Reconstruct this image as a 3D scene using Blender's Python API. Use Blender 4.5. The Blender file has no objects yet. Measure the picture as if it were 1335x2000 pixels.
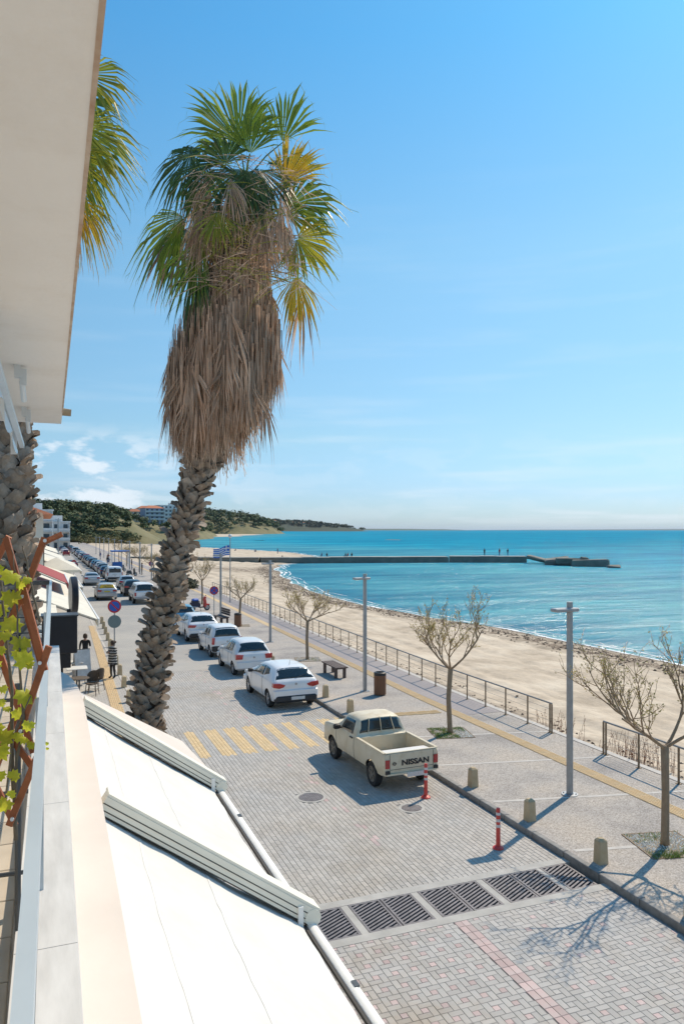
import bpy, bmesh, math, random
from mathutils import Vector, Matrix, noise as mnoise
R = math.radians
rnd = random.Random(7)
scene = bpy.context.scene
COL = scene.collection

# ------------------------------------------------------------------ camera
CAM_H = 6.3
YAW = R(21.48)
cam_data = bpy.data.cameras.new('camera')
cam = bpy.data.objects.new('camera', cam_data)
COL.objects.link(cam)
cam.location = (0, 0, CAM_H)
cam.rotation_euler = (R(90), 0, -YAW)
cam_data.sensor_fit = 'AUTO'
cam_data.sensor_width = 36
cam_data.lens = 36 * 1480 / 2000
cam_data.shift_y = 35 / 2000
cam_data.clip_start = 0.05
cam_data.clip_end = 120000
scene.camera = cam

# ------------------------------------------------------------------ sky and sun
SUN_AZ = R(59.5)      # from +Y (along the street) towards +X (the sea)
SUN_EL = R(48)
world = bpy.data.worlds.new('World')
scene.world = world
world.use_nodes = True
wn = world.node_tree.nodes
wl = world.node_tree.links
wn.clear()
w_out = wn.new('ShaderNodeOutputWorld')
w_bg = wn.new('ShaderNodeBackground')
w_bg.inputs['Strength'].default_value = 0.124
sky = wn.new('ShaderNodeTexSky')
sky.sky_type = 'NISHITA'
sky.sun_disc = False
sky.sun_elevation = SUN_EL
sky.sun_rotation = SUN_AZ
sky.altitude = 0
sky.air_density = 1.05
sky.dust_density = 0.35
sky.ozone_density = 2.2


def N(nodes, typ, **kw):
    n = nodes.new(typ)
    for k, v in kw.items():
        setattr(n, k, v)
    return n


# clouds: a band of low cumulus and streaks all round the horizon
tc = N(wn, 'ShaderNodeTexCoord')
sep = N(wn, 'ShaderNodeSeparateXYZ')
wl.new(tc.outputs['Generated'], sep.inputs[0])


def math_node(nodes, links, op, a, b=None, c=None, clamp=False):
    n = nodes.new('ShaderNodeMath')
    n.operation = op
    n.use_clamp = clamp
    for i, v in enumerate((a, b, c)):
        if v is None:
            continue
        if isinstance(v, (int, float)):
            n.inputs[i].default_value = v
        else:
            links.new(v, n.inputs[i])
    return n.outputs[0]


def ramp(nodes, links, fac, stops, interp='LINEAR'):
    n = nodes.new('ShaderNodeValToRGB')
    n.color_ramp.interpolation = interp
    els = n.color_ramp.elements
    while len(els) > 1:
        els.remove(els[-1])
    els[0].position, els[0].color = stops[0][0], tuple(stops[0][1]) + (1,)
    for p, c in stops[1:]:
        e = els.new(p)
        e.color = tuple(c) + (1,)
    links.new(fac, n.inputs[0])
    return n.outputs[0]


def g3(v):
    return (v, v, v)


def cloud_mask(scale, stretch, seed, lo, hi, band):
    az = math_node(wn, wl, 'ARCTAN2', sep.outputs[0], sep.outputs[1])
    comb = N(wn, 'ShaderNodeCombineXYZ')
    wl.new(math_node(wn, wl, 'MULTIPLY', az, scale), comb.inputs[0])
    wl.new(math_node(wn, wl, 'MULTIPLY', sep.outputs[2], scale * stretch), comb.inputs[1])
    comb.inputs[2].default_value = seed
    no = N(wn, 'ShaderNodeTexNoise')
    no.inputs['Scale'].default_value = 1
    no.inputs['Detail'].default_value = 7
    no.inputs['Roughness'].default_value = 0.55
    wl.new(comb.outputs[0], no.inputs['Vector'])
    m = ramp(wn, wl, no.outputs['Fac'], [(lo, g3(0)), (hi, g3(1))], 'EASE')
    b = ramp(wn, wl, sep.outputs[2], band, 'EASE')
    mm = N(wn, 'ShaderNodeMix', data_type='RGBA', blend_type='MULTIPLY')
    mm.inputs['Factor'].default_value = 1
    wl.new(m, mm.inputs['A'])
    wl.new(b, mm.inputs['B'])
    return mm.outputs['Result']


CLOUD_A = cloud_mask(15.0, 2.3, 7.4, 0.47, 0.60, [(0.0, g3(0.2)), (0.02, g3(0.9)), (0.09, g3(0.8)), (0.14, g3(0))])
CLOUD_B = cloud_mask(4.0, 11.0, 9.1, 0.47, 0.74, [(0.0, g3(0.5)), (0.03, g3(0.75)), (0.06, g3(0.3)), (0.2, g3(0.1)), (0.5, g3(0))])
# the tall heap of cumulus stands over the land end of the bay
az = math_node(wn, wl, 'ARCTAN2', sep.outputs[0], sep.outputs[1])
heap = ramp(wn, wl, math_node(wn, wl, 'ABSOLUTE', math_node(wn, wl, 'SUBTRACT', az, 0.015)),
            [(0.0, g3(1)), (0.06, g3(0.95)), (0.17, g3(0.35)), (0.3, g3(0.14))], 'EASE')
mA = N(wn, 'ShaderNodeMix', data_type='RGBA', blend_type='MULTIPLY')
mA.inputs['Factor'].default_value = 1
wl.new(CLOUD_A, mA.inputs['A'])
wl.new(heap, mA.inputs['B'])
mx = N(wn, 'ShaderNodeMix', data_type='RGBA', blend_type='LIGHTEN')
mx.inputs['Factor'].default_value = 1
wl.new(mA.outputs['Result'], mx.inputs['A'])
mB = N(wn, 'ShaderNodeMix', data_type='RGBA', blend_type='MULTIPLY')
mB.inputs['Factor'].default_value = 1
wl.new(CLOUD_B, mB.inputs['A'])
mB.inputs['B'].default_value = (0.95, 0.95, 0.95, 1)
wl.new(mB.outputs['Result'], mx.inputs['B'])
cm = N(wn, 'ShaderNodeMix', data_type='RGBA')
wl.new(mx.outputs['Result'], cm.inputs['Factor'])
tint = N(wn, 'ShaderNodeMix', data_type='RGBA', blend_type='MULTIPLY')
tint.inputs['Factor'].default_value = 1
wl.new(sky.outputs[0], tint.inputs['A'])
# the deep clear blue of this day: paler towards the horizon, the same all round
wl.new(ramp(wn, wl, sep.outputs[2], [(0.0, (0.36, 0.50, 0.76)), (0.05, (0.38, 0.52, 0.74)), (0.12, (0.47, 0.60, 0.66)), (0.34, (0.57, 0.81, 0.79)), (0.55, (0.34, 0.82, 0.94)), (0.8, (0.30, 0.82, 0.98))]), tint.inputs['B'])
wl.new(tint.outputs['Result'], cm.inputs['A'])
cm.inputs['B'].default_value = (5.2, 5.6, 6.0, 1)
wl.new(cm.outputs['Result'], w_bg.inputs['Color'])
wl.new(w_bg.outputs[0], w_out.inputs['Surface'])

sun_data = bpy.data.lights.new('sun', 'SUN')
sun_data.energy = 3.2
sun_data.angle = R(0.53)
sun_data.color = (1.0, 0.85, 0.66)
sun = bpy.data.objects.new('sun', sun_data)
COL.objects.link(sun)
sd = Vector((math.sin(SUN_AZ) * math.cos(SUN_EL), math.cos(SUN_AZ) * math.cos(SUN_EL), math.sin(SUN_EL)))
sun.rotation_euler = (-sd).to_track_quat('-Z', 'Y').to_euler()
sun.location = (20, 0, 40)

vs = scene.view_settings
vs.view_transform = 'Standard'
vs.look = 'None'
vs.exposure = 0.52
vs.gamma = 1
vs.use_curve_mapping = False
scene.render.engine = 'CYCLES'
scene.cycles.use_denoising = True
scene.cycles.max_bounces = 6
scene.cycles.transparent_max_bounces = 8
scene.cycles.caustics_reflective = False
scene.cycles.caustics_refractive = False
scene.cycles.sample_clamp_indirect = 6


# ------------------------------------------------------------------ helpers
def lin(r, g, b):
    def f(v):
        v /= 255
        return v / 12.92 if v <= 0.04045 else ((v + 0.055) / 1.055) ** 2.4
    return (f(r), f(g), f(b))


MATS = {}


def M(name, col, rough=0.6, metal=0.0, var=0.12, vscale=3.0, bump=0.0, bscale=40.0, spec=0.5, coat=0.0,
      col2=None, island=0.0, trans=0.0, stretch=None, detail=5.0, coords='Object', bdist=0.02, stain=None):
    """Procedural material: base colour broken up by noise, optional bump, optional per-piece tone."""
    if name in MATS:
        return MATS[name]
    m = bpy.data.materials.new(name)
    m.use_nodes = True
    nt = m.node_tree
    nd, lk = nt.nodes, nt.links
    bs = nd['Principled BSDF']
    t = nd.new('ShaderNodeTexCoord')
    vec = t.outputs[coords]
    if stretch:
        mp = nd.new('ShaderNodeMapping')
        mp.inputs['Scale'].default_value = stretch
        lk.new(vec, mp.inputs[0])
        vec = mp.outputs[0]
    no = nd.new('ShaderNodeTexNoise')
    no.inputs['Scale'].default_value = vscale
    no.inputs['Detail'].default_value = detail
    no.inputs['Roughness'].default_value = 0.6
    lk.new(vec, no.inputs['Vector'])
    c2 = col2 or tuple(min(1, c * (1 + var)) for c in col)
    c1 = col if col2 else tuple(c * (1 - var) for c in col)
    out = ramp(nd, lk, no.outputs['Fac'], [(0.3, c1), (0.7, c2)])
    if island:
        ge = nd.new('ShaderNodeNewGeometry')
        oi = nd.new('ShaderNodeObjectInfo')
        fr = math_node(nd, lk, 'FRACT', math_node(nd, lk, 'ADD', ge.outputs['Random Per Island'], oi.outputs['Random']))
        val = math_node(nd, lk, 'MULTIPLY_ADD', fr, 2 * island, 1 - island)
        hs = nd.new('ShaderNodeMix')
        hs.data_type = 'RGBA'
        hs.blend_type = 'MULTIPLY'
        hs.inputs['Factor'].default_value = 1
        lk.new(out, hs.inputs['A'])
        lk.new(val, hs.inputs['B'])
        out = hs.outputs['Result']
    if stain:                      # worn or dirty areas: (colour, noise scale, from, to)
        sn = nd.new('ShaderNodeTexNoise')
        sn.inputs['Scale'].default_value = stain[1]
        sn.inputs['Detail'].default_value = 9
        sn.inputs['Roughness'].default_value = 0.68
        lk.new(t.outputs['Object'] if not stain[4:] else stain_coord(nd), sn.inputs['Vector'])
        sf = ramp(nd, lk, sn.outputs['Fac'], [(stain[2], g3(0)), (stain[3], g3(1))])
        sm = nd.new('ShaderNodeMix')
        sm.data_type = 'RGBA'
        sm.blend_type = 'MULTIPLY'
        lk.new(sf, sm.inputs['Factor'])
        lk.new(out, sm.inputs['A'])
        sm.inputs['B'].default_value = tuple(stain[0]) + (1,)
        out = sm.outputs['Result']
    lk.new(out, bs.inputs['Base Color'])
    bs.inputs['Roughness'].default_value = rough
    bs.inputs['Metallic'].default_value = metal
    bs.inputs['Specular IOR Level'].default_value = spec
    if coat:
        bs.inputs['Coat Weight'].default_value = coat
        bs.inputs['Coat Roughness'].default_value = 0.06
    if bump:
        bn = nd.new('ShaderNodeTexNoise')
        bn.inputs['Scale'].default_value = bscale
        bn.inputs['Detail'].default_value = 4
        lk.new(vec, bn.inputs['Vector'])
        bp = nd.new('ShaderNodeBump')
        bp.inputs['Strength'].default_value = bump
        bp.inputs['Distance'].default_value = bdist
        lk.new(bn.outputs['Fac'], bp.inputs['Height'])
        lk.new(bp.outputs[0], bs.inputs['Normal'])
    if trans:
        tr = nd.new('ShaderNodeBsdfTranslucent')
        lk.new(out, tr.inputs['Color'])
        ms = nd.new('ShaderNodeMixShader')
        ms.inputs[0].default_value = trans
        lk.new(bs.outputs[0], ms.inputs[1])
        lk.new(tr.outputs[0], ms.inputs[2])
        lk.new(ms.outputs[0], nd['Material Output'].inputs['Surface'])
    MATS[name] = m
    return m


def stain_coord(nd):
    return nd.new('ShaderNodeNewGeometry').outputs['Position']


class MB:
    """Collects shapes; build() links them as ONE mesh object."""

    def __init__(s):
        s.v, s.f, s.mi = [], [], []
        s.mat = 0

    def add(s, vs_, fs_):
        o = len(s.v)
        s.v.extend([tuple(p) for p in vs_])
        s.f.extend([tuple(i + o for i in f) for f in fs_])
        s.mi.extend([s.mat] * len(fs_))
        return s

    def box(s, c, size, M4=None, taper=1.0):
        hx, hy, hz = size[0] / 2, size[1] / 2, size[2] / 2
        p = []
        for dz in (-1, 1):
            k = taper if dz > 0 else 1
            for dx, dy in ((-1, -1), (1, -1), (1, 1), (-1, 1)):
                p.append(Vector((dx * hx * k, dy * hy * k, dz * hz)))
        if M4 is not None:
            p = [M4 @ q for q in p]
        p = [q + Vector(c) for q in p]
        return s.add(p, [(3, 2, 1, 0), (4, 5, 6, 7), (0, 1, 5, 4), (1, 2, 6, 5), (2, 3, 7, 6), (3, 0, 4, 7)])

    def bbox(s, c, size, b=0.02, M4=None):
        """box with bevelled vertical and top edges"""
        hx, hy, hz = size[0] / 2, size[1] / 2, size[2] / 2
        def ring(i, z):
            x, y = hx - i, hy - i
            return [(-x + b, -y, z), (x - b, -y, z), (x, -y + b, z), (x, y - b, z), (x - b, y, z), (-x + b, y, z), (-x, y - b, z), (-x, -y + b, z)]
        P = ring(b, -hz) + ring(0, -hz + b) + ring(0, hz - b) + ring(b, hz)
        P = [Vector(q) for q in P]
        if M4 is not None:
            P = [M4 @ q for q in P]
        P = [q + Vector(c) for q in P]
        F = []
        for k in range(3):
            for i in range(8):
                j = (i + 1) % 8
                F.append((k * 8 + i, k * 8 + j, k * 8 + 8 + j, k * 8 + 8 + i))
        F.append(tuple(range(7, -1, -1)))
        F.append(tuple(range(24, 32)))
        return s.add(P, F)

    def tube(s, pts, rad, n=6, cap=True, flat=1.0):
        pts = [Vector(p) for p in pts]
        if not isinstance(rad, (list, tuple)):
            rad = [rad] * len(pts)
        P, F = [], []
        ref = None
        for i, p in enumerate(pts):
            a = pts[max(i - 1, 0)]
            b = pts[min(i + 1, len(pts) - 1)]
            t = (b - a)
            if t.length < 1e-9:
                t = Vector((0, 0, 1))
            t.normalize()
            if ref is None:
                ref = Vector((0, 0, 1)) if abs(t.z) < 0.9 else Vector((1, 0, 0))
                u = t.cross(ref).normalized()
            else:
                u = (u - t * u.dot(t))
                u = u.normalized() if u.length > 1e-6 else t.orthogonal().normalized()
            w = t.cross(u)
            for k in range(n):
                an = 2 * math.pi * k / n
                P.append(p + (u * math.cos(an) + w * math.sin(an) * flat) * rad[i])
        for i in range(len(pts) - 1):
            for k in range(n):
                k2 = (k + 1) % n
                F.append((i * n + k, i * n + k2, i * n + n + k2, i * n + n + k))
        if cap:
            F.append(tuple(range(n - 1, -1, -1)))
            F.append(tuple(range((len(pts) - 1) * n, len(pts) * n)))
        return s.add(P, F)

    def bar(s, a, b, w, h, up=(0, 0, 1)):
        """rectangular bar from a to b, width w sideways, h along up"""
        a, b = Vector(a), Vector(b)
        t = (b - a).normalized()
        side = t.cross(Vector(up))
        if side.length < 1e-5:
            side = t.cross(Vector((1, 0, 0)))
        side.normalize()
        u = side.cross(t)
        P = []
        for p in (a, b):
            for sx, sz in ((-1, -1), (1, -1), (1, 1), (-1, 1)):
                P.append(p + side * sx * w / 2 + u * sz * h / 2)
        return s.add(P, [(3, 2, 1, 0), (4, 5, 6, 7), (0, 1, 5, 4), (1, 2, 6, 5), (2, 3, 7, 6), (3, 0, 4, 7)])

    def lathe(s, prof, n=16, c=(0, 0, 0), M4=None, cap=True):
        P, F = [], []
        for r_, z in prof:
            for k in range(n):
                a = 2 * math.pi * k / n
                q = Vector((r_ * math.cos(a), r_ * math.sin(a), z))
                if M4 is not None:
                    q = M4 @ q
                P.append(q + Vector(c))
        for i in range(len(prof) - 1):
            for k in range(n):
                k2 = (k + 1) % n
                F.append((i * n + k, i * n + k2, i * n + n + k2, i * n + n + k))
        if cap:
            F.append(tuple(range(n - 1, -1, -1)))
            F.append(tuple(range((len(prof) - 1) * n, len(prof) * n)))
        return s.add(P, F)

    def prism(s, poly, d0, d1, axis='y', flip=False):
        """extrude a 2-D polygon (a,b) along axis from d0 to d1"""
        def mk(a, b, d):
            return {'y': (a, d, b), 'x': (d, a, b), 'z': (a, b, d)}[axis]
        n = len(poly)
        P = [mk(a, b, d0) for a, b in poly] + [mk(a, b, d1) for a, b in poly]
        F = [(i, (i + 1) % n, n + (i + 1) % n, n + i) for i in range(n)]
        F += [tuple(range(n - 1, -1, -1)), tuple(range(n, 2 * n))]
        return s.add(P, F)

    def quad(s, a, b, c, d):
        return s.add([a, b, c, d], [(0, 1, 2, 3)])

    def grid(s, fn, nu, nv):
        P = [fn(i / nu, j / nv) for j in range(nv + 1) for i in range(nu + 1)]
        F = []
        for j in range(nv):
            for i in range(nu):
                k = j * (nu + 1) + i
                F.append((k, k + 1, k + nu + 2, k + nu + 1))
        return s.add(P, F)

    def mesh(s, name, mats, smooth=False, fixn=True):
        me = bpy.data.meshes.new(name)
        me.from_pydata(s.v, [], s.f)
        if not isinstance(mats, (list, tuple)):
            mats = [mats]
        for m in mats:
            me.materials.append(m)
        if len(mats) > 1:
            me.polygons.foreach_set('material_index', s.mi)
        if fixn:
            bm = bmesh.new()
            bm.from_mesh(me)
            bmesh.ops.recalc_face_normals(bm, faces=bm.faces)
            bm.to_mesh(me)
            bm.free()
        if smooth:
            me.polygons.foreach_set('use_smooth', [True] * len(me.polygons))
            if smooth is not True:
                try:
                    me.set_sharp_from_angle(angle=R(smooth))
                except Exception:
                    pass
        me.update()
        return me

    def build(s, name, mats, parent=None, smooth=False, fixn=True, loc=None, rz=None):
        return link(name, s.mesh(name, mats, smooth, fixn), parent, loc, rz)


def link(name, me, parent=None, loc=None, rz=None):
    o = bpy.data.objects.new(name, me)
    COL.objects.link(o)
    if parent is not None:
        o.parent = parent
    if loc is not None:
        o.location = loc
    if rz is not None:
        o.rotation_euler[2] = rz
    return o


def tag(o, label=None, cat=None, group=None, kind=None):
    if label:
        o['label'] = label
    if cat:
        o['category'] = cat
    if group:
        o['group'] = group
    if kind:
        o['kind'] = kind
    return o


def thing(name, label, cat, loc=(0, 0, 0), rz=0.0, group=None):
    o = bpy.data.objects.new(name, None)
    o.empty_display_size = 0.3
    COL.objects.link(o)
    o.location = loc
    o.rotation_euler[2] = rz
    return tag(o, label, cat, group)


def struct(name, mb, mat, parent=None, **kw):
    o = mb.build(name, mat, parent, **kw)
    if parent is None:
        o['kind'] = 'structure'
    return o


def kids(o):
    return [c for c in CHILD.get(o.name, [])]


def copy_tree(root, loc, rz=0.0, label=None, group=None, remap=None, scale=None):
    """copy a thing, its parts and their sub-parts (mesh data shared; remap swaps materials on a copied mesh)"""
    def cp(o, parent):
        c = o.copy()
        if remap and o.data is not None and o.data.materials and any(m in remap for m in o.data.materials):
            key = (o.data.name, tuple(sorted((k.name, v.name) for k, v in remap.items())))
            if key not in REMAP_CACHE:
                d = o.data.copy()
                for i, m in enumerate(d.materials):
                    if m in remap:
                        d.materials[i] = remap[m]
                REMAP_CACHE[key] = d
            c.data = REMAP_CACHE[key]
        COL.objects.link(c)
        c.parent = parent
        for ch in o.children:
            cp(ch, c)
        return c
    r = cp(root, None)
    r.location = loc
    r.rotation_euler[2] = rz
    if scale:
        r.scale = scale
    if label:
        r['label'] = label
    if group:
        r['group'] = group
    return r


REMAP_CACHE = {}


def eval_mesh(me, mods):
    """apply modifiers to a mesh without operators"""
    o = bpy.data.objects.new('tmp', me)
    COL.objects.link(o)
    for typ, kw in mods:
        m = o.modifiers.new(typ, typ)
        for k, v in kw.items():
            setattr(m, k, v)
    dg = bpy.context.evaluated_depsgraph_get()
    out = bpy.data.meshes.new_from_object(o.evaluated_get(dg))
    bpy.data.objects.remove(o)
    return out


def lerp(a, b, t):
    return a + (b - a) * t


def interp(tab, x):
    if x <= tab[0][0]:
        return tab[0][1]
    for (x0, y0), (x1, y1) in zip(tab, tab[1:]):
        if x <= x1:
            t = (x - x0) / (x1 - x0)
            return y0 + (y1 - y0) * t
    return tab[-1][1]


def sinterp(tab, x):
    """monotone smooth interpolation"""
    if x <= tab[0][0]:
        return tab[0][1]
    for (x0, y0), (x1, y1) in zip(tab, tab[1:]):
        if x <= x1:
            t = (x - x0) / (x1 - x0)
            t = t * t * (3 - 2 * t)
            return y0 + (y1 - y0) * t
    return tab[-1][1]


def fbm(x, y, z=0.0, o=4):
    return mnoise.fractal(Vector((x, y, z)), 1.0, 2.0, o)

# ================================================================== THE SETTING
KERB_X = 9.35
PZ = 0.12                      # promenade level above the road


def prom_shift(y):             # the promenade widens a little along the bay
    return interp([(25, 0), (75, 1.5), (400, 4)], y)


m_ground = M('earth', (0.20, 0.17, 0.13), 0.95, var=0.25, vscale=0.05, bump=0.3, bscale=2)
m_joint = M('paver_joint', (0.27, 0.26, 0.245), 0.95, var=0.2, vscale=6)
m_paver = M('paver_grey', (0.41, 0.405, 0.395), 0.85, var=0.09, vscale=0.9, bump=0.35, bscale=180, island=0.09, bdist=0.004, stain=((0.82, 0.71, 0.58), 0.36, 0.49, 0.72, 1),
            col2=(0.47, 0.44, 0.405))
m_paver_far = M('paver_buff', (0.42, 0.41, 0.395), 0.85, var=0.1, vscale=0.35, bump=0.3, bscale=160, island=0.10, bdist=0.004, stain=((0.82, 0.76, 0.68), 0.30, 0.49, 0.70, 1),
                col2=(0.47, 0.43, 0.38))
m_pink = M('paver_pink', (0.52, 0.385, 0.365), 0.85, var=0.15, vscale=4, bump=0.3, bscale=160, island=0.16, bdist=0.004,
           col2=(0.50, 0.42, 0.40))
m_yellow = M('paver_yellow', (0.68, 0.50, 0.27), 0.85, var=0.15, vscale=3, bump=0.3, bscale=160, island=0.08, bdist=0.004,
             col2=(0.62, 0.48, 0.29))
m_conc = M('concrete', (0.43, 0.415, 0.385), 0.9, var=0.16, vscale=2.5, bump=0.3, bscale=70, bdist=0.006)
m_conc_white = M('pale_concrete', (0.52, 0.49, 0.45), 0.88, var=0.12, vscale=5, bump=0.25, bscale=80, bdist=0.005)
m_kerb = M('kerb_basalt', (0.25, 0.24, 0.225), 0.8, var=0.25, vscale=6, bump=0.3, bscale=60, island=0.12, bdist=0.006)
m_iron = M('cast_iron', (0.19, 0.175, 0.18), 0.6, metal=0.2, var=0.3, vscale=9, bump=0.4, bscale=60, bdist=0.004)
m_dark = M('dark_void', (0.012, 0.012, 0.012), 0.95)
m_tactile = M('tactile_buff', (0.60, 0.42, 0.22), 0.85, var=0.12, vscale=2, island=0.08, col2=(0.58, 0.45, 0.28))


def brick_mat(name, c1, c2, mort, scale, bw=0.5, rh=0.25, rough=0.9):
    m = bpy.data.materials.new(name)
    m.use_nodes = True
    nd, lk = m.node_tree.nodes, m.node_tree.links
    bs = nd['Principled BSDF']
    t = nd.new('ShaderNodeTexCoord')
    br = nd.new('ShaderNodeTexBrick')
    br.inputs['Scale'].default_value = scale
    br.inputs['Brick Width'].default_value = bw
    br.inputs['Row Height'].default_value = rh
    br.inputs['Mortar Size'].default_value = 0.012
    br.inputs['Color1'].default_value = c1 + (1,)
    br.inputs['Color2'].default_value = c2 + (1,)
    br.inputs['Mortar'].default_value = mort + (1,)
    lk.new(t.outputs['Object'], br.inputs['Vector'])
    no = nd.new('ShaderNodeTexNoise')
    no.inputs['Scale'].default_value = 0.25
    no.inputs['Detail'].default_value = 6
    lk.new(t.outputs['Object'], no.inputs['Vector'])
    st = ramp(nd, lk, no.outputs['Fac'], [(0.35, (0.86, 0.86, 0.87)), (0.65, (1.08, 1.06, 1.02))])
    mi = nd.new('ShaderNodeMix')
    mi.data_type = 'RGBA'
    mi.blend_type = 'MULTIPLY'
    mi.inputs['Factor'].default_value = 1
    lk.new(br.outputs['Color'], mi.inputs['A'])
    lk.new(st, mi.inputs['B'])
    lk.new(mi.outputs['Result'], bs.inputs['Base Color'])
    bs.inputs['Roughness'].default_value = rough
    MATS[name] = m
    return m


m_road_far = brick_mat('road_pavers_far', (0.42, 0.41, 0.385), (0.46, 0.435, 0.40), (0.31, 0.30, 0.28), 1.0, 0.2, 0.1)
m_walk = brick_mat('pavement_pavers', (0.42, 0.405, 0.385), (0.46, 0.44, 0.41), (0.30, 0.29, 0.28), 1.0, 0.2, 0.2)
m_walk2 = brick_mat('promenade_pavers', (0.35, 0.315, 0.31), (0.39, 0.35, 0.345), (0.27, 0.25, 0.25), 1.0, 0.2, 0.1)

# exposed-aggregate concrete of the promenade
m_agg = bpy.data.materials.new('exposed_aggregate')
m_agg.use_nodes = True
_nd, _lk = m_agg.node_tree.nodes, m_agg.node_tree.links
_t = _nd.new('ShaderNodeTexCoord')
_v = _nd.new('ShaderNodeTexVoronoi')
_v.inputs['Scale'].default_value = 45
_lk.new(_t.outputs['Object'], _v.inputs['Vector'])
_n = _nd.new('ShaderNodeTexNoise')
_n.inputs['Scale'].default_value = 0.55
_n.inputs['Detail'].default_value = 7
_lk.new(_t.outputs['Object'], _n.inputs['Vector'])
_sp = _nd.new('ShaderNodeSeparateColor')
_lk.new(_v.outputs['Color'], _sp.inputs[0])
_c1 = ramp(_nd, _lk, _sp.outputs[0], [(0.0, (0.26, 0.235, 0.21)), (0.5, (0.385, 0.35, 0.32)), (1.0, (0.50, 0.465, 0.43))])
_c2 = ramp(_nd, _lk, _n.outputs['Fac'], [(0.34, (0.74, 0.74, 0.75)), (0.5, (1.0, 0.99, 0.97)), (0.66, (1.12, 1.07, 0.99))])
_m = _nd.new('ShaderNodeMix')
_m.data_type = 'RGBA'
_m.blend_type = 'MULTIPLY'
_m.inputs['Factor'].default_value = 1
_lk.new(_c1, _m.inputs['A'])
_lk.new(_c2, _m.inputs['B'])
_lk.new(_m.outputs['Result'], _nd['Principled BSDF'].inputs['Base Color'])
_nd['Principled BSDF'].inputs['Roughness'].default_value = 0.88
_b = _nd.new('ShaderNodeBump')
_b.inputs['Strength'].default_value = 0.35
_b.inputs['Distance'].default_value = 0.006
_lk.new(_v.outputs['Distance'], _b.inputs['Height'])
_lk.new(_b.outputs[0], _nd['Principled BSDF'].inputs['Normal'])

# ---- ground sheet inland, to the hills
struct('ground', MB().quad((-4000, -300, -0.06), (14.6, -300, -0.06), (14.6, 6000, -0.06), (-4000, 6000, -0.06)), m_ground)

# ---- road: bed, then paver by paver near the camera, plain sheet beyond
road = MB()
road.quad((3.1, -6, -0.014), (9.3, -6, -0.014), (9.3, 10.66, -0.014), (3.1, 10.66, -0.014))
road.quad((3.1, 12.0, -0.014), (9.3, 12.0, -0.014), (9.3, 34.0, -0.014), (3.1, 34.0, -0.014))
road = struct('road', road, m_joint)
far = MB()
far.grid(lambda u, v: (lerp(3.1, 9.3, u), 34.0 + v * 430, 0.0), 1, 40)
far = far.build('road_surface_far', m_road_far, road)
MAN = [(5.86, 16.89, 0.34), (7.75, 15.4, 0.28)]


def paver_piece(mb, x0, y0, x1, y1, z=0.0):
    g = 0.0027
    x0 += g; y0 += g; x1 -= g; y1 -= g
    b = 0.005
    h = [z + rnd.uniform(-0.0016, 0.0016) for _ in range(4)]
    c = [(x0, y0), (x1, y0), (x1, y1), (x0, y1)]
    ci = [(x0 + b, y0 + b), (x1 - b, y0 + b), (x1 - b, y1 - b), (x0 + b, y1 - b)]
    P = [(c[i][0], c[i][1], -0.014) for i in range(4)] + [(c[i][0], c[i][1], h[i] - 0.004) for i in range(4)] + \
        [(ci[i][0], ci[i][1], h[i]) for i in range(4)]
    F = [(8, 9, 10, 11)]
    for i in range(4):
        j = (i + 1) % 4
        F += [(4 + i, 4 + j, 8 + j, 8 + i), (i, j, 4 + j, 4 + i)]
    mb.add(P, F)


near_pieces = []            # (x0,y0,x1,y1,kind)
u = 0.1
Y0, Y1 = 5.7, 10.66
nx = int((9.22 - 3.3) / (3 * u))
ny = int((Y1 - Y0) / (3 * u))
for side in (0, 1):
    xa, xb = ((3.3, 6.12), (6.36, 9.22))[side]
    for j in range(ny + 1):
        for i in range(int((xb - xa) / (3 * u)) + 1):
            bx, by = xa + i * 3 * u, Y0 + j * 3 * u
            for (a, b, c, d, k) in ((0, 0, 2, 1, 0), (2, 0, 3, 2, 0), (1, 2, 3, 3, 0), (0, 1, 1, 3, 0), (1, 1, 2, 2, 1)):
                x0, y0, x1, y1 = bx + a * u, by + b * u, bx + c * u, by + d * u
                x1, y1 = min(x1, xb), min(y1, Y1)
                if x1 - x0 < 0.03 or y1 - y0 < 0.03:
                    continue
                if k and x0 > 6.4 and rnd.random() < 0.55:
                    k = 0
                near_pieces.append((x0, y0, x1, y1, k))
y = Y0
while y < Y1 - 0.05:
    for xx in (6.12, 6.24):
        near_pieces.append((xx, y, xx + 0.12, min(y + 0.2, Y1), 1))
    y += 0.2
# the 300 pavers that show largest are pieces of their own
CS, SN = math.cos(YAW), math.sin(YAW)


def cam_px(x, y, z=0.0):
    d = x * SN + y * CS
    l = x * CS - y * SN
    return 667.5 + 1480 * l / d, 1035 + 1480 * (CAM_H - z) / d, d


def vis(pc):
    x, yy = (pc[0] + pc[2]) / 2, (pc[1] + pc[3]) / 2
    px, py, d = cam_px(x, yy)
    return 640 < px < 1330 and py < 1995 and px > 600 + (py - 1780) * 0.52, d


cand = sorted([(vis(p)[1], i) for i, p in enumerate(near_pieces) if vis(p)[0]])
own = set(i for _, i in cand[:290])
rest_g, rest_p = MB(), MB()
for i, pc in enumerate(near_pieces):
    if i in own:
        b = MB()
        cx, cy = (pc[0] + pc[2]) / 2, (pc[1] + pc[3]) / 2
        paver_piece(b, pc[0] - cx, pc[1] - cy, pc[2] - cx, pc[3] - cy)
        b.build('paver', m_pink if pc[4] else m_paver, road, loc=(cx, cy, 0), fixn=False)
    else:
        paver_piece(rest_p if pc[4] else rest_g, *pc[:4])
tag(rest_g.build('grey_pavers', m_paver, road, fixn=False), kind='stuff')
tag(rest_p.build('pink_pavers', m_pink, road, fixn=False), kind='stuff')

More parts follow.
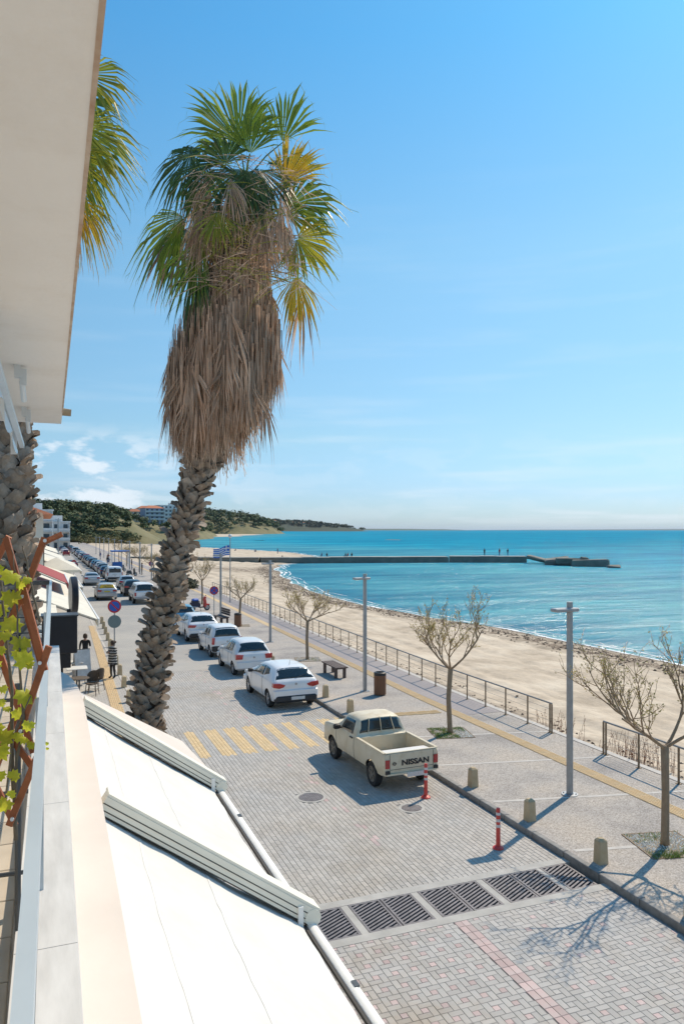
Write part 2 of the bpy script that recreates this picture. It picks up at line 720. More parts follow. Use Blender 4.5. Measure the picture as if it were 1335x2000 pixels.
fg, fy, fp = MB(), MB(), MB()
row = 0
xc_ = 3.12
ZEB = [(4.02 + k * 0.63, 4.02 + k * 0.63 + 0.36) for k in range(9)]
while xc_ < 9.2:                # long side of each paver lies along the street
    off = 0.1 if row % 2 else 0.0
    y = 12.0 - off
    x0, x1 = xc_, xc_ + 0.1
    xm = xc_ + 0.05
    while y < 33.98:
        ya, yb = max(y, 12.0), min(y + 0.2, 33.99)
        ym = (ya + yb) / 2
        if yb - ya > 0.03 and not any((xm - a) ** 2 + (ym - b) ** 2 < (r * 1.0) ** 2 for a, b, r in MAN):
            if 20.8 < ym < 23.7 and any(a <= xm <= b for a, b in ZEB):
                t = fy
            elif 6.1 < xm < 6.34 and rnd.random() < 0.12:
                t = fp
            else:
                t = fg
            paver_piece(t, x0, ya, x1, yb)
        y += 0.2
    xc_ += 0.102
    row += 1
tag(fg.build('running_bond_pavers', m_paver_far, road, fixn=False), kind='stuff')
tag(fy.build('crossing_stripe_pavers', m_yellow, road, fixn=False), kind='stuff')
tag(fp.build('lane_line_pavers', m_pink, road, fixn=False), kind='stuff')

# manholes
for k, (x, y, r) in enumerate(MAN):
    t = thing('manhole_cover', ['round iron manhole cover in the middle of the paved road',
                                'round iron manhole cover behind the cream pickup, half in its shadow'][k], 'manhole', (x, y, 0), rz=0.3 * k)
    MB().lathe([(r + 0.02, -0.014), (r + 0.02, 0.004), (r - 0.045, 0.004), (r - 0.05, -0.006)], 28, cap=False).build('frame', m_conc, t)
    lid = MB().lathe([(r - 0.06, -0.02), (r - 0.06, 0.001), (0.001, 0.001)], 28, cap=False)
    for a in range(-5, 6):
        w = math.sqrt(max(0, (r - 0.08) ** 2 - (a * 0.055) ** 2))
        lid.box((0, a * 0.055, 0.002), (2 * w, 0.02, 0.006))
        lid.box((a * 0.055, 0, 0.0017), (0.02, 2 * w, 0.006))
    lid.build('lid', m_iron, t)

# drain channel across the road
ch = MB()
for (ya, yb) in ((10.66, 10.86), (11.8, 12.0)):
    ch.box((6.18, (ya + yb) / 2, -0.1), (6.2, yb - ya, 0.206))
ch.box((6.18, 11.33, -0.45), (6.2, 0.94, 0.1))
drain = ch.build('drain_channel', m_conc)
tag(drain, 'concrete drain channel with iron grates across the paved road', 'drain')
GX = [8.87, 8.22, 7.63, 6.92, 6.33, 5.62, 5.03, 4.32, 3.73]
GW = 0.57


def grate_mesh():
    b = MB()
    w, dd = GW, 0.93
    for sx in (-1, 1):
        b.box((sx * (w / 2 - 0.02), 0, 0), (0.04, dd, 0.05))
        b.box((0, sx * (dd / 2 - 0.02), -0.001), (w - 0.08, 0.04, 0.048))
    return b.mesh('grate_frame', m_iron)


gf = grate_mesh()
bar_meshes = {}
for x in GX:
    fr = link('grate', gf, drain, loc=(x, 11.33, -0.022))
    w2, d2 = GW / 2 - 0.04, 0.93 / 2 - 0.04
    sl_ = 0.52                          # bars run askew: y = sl*x + k
    k = -d2 - sl_ * w2 + 0.05
    while k < d2 + sl_ * w2 - 0.03:
        xa, xb = max(-w2, (-d2 - k) / sl_), min(w2, (d2 - k) / sl_)
        if xb - xa > 0.04:
            key = round(k, 3)
            if key not in bar_meshes:
                bb = MB().bar((xa, sl_ * xa + k, 0), (xb, sl_ * xb + k, 0), 0.036, 0.04)
                bar_meshes[key] = bb.mesh('grate_bar', m_iron)
            link('bar', bar_meshes[key], fr)
        k += 0.082
for xs in (8.545, 7.275, 5.975, 4.675, 3.36):
    MB().box((xs, 11.33, -0.05), (0.07 if xs > 8 else 0.125, 0.938, 0.098)).build('separator', m_conc, drain)

# ---- left pavement (level with the road)
pav = MB()
pav.quad((-3.2, -6, 0.01), (3.1, -6, 0.01), (3.1, 34, 0.01), (-3.2, 34, 0.01))
pav.grid(lambda u_, v: (lerp(-3.2, 3.1, u_), 34 + v * 430, 0.012), 1, 20)
pavement = struct('pavement', pav, m_walk)
MB().box((3.06, 210, 0.0), (0.1, 440, 0.05)).build('edging', m_conc_white, pavement)

# ---- promenade
pr = MB()
SEG = [-6 + i * 4 for i in range(108)]


def strip(mb, x0, x1, z, ys, sh0=True, sh1=True):
    for a, b in zip(ys, ys[1:]):
        sa, sb = prom_shift(a), prom_shift(b)
        mb.quad((x0 + sa * sh0, a, z), (x1 + sa * sh1, a, z), (x1 + sb * sh1, b, z), (x0 + sb * sh0, b, z))


strip(pr, 9.4, 14.62, PZ, SEG, False, True)
for a, b in zip(SEG, SEG[1:]):         # outer wall face down to the sand
    pr.quad((14.62 + prom_shift(a), a, PZ), (14.62 + prom_shift(b), b, PZ), (14.62 + prom_shift(b), b, -0.8), (14.62 + prom_shift(a), a, -0.8))
promenade = struct('promenade', pr, m_agg)
w2 = MB()
strip(w2, 13.12, 14.45, PZ + 0.006, [y for y in SEG if y > 20])
w2.build('paver_border', m_walk2, promenade)
cop = MB()
strip(cop, 14.46, 14.66, PZ + 0.012, SEG)
cop.build('coping', m_conc_white, promenade)
# pale concrete joints in the paving
JL = MB()
for (xa, ya, xb, yb) in ((9.5, 17.6, 14.4, 16.55), (9.5, 14.78, 14.4, 13.65), (9.6, 20.4, 14.4, 19.3), (9.5, 11.95, 14.4, 10.8)):
    JL = MB()
    n = 8
    for i in range(n):
        t0, t1 = i / n, (i + 1) / n
        w = 0.055
        j0, j1 = 0.02 * fbm(xa + i, ya), 0.02 * fbm(xa + i + 1, ya)
        a = (lerp(xa, xb, t0), lerp(ya, yb, t0) + j0)
        b = (lerp(xa, xb, t1), lerp(ya, yb, t1) + j1)
        JL.add([(a[0], a[1] - w, PZ + 0.004), (b[0], b[1] - w, PZ + 0.004), (b[0], b[1] + w, PZ + 0.004), (a[0], a[1] + w, PZ + 0.004)], [(0, 1, 2, 3)])
    JL.build('concrete_joint', m_conc_white, promenade)

# kerb stones
kst = MB().bbox((0, 0, 0), (0.13, 0.985, 0.3), 0.012).mesh('kerb_stone', m_kerb)
kerb = MB()
kerb.box((9.36, 250, -0.03), (0.13, 400, 0.29))
kerb = struct('kerb', kerb, m_kerb)
for i in range(54):
    link('kerb_stone', kst, kerb, loc=(9.345, -3.5 + i, -0.028 + 0.002 * rnd.random()))

# tactile strips: ribbed tiles
def tactile_mesh(rot):
    b = MB()
    b.box((0, 0, 0), (0.396, 0.396, 0.02))
    for k in range(6):
        c = -0.165 + k * 0.066
        if rot:
            b.box((0, c, 0.012), (0.38, 0.03, 0.012), taper=0.93)
        else:
            b.box((c, 0, 0.012), (0.03, 0.38, 0.012), taper=0.93)
    return b.mesh('tactile_tile', m_tactile)


tt, ttr = tactile_mesh(False), tactile_mesh(True)
y = 8.0
while y < 46:
    link('tactile_tile', tt, promenade, loc=(12.91 + prom_shift(y), y, PZ + 0.004))
    y += 0.4
tf = MB()
strip(tf, 12.71, 13.11, PZ + 0.008, [46 + 4 * i for i in range(40)])
tf.build('tactile_strip_far', m_tactile, promenade)
x = 10.3
while x < 12.7:
    link('tactile_tile', ttr, promenade, loc=(x, 23.05 - (x - 10) * 0.12, PZ + 0.003))
    x += 0.4
for i in range(3):
    for j in range(2):
        link('tactile_tile', ttr, promenade, loc=(9.68 + j * 0.4, 22.3 + i * 0.4, PZ + 0.003))
y = 24.0
while y < 52:
    link('tactile_tile', tt, pavement, loc=(2.42 + 0.022 * (y - 28), y, 0.014))
    y += 0.4

# ---- beach
SHORE = [(-60, 36), (-20, 34.5), (10, 33.6), (32, 32.9), (48, 32.5), (60, 30.6), (70, 29.6), (85, 30.2), (100, 32.4), (112, 35), (135, 40), (153, 46),
         (165, 53), (180, 62), (210, 73), (240, 76), (280, 72), (316, 65), (360, 57), (410, 54), (450, 57), (500, 63), (560, 77),
         (650, 104), (750, 150), (900, 225), (1200, 330), (1500, 395)]
SEA_Z = -1.2


def shore(y):
    return sinterp(SHORE, y)


def beach_z(x, y):
    xi = 14.6 + prom_shift(y)
    xs = shore(y)
    t = (x - xi) / (xs - xi)
    z = lerp(-0.25, SEA_Z, max(0, min(1, t)) ** 1.3) if t <= 1 else SEA_Z - (x - xs) * 0.12
    k = max(0, min(1, (1.02 - t) * 8))
    tr = 0.09 * math.sin((x - xi) * 2.3 + 1.6 * fbm(x * 0.05, y * 0.02)) * max(0, fbm(x * 0.25, y * 0.015, 4) + 0.35)
    z += k * (0.05 * fbm(x * 0.6, y * 0.4, 1.5, 4) + 0.06 * fbm(x * 1.9, y * 1.9, 7, 3) + tr)
    if y < 140:                  # ruts left by the beach tractor
        for (o, w_, dp) in ((3.1, .22, .07), (4.6, .22, .07), (7.2, .3, .06), (8.8, .3, .06), (11.6, .25, .05), (13.0, .25, .05), (5.7, .5, .03)):
            xr = xi + o + 0.5 * math.sin(y * 0.06 + o) + 0.25 * fbm(y * 0.08, o)
            if abs(x - xr) < 1.2:
                z -= dp * math.exp(-((x - xr) / w_) ** 2) * (0.6 + 0.8 * fbm(y * 0.5, o, 3))
                z += dp * 0.5 * math.exp(-((x - xr - 2 * w_) / w_) ** 2)
    # heaped weed and sand along the promenade wall
    if t < 0.14:
        z += 0.12 * (1 - t / 0.14) * (0.6 + fbm(x * 0.8, y * 0.5, 3))
    # the wrack line ridge by the water
    z += 0.10 * math.exp(-((xs - x - 2.2) / 1.1) ** 2) * (0.7 + fbm(x * 0.3, y * 0.3, 9))
    return z


m_sand = bpy.data.materials.new('beach_sand')
m_sand.use_nodes = True
_nd, _lk = m_sand.node_tree.nodes, m_sand.node_tree.links
_bs = _nd['Principled BSDF']
_t = _nd.new('ShaderNodeTexCoord')
_n = _nd.new('ShaderNodeTexNoise')
_n.inputs['Scale'].default_value = 0.35
_n.inputs['Detail'].default_value = 9
_n.inputs['Roughness'].default_value = 0.65
_lk.new(_t.outputs['Object'], _n.inputs['Vector'])
_dry = ramp(_nd, _lk, _n.outputs['Fac'], [(0.34, (0.43, 0.35, 0.26)), (0.5, (0.58, 0.48, 0.365)), (0.66, (0.67, 0.575, 0.45))])
_at = _nd.new('ShaderNodeAttribute')
_at.attribute_name = 'wet'
_n2 = _nd.new('ShaderNodeTexNoise')
_n2.inputs['Scale'].default_value = 1.6
_n2.inputs['Detail'].default_value = 8
_n2.inputs['Roughness'].default_value = 0.7
_lk.new(_t.outputs['Object'], _n2.inputs['Vector'])
_weed = _nd.new('ShaderNodeAttribute')
_weed.attribute_name = 'weed'
_wf = math_node(_nd, _lk, 'MULTIPLY', _weed.outputs['Fac'], ramp(_nd, _lk, _n2.outputs['Fac'], [(0.40, g3(0.0)), (0.58, g3(1.0))]))
_mx = _nd.new('ShaderNodeMix')
_mx.data_type = 'RGBA'
_lk.new(_wf, _mx.inputs['Factor'])
_lk.new(_dry, _mx.inputs['A'])
_mx.inputs['B'].default_value = (0.16, 0.115, 0.08, 1)
_mw = _nd.new('ShaderNodeMix')
_mw.data_type = 'RGBA'
_lk.new(_at.outputs['Fac'], _mw.inputs['Factor'])
_lk.new(_mx.outputs['Result'], _mw.inputs['A'])
_mw.inputs['B'].default_value = (0.23, 0.185, 0.14, 1)
_lk.new(_mw.outputs['Result'], _bs.inputs['Base Color'])
_bs.inputs['Roughness'].default_value = 0.95
_bs.inputs['Specular IOR Level'].default_value = 0.2
_b = _nd.new('ShaderNodeBump')
_b.inputs['Strength'].default_value = 0.8
_b.inputs['Distance'].default_value = 0.08
_n3 = _nd.new('ShaderNodeTexNoise')
_n3.inputs['Scale'].default_value = 3.2
_n3.inputs['Detail'].default_value = 6
_lk.new(_t.outputs['Object'], _n3.inputs['Vector'])
_lk.new(_n3.outputs['Fac'], _b.inputs['Height'])
_lk.new(_b.outputs[0], _bs.inputs['Normal'])

bys = []
y = -30.0
while y < 1500:
    bys.append(y)
    y += 0.28 if 12 < y < 60 else (0.6 if 0 < y < 110 else (2.0 if y < 200 else (5.0 if y < 600 else 25)))
NXB = 125
V, Fc, wet, weed = [], [], [], []
for yy in bys:
    xi, xs = 14.55 + prom_shift(yy), shore(yy)
    for i in range(NXB + 1):
        x = lerp(xi, xs + 6, (i / NXB) ** 1.15)
        V.append((x, yy, beach_z(x, yy)))
        dsh = xs - x
        wet.append(max(0, min(1, 1.15 - dsh / 1.1)))
        wd = math.exp(-((dsh - 2.4 - 0.8 * fbm(yy * 0.05, 3)) / 1.5) ** 2) * (1.3 if yy < 115 else 0.45)
        wd += 0.75 * math.exp(-((x - xi) / 1.6) ** 2) * (1 if yy < 60 else 0.5)
        # old weed patch beside the pier's landward end
        wd += 1.2 * math.exp(-((x - 33) / 6) ** 2 - ((yy - 133) / 9) ** 2)
        weed.append(max(0, min(1, wd)))
for j in range(len(bys) - 1):
    for i in range(NXB):
        k = j * (NXB + 1) + i
        Fc.append((k, k + 1, k + NXB + 2, k + NXB + 1))
me = bpy.data.meshes.new('beach')
me.from_pydata(V, [], Fc)
me.materials.append(m_sand)
me.polygons.foreach_set('use_smooth', [True] * len(Fc))
for nm, dat in (('wet', wet), ('weed', weed)):
    at = me.attributes.new(nm, 'FLOAT', 'POINT')
    at.data.foreach_set('value', dat)
tag(link('beach', me), kind='structure')

# dry seaweed heaped along the waterline and under the railing
m_weed = M('dry_seaweed', (0.10, 0.07, 0.05), 0.95, var=0.4, vscale=4, island=0.4, col2=(0.17, 0.125, 0.09))
wk = MB()
for _ in range(5200):
    yy = rnd.uniform(14, 120) if rnd.random() < 0.8 else rnd.uniform(120, 150)
    if rnd.random() < 0.66:
        x = shore(yy) - abs(rnd.gauss(2.0, 1.0)) - 0.2
        sc = rnd.uniform(0.04, 0.13)
    else:
        x = 14.75 + prom_shift(yy) + abs(rnd.gauss(0, 0.9))
        sc = rnd.uniform(0.03, 0.09)
    z = beach_z(x, yy)
    a = rnd.uniform(0, math.pi)
    ca, sa = math.cos(a) * sc, math.sin(a) * sc
    k = rnd.uniform(0.4, 1.1)
    wk.add([(x - ca, yy - sa, z), (x + sa * k, yy - ca * k, z), (x + ca, yy + sa, z), (x - sa * k, yy + ca * k, z), (x, yy, z + sc * rnd.uniform(0.3, 0.8))],
           [(0, 1, 4), (1, 2, 4), (2, 3, 4), (3, 0, 4)])
tag(wk.build('seaweed', m_weed, fixn=False), 'dry brown seaweed strewn along the waterline and railing', 'seaweed', kind='stuff')

# ---- sea
m_sea = bpy.data.materials.new('sea_water')
m_sea.use_nodes = True
_nd, _lk = m_sea.node_tree.nodes, m_sea.node_tree.links
_bs = _nd['Principled BSDF']
_t = _nd.new('ShaderNodeTexCoord')


def sea_noise(sc, stretch, det=6, rot=0.0):
    mp = _nd.new('ShaderNodeMapping')
    mp.inputs['Scale'].default_value = stretch
    mp.inputs['Rotation'].default_value = (0, 0, rot)
    _lk.new(_t.outputs['Object'], mp.inputs[0])
    n = _nd.new('ShaderNodeTexNoise')
    n.inputs['Scale'].default_value = sc
    n.inputs['Detail'].default_value = det
    n.inputs['Roughness'].default_value = 0.6
    _lk.new(mp.outputs[0], n.inputs['Vector'])
    return n.outputs['Fac']


SEA_ROT = R(21)
big = sea_noise(0.012, (1, 2.4, 1), 5, SEA_ROT)
mid = sea_noise(0.10, (0.6, 2.6, 1), 7, SEA_ROT)
_sa = _nd.new('ShaderNodeAttribute')
_sa.attribute_name = 'depth'
deep = ramp(_nd, _lk, _sa.outputs['Fac'], [(0.0, (0.20, 0.38, 0.40)), (0.05, (0.06, 0.25, 0.34)), (0.16, (0.075, 0.30, 0.38)), (0.4, (0.070, 0.315, 0.40)), (0.65, (0.016, 0.29, 0.42)), (1.0, (0.004, 0.26, 0.40))])
patch = ramp(_nd, _lk, big, [(0.40, (0.66, 0.80, 0.88)), (0.58, (1.14, 1.12, 1.08))])
ch_ = ramp(_nd, _lk, mid, [(0.38, (0.62, 0.78, 0.86)), (0.62, (1.25, 1.17, 1.12))])
_m1 = _nd.new('ShaderNodeMix')
_m1.data_type = 'RGBA'
_m1.blend_type = 'MULTIPLY'
_m1.inputs['Factor'].default_value = 1
_lk.new(deep, _m1.inputs['A'])
_lk.new(patch, _m1.inputs['B'])
_m2 = _nd.new('ShaderNodeMix')
_m2.data_type = 'RGBA'
_m2.blend_type = 'MULTIPLY'
_m2.inputs['Factor'].default_value = 1
_lk.new(_m1.outputs['Result'], _m2.inputs['A'])
_lk.new(ch_, _m2.inputs['B'])
_lk.new(_m2.outputs['Result'], _bs.inputs['Base Color'])
_bs.inputs['Roughness'].default_value = 0.22
_bs.inputs['IOR'].default_value = 1.33
_bs.inputs['Specular IOR Level'].default_value = 0.0
w1 = sea_noise(0.55, (0.5, 1.7, 1), 5, SEA_ROT)
w2_ = sea_noise(2.6, (0.6, 1.5, 1), 4, SEA_ROT)
w3 = sea_noise(0.09, (0.5, 2.2, 1), 3, SEA_ROT)
hh = math_node(_nd, _lk, 'ADD', math_node(_nd, _lk, 'MULTIPLY', w1, 0.6),
               math_node(_nd, _lk, 'ADD', math_node(_nd, _lk, 'MULTIPLY', w2_, 0.16), math_node(_nd, _lk, 'MULTIPLY', w3, 1.6)))
_b = _nd.new('ShaderNodeBump')
_b.inputs['Strength'].default_value = 0.9
_b.inputs['Distance'].default_value = 0.8
_lk.new(hh, _b.inputs['Height'])
_lk.new(_b.outputs[0], _bs.inputs['Normal'])
_gl = _nd.new('ShaderNodeBsdfGlossy')          # choppy water mirrors only a little of the sky
_gl.inputs['Roughness'].default_value = 0.16
_lk.new(_b.outputs[0], _gl.inputs['Normal'])
_ms = _nd.new('ShaderNodeMixShader')
_ms.inputs[0].default_value = 0.07
_lk.new(_bs.outputs[0], _ms.inputs[1])
_lk.new(_gl.outputs[0], _ms.inputs[2])
_lk.new(_ms.outputs[0], _nd['Material Output'].inputs['Surface'])

V, Fc, dep = [], [], []
xs_ = [10, 20, 26, 28, 30, 31, 32, 33, 34, 35, 36, 38, 40, 43, 47, 52, 58, 65, 72, 80, 90, 105, 125, 150, 200, 300, 500, 900, 2000, 6000, 20000, 70000]
ys_ = [-3000, -500, -100] + [-60 + 6 * i for i in range(80)] + [440, 480, 540, 600, 700, 800, 1000, 1300, 1700, 2500, 5000, 12000, 30000, 80000]
for yy in ys_:
    for x in xs_:
        V.append((x, yy, SEA_Z))
        d = max(0, x - shore(max(-60, min(1500, yy))))
        dep.append(min(1, (d / 160) ** 0.7))
n_ = len(xs_)
for j in range(len(ys_) - 1):
    for i in range(n_ - 1):
        k = j * n_ + i
        Fc.append((k, k + 1, k + n_ + 1, k + n_))
me = bpy.data.meshes.new('sea')
me.from_pydata(V, [], Fc)
me.materials.append(m_sea)
at = me.attributes.new('depth', 'FLOAT', 'POINT')
at.data.foreach_set('value', dep)
tag(link('sea', me), kind='structure')

# foam where small waves break
m_foam = M('foam', (0.82, 0.84, 0.85), 0.7, var=0.08, vscale=3)
fm = MB()
for lane, (off, amp, wmax) in enumerate(((0.05, 0.45, 0.32), (0.75, 0.5, 0.22), (1.7, 0.6, 0.14))):
    y = -20.0
    pa = None
    while y < 330:
        st = 0.35 if y < 120 else 1.0
        x = shore(y) + off + amp * fbm(y * 0.12, lane * 5, 2) + 0.12 * fbm(y * 1.3, lane)
        w = 0.62 * wmax * max(0, 0.45 + 1.3 * fbm(y * 0.2, lane * 9.0, 5)) * (1.6 if y > 110 else 1)
        w *= (0.7 + 0.6 * rnd.random())
        z = max(SEA_Z, beach_z(x, y)) + 0.015
        p = ((x - w, y, z), (x + w * 0.35, y, max(SEA_Z, beach_z(x + w * .35, y)) + 0.012 + 0.09 * min(1, w)), (x + w, y, SEA_Z + 0.012))
        if pa and w > 0.015:
            fm.quad(pa[0], p[0], p[1], pa[1])
            fm.quad(pa[1], p[1], p[2], pa[2])
        pa = p
        y += st
tag(fm.build('wave_foam', m_foam, fixn=False), 'white foam of small waves along the shore', 'foam', kind='stuff')

# ================================================================== FAR LAND
m_grass_hill = M('hill_grass', (0.115, 0.12, 0.05), 0.95, var=0.3, vscale=0.06, bump=0.6, bscale=0.7, col2=(0.24, 0.20, 0.10), bdist=0.6)
m_cliff = M('cliff_earth', (0.34, 0.26, 0.17), 0.95, var=0.3, vscale=0.12, bump=0.6, bscale=0.6, bdist=0.8)
m_pine = M('pine_foliage', (0.048, 0.078, 0.028), 0.85, var=0.35, vscale=0.2, island=0.45, col2=(0.115, 0.135, 0.055))
m_pine_far = M('pine_foliage_far', (0.030, 0.05, 0.026), 0.9, var=0.3, vscale=0.05, island=0.4, col2=(0.05, 0.07, 0.035))
m_spring = M('spring_foliage', (0.17, 0.13, 0.05), 0.85, var=0.3, vscale=0.4, island=0.4, col2=(0.12, 0.13, 0.045))
m_bark = M('bark', (0.15, 0.115, 0.085), 0.9, var=0.3, vscale=6, bump=0.5, bscale=30)


def height_hill(name, x0, x1, y0, y1, fn, mat, nx, ny):
    b = MB()
    b.grid(lambda u_, v: (lerp(x0, x1, u_), lerp(y0, y1, v), fn(lerp(x0, x1, u_), lerp(y0, y1, v))), nx, ny)
    return struct(name, b, mat, smooth=True)


def hill1(x, y):      # wooded hill closing the street
    t = sinterp([(-400, 26), (-40, 21), (5, 17), (30, 16), (46, 12), (56, 4.5), (66, -3)], x - (y - 430) * 0.10)
    e = sinterp([(392, -1), (418, 0.45), (455, 0.95), (560, 1.1), (900, 1.2)], y + 0.25 * max(0, -x))
    return -0.5 + max(-1, t * e) + 1.2 * fbm(x * 0.03, y * 0.03, 1) * min(1, max(0, e))


height_hill('hill', -400, 70, 385, 900, hill1, m_grass_hill, 60, 50)


def hill2(x, y):      # second rise carrying the apartment blocks
    cx = sinterp([(520, 60), (700, 105), (900, 150)], y)
    t = sinterp([(-60, 18), (0, 13), (18, 9), (34, 2), (44, -3)], x - cx)
    e = sinterp([(500, 0), (580, 0.9), (900, 1.3)], y)
    return -1.5 + (t + 1.5) * e + 1.0 * fbm(x * 0.04, y * 0.04, 5)


height_hill('hill', 20, 260, 505, 1000, hill2, m_grass_hill, 50, 40)


def hill3(x, y):
    r_ = ((x - 300) / 175) ** 2 + ((y - 1640) / 330) ** 2
    return -2 + 40 * max(0, 1 - r_) ** 0.6 + 4 * fbm(x * 0.01, y * 0.01, 2) * (1 if r_ < 1 else 0)


height_hill('hill', 60, 480, 1300, 1980, hill3, m_grass_hill, 50, 50)


def hill4(x, y):
    t = (x - 700) / 1000.0          # ridge sinking towards the cape
    prof = sinterp([(-0.4, 88), (0.15, 74), (0.45, 64), (0.7, 52), (0.86, 36), (0.97, 6), (1.0, -3)], t)
    ey = max(0, 1 - ((y - 4400) / 620) ** 2) ** 0.5
    return -3 + prof * ey + 5 * fbm(x * 0.006, y * 0.006, 3) * ey


height_hill('hill', 300, 1720, 3700, 5100, hill4, m_pine_far, 80, 30)


def hill5(x, y):
    t = (x - 4000) / 3200.0
    prof = sinterp([(-1.2, 70), (0.0, 46), (0.5, 32), (0.85, 22), (1, 0)], t)
    return -4 + prof * max(0, 1 - ((y - 13000) / 1800) ** 2) ** 0.5 + 8 * fbm(x * 0.001, y * 0.001)


height_hill('headland', 0, 7250, 11000, 15000, hill5, m_pine_far, 50, 12)


def hill6(x, y):
    t = (x - 24000) / 14000.0
    prof = sinterp([(-1, -20), (-0.6, 20), (0, 55), (0.6, 75), (1.3, 60)], t)
    return -4 + prof * max(0, 1 - ((y - 21000) / 3000) ** 2) ** 0.5 + 10 * fbm(x * 0.0002, y * 0.0003)


height_hill('headland', 10000, 44000, 17500, 24500, hill6, m_pine_far, 60, 10)


def clump_tree(mb, x, y, z, h, r, n, flat=0.8, leaf=0.9, trunk=True):
    """one crown: many small tilted leaf patches through its volume"""
    for _ in range(n):
        while True:
            p = Vector((rnd.uniform(-1, 1), rnd.uniform(-1, 1), rnd.uniform(-1, 1)))
            if p.length < 1:
                break
        p *= 0.55 + 0.45 * p.length
        q = Vector((x + p.x * r, y + p.y * r, z + h * 0.62 + p.z * h * 0.38 * flat + 0.0))
        s_ = leaf * rnd.uniform(0.6, 1.3)
        nrm = (p + Vector((rnd.uniform(-.5, .5), rnd.uniform(-.5, .5), rnd.uniform(0, .9)))).normalized()
        a = nrm.orthogonal().normalized()
        b = nrm.cross(a)
        an = rnd.uniform(0, 6.28)
        a, b = a * math.cos(an) + b * math.sin(an), b * math.cos(an) - a * math.sin(an)
        mb.add([q - a * s_, q - b * s_ * 0.7 + nrm * s_ * 0.15, q + a * s_, q + b * s_ * 0.7 + nrm * s_ * 0.15], [(0, 1, 2, 3)])


# woods that read as one mass
wood = MB()
for _ in range(1150):
    x, y = (rnd.uniform(-90, 60), rnd.uniform(404, 520)) if rnd.random() < .75 else (rnd.uniform(-330, 60), rnd.uniform(402, 640))
    xe = x - (y - 430) * 0.10
    if xe > 44 and rnd.random() < 0.85:
        continue
    if xe > 36 and y < 470 and rnd.random() < 0.8:
        continue
    hgt = rnd.uniform(6.0, 9.0)
    clump_tree(wood, x, y, hill1(x, y), hgt, hgt * rnd.uniform(0.32, 0.45), 70, leaf=0.75)
for _ in range(70):       # front edge of the wood
    x = rnd.uniform(-60, 44)
    y = rnd.uniform(398, 420)
    clump_tree(wood, x, y, hill1(x, y), rnd.uniform(5, 9), rnd.uniform(2.2, 3.6), 90, leaf=0.6)
tag(wood.build('pine_wood', m_pine, fixn=False), 'dark green pine wood covering the hill at the street end', 'wood', kind='stuff')
wood = MB()
for _ in range(420):
    x, y = rnd.uniform(20, 200), rnd.uniform(540, 950)
    z = hill2(x, y)
    if z < 3 or (66 < x < 120 and 575 < y < 660):
        continue
    clump_tree(wood, x, y, z, rnd.uniform(4, 9), rnd.uniform(3, 5), 45, leaf=1.1)
for _ in range(520):
    x, y = rnd.uniform(130, 470), rnd.uniform(1310, 1900)
    z = hill3(x, y)
    if z < -0.5:
        continue
    clump_tree(wood, x, y, z - 1, rnd.uniform(11, 21), rnd.uniform(6, 10), 50, leaf=2.2)
tag(wood.build('hillside_wood', m_pine, fixn=False), 'mixed dark trees on the rise behind the palm trunk', 'wood', kind='stuff')
wood = MB()
for _ in range(520):
    x, y = rnd.uniform(650, 1690), rnd.uniform(3850, 4700)
    z = hill4(x, y)
    if z < 1:
        continue
    clump_tree(wood, x, y, z - 4, rnd.uniform(14, 26), rnd.uniform(14, 26), 22, leaf=7)
tag(wood.build('cape_wood', m_pine_far, fixn=False), 'hazy blue-green trees along the far cape', 'wood', kind='stuff')
wood = MB()
for _ in range(90):
    x = rnd.uniform(14, 52)
    y = rnd.uniform(330, 410)
    if x > 16 + (y - 330) * 0.42:
        continue
    clump_tree(wood, x, y, -0.5, rnd.uniform(2.5, 5.5), rnd.uniform(1.3, 2.5), 50, leaf=0.38)
tag(wood.build('roadside_shrubs', m_spring, fixn=False), 'low yellow-brown spring shrubs below the wooded hill', 'shrubs', kind='stuff')

# ---- buildings
m_wall_w = M('white_render', (0.72, 0.71, 0.69), 0.85, var=0.06, vscale=1.0)
m_wall_b = M('blue_grey_render', (0.34, 0.38, 0.50), 0.85, var=0.08, vscale=1.0)
m_wall_c = M('cream_render', (0.66, 0.60, 0.50), 0.85, var=0.08, vscale=1.2)
m_glass_far = M('window_glass', (0.05, 0.065, 0.085), 0.12, var=0.2, spec=0.6)
m_tile = M('roof_tiles', (0.47, 0.17, 0.085), 0.85, var=0.2, vscale=3, island=0.2)
m_shade_in = M('interior_dark', (0.05, 0.048, 0.045), 0.9)


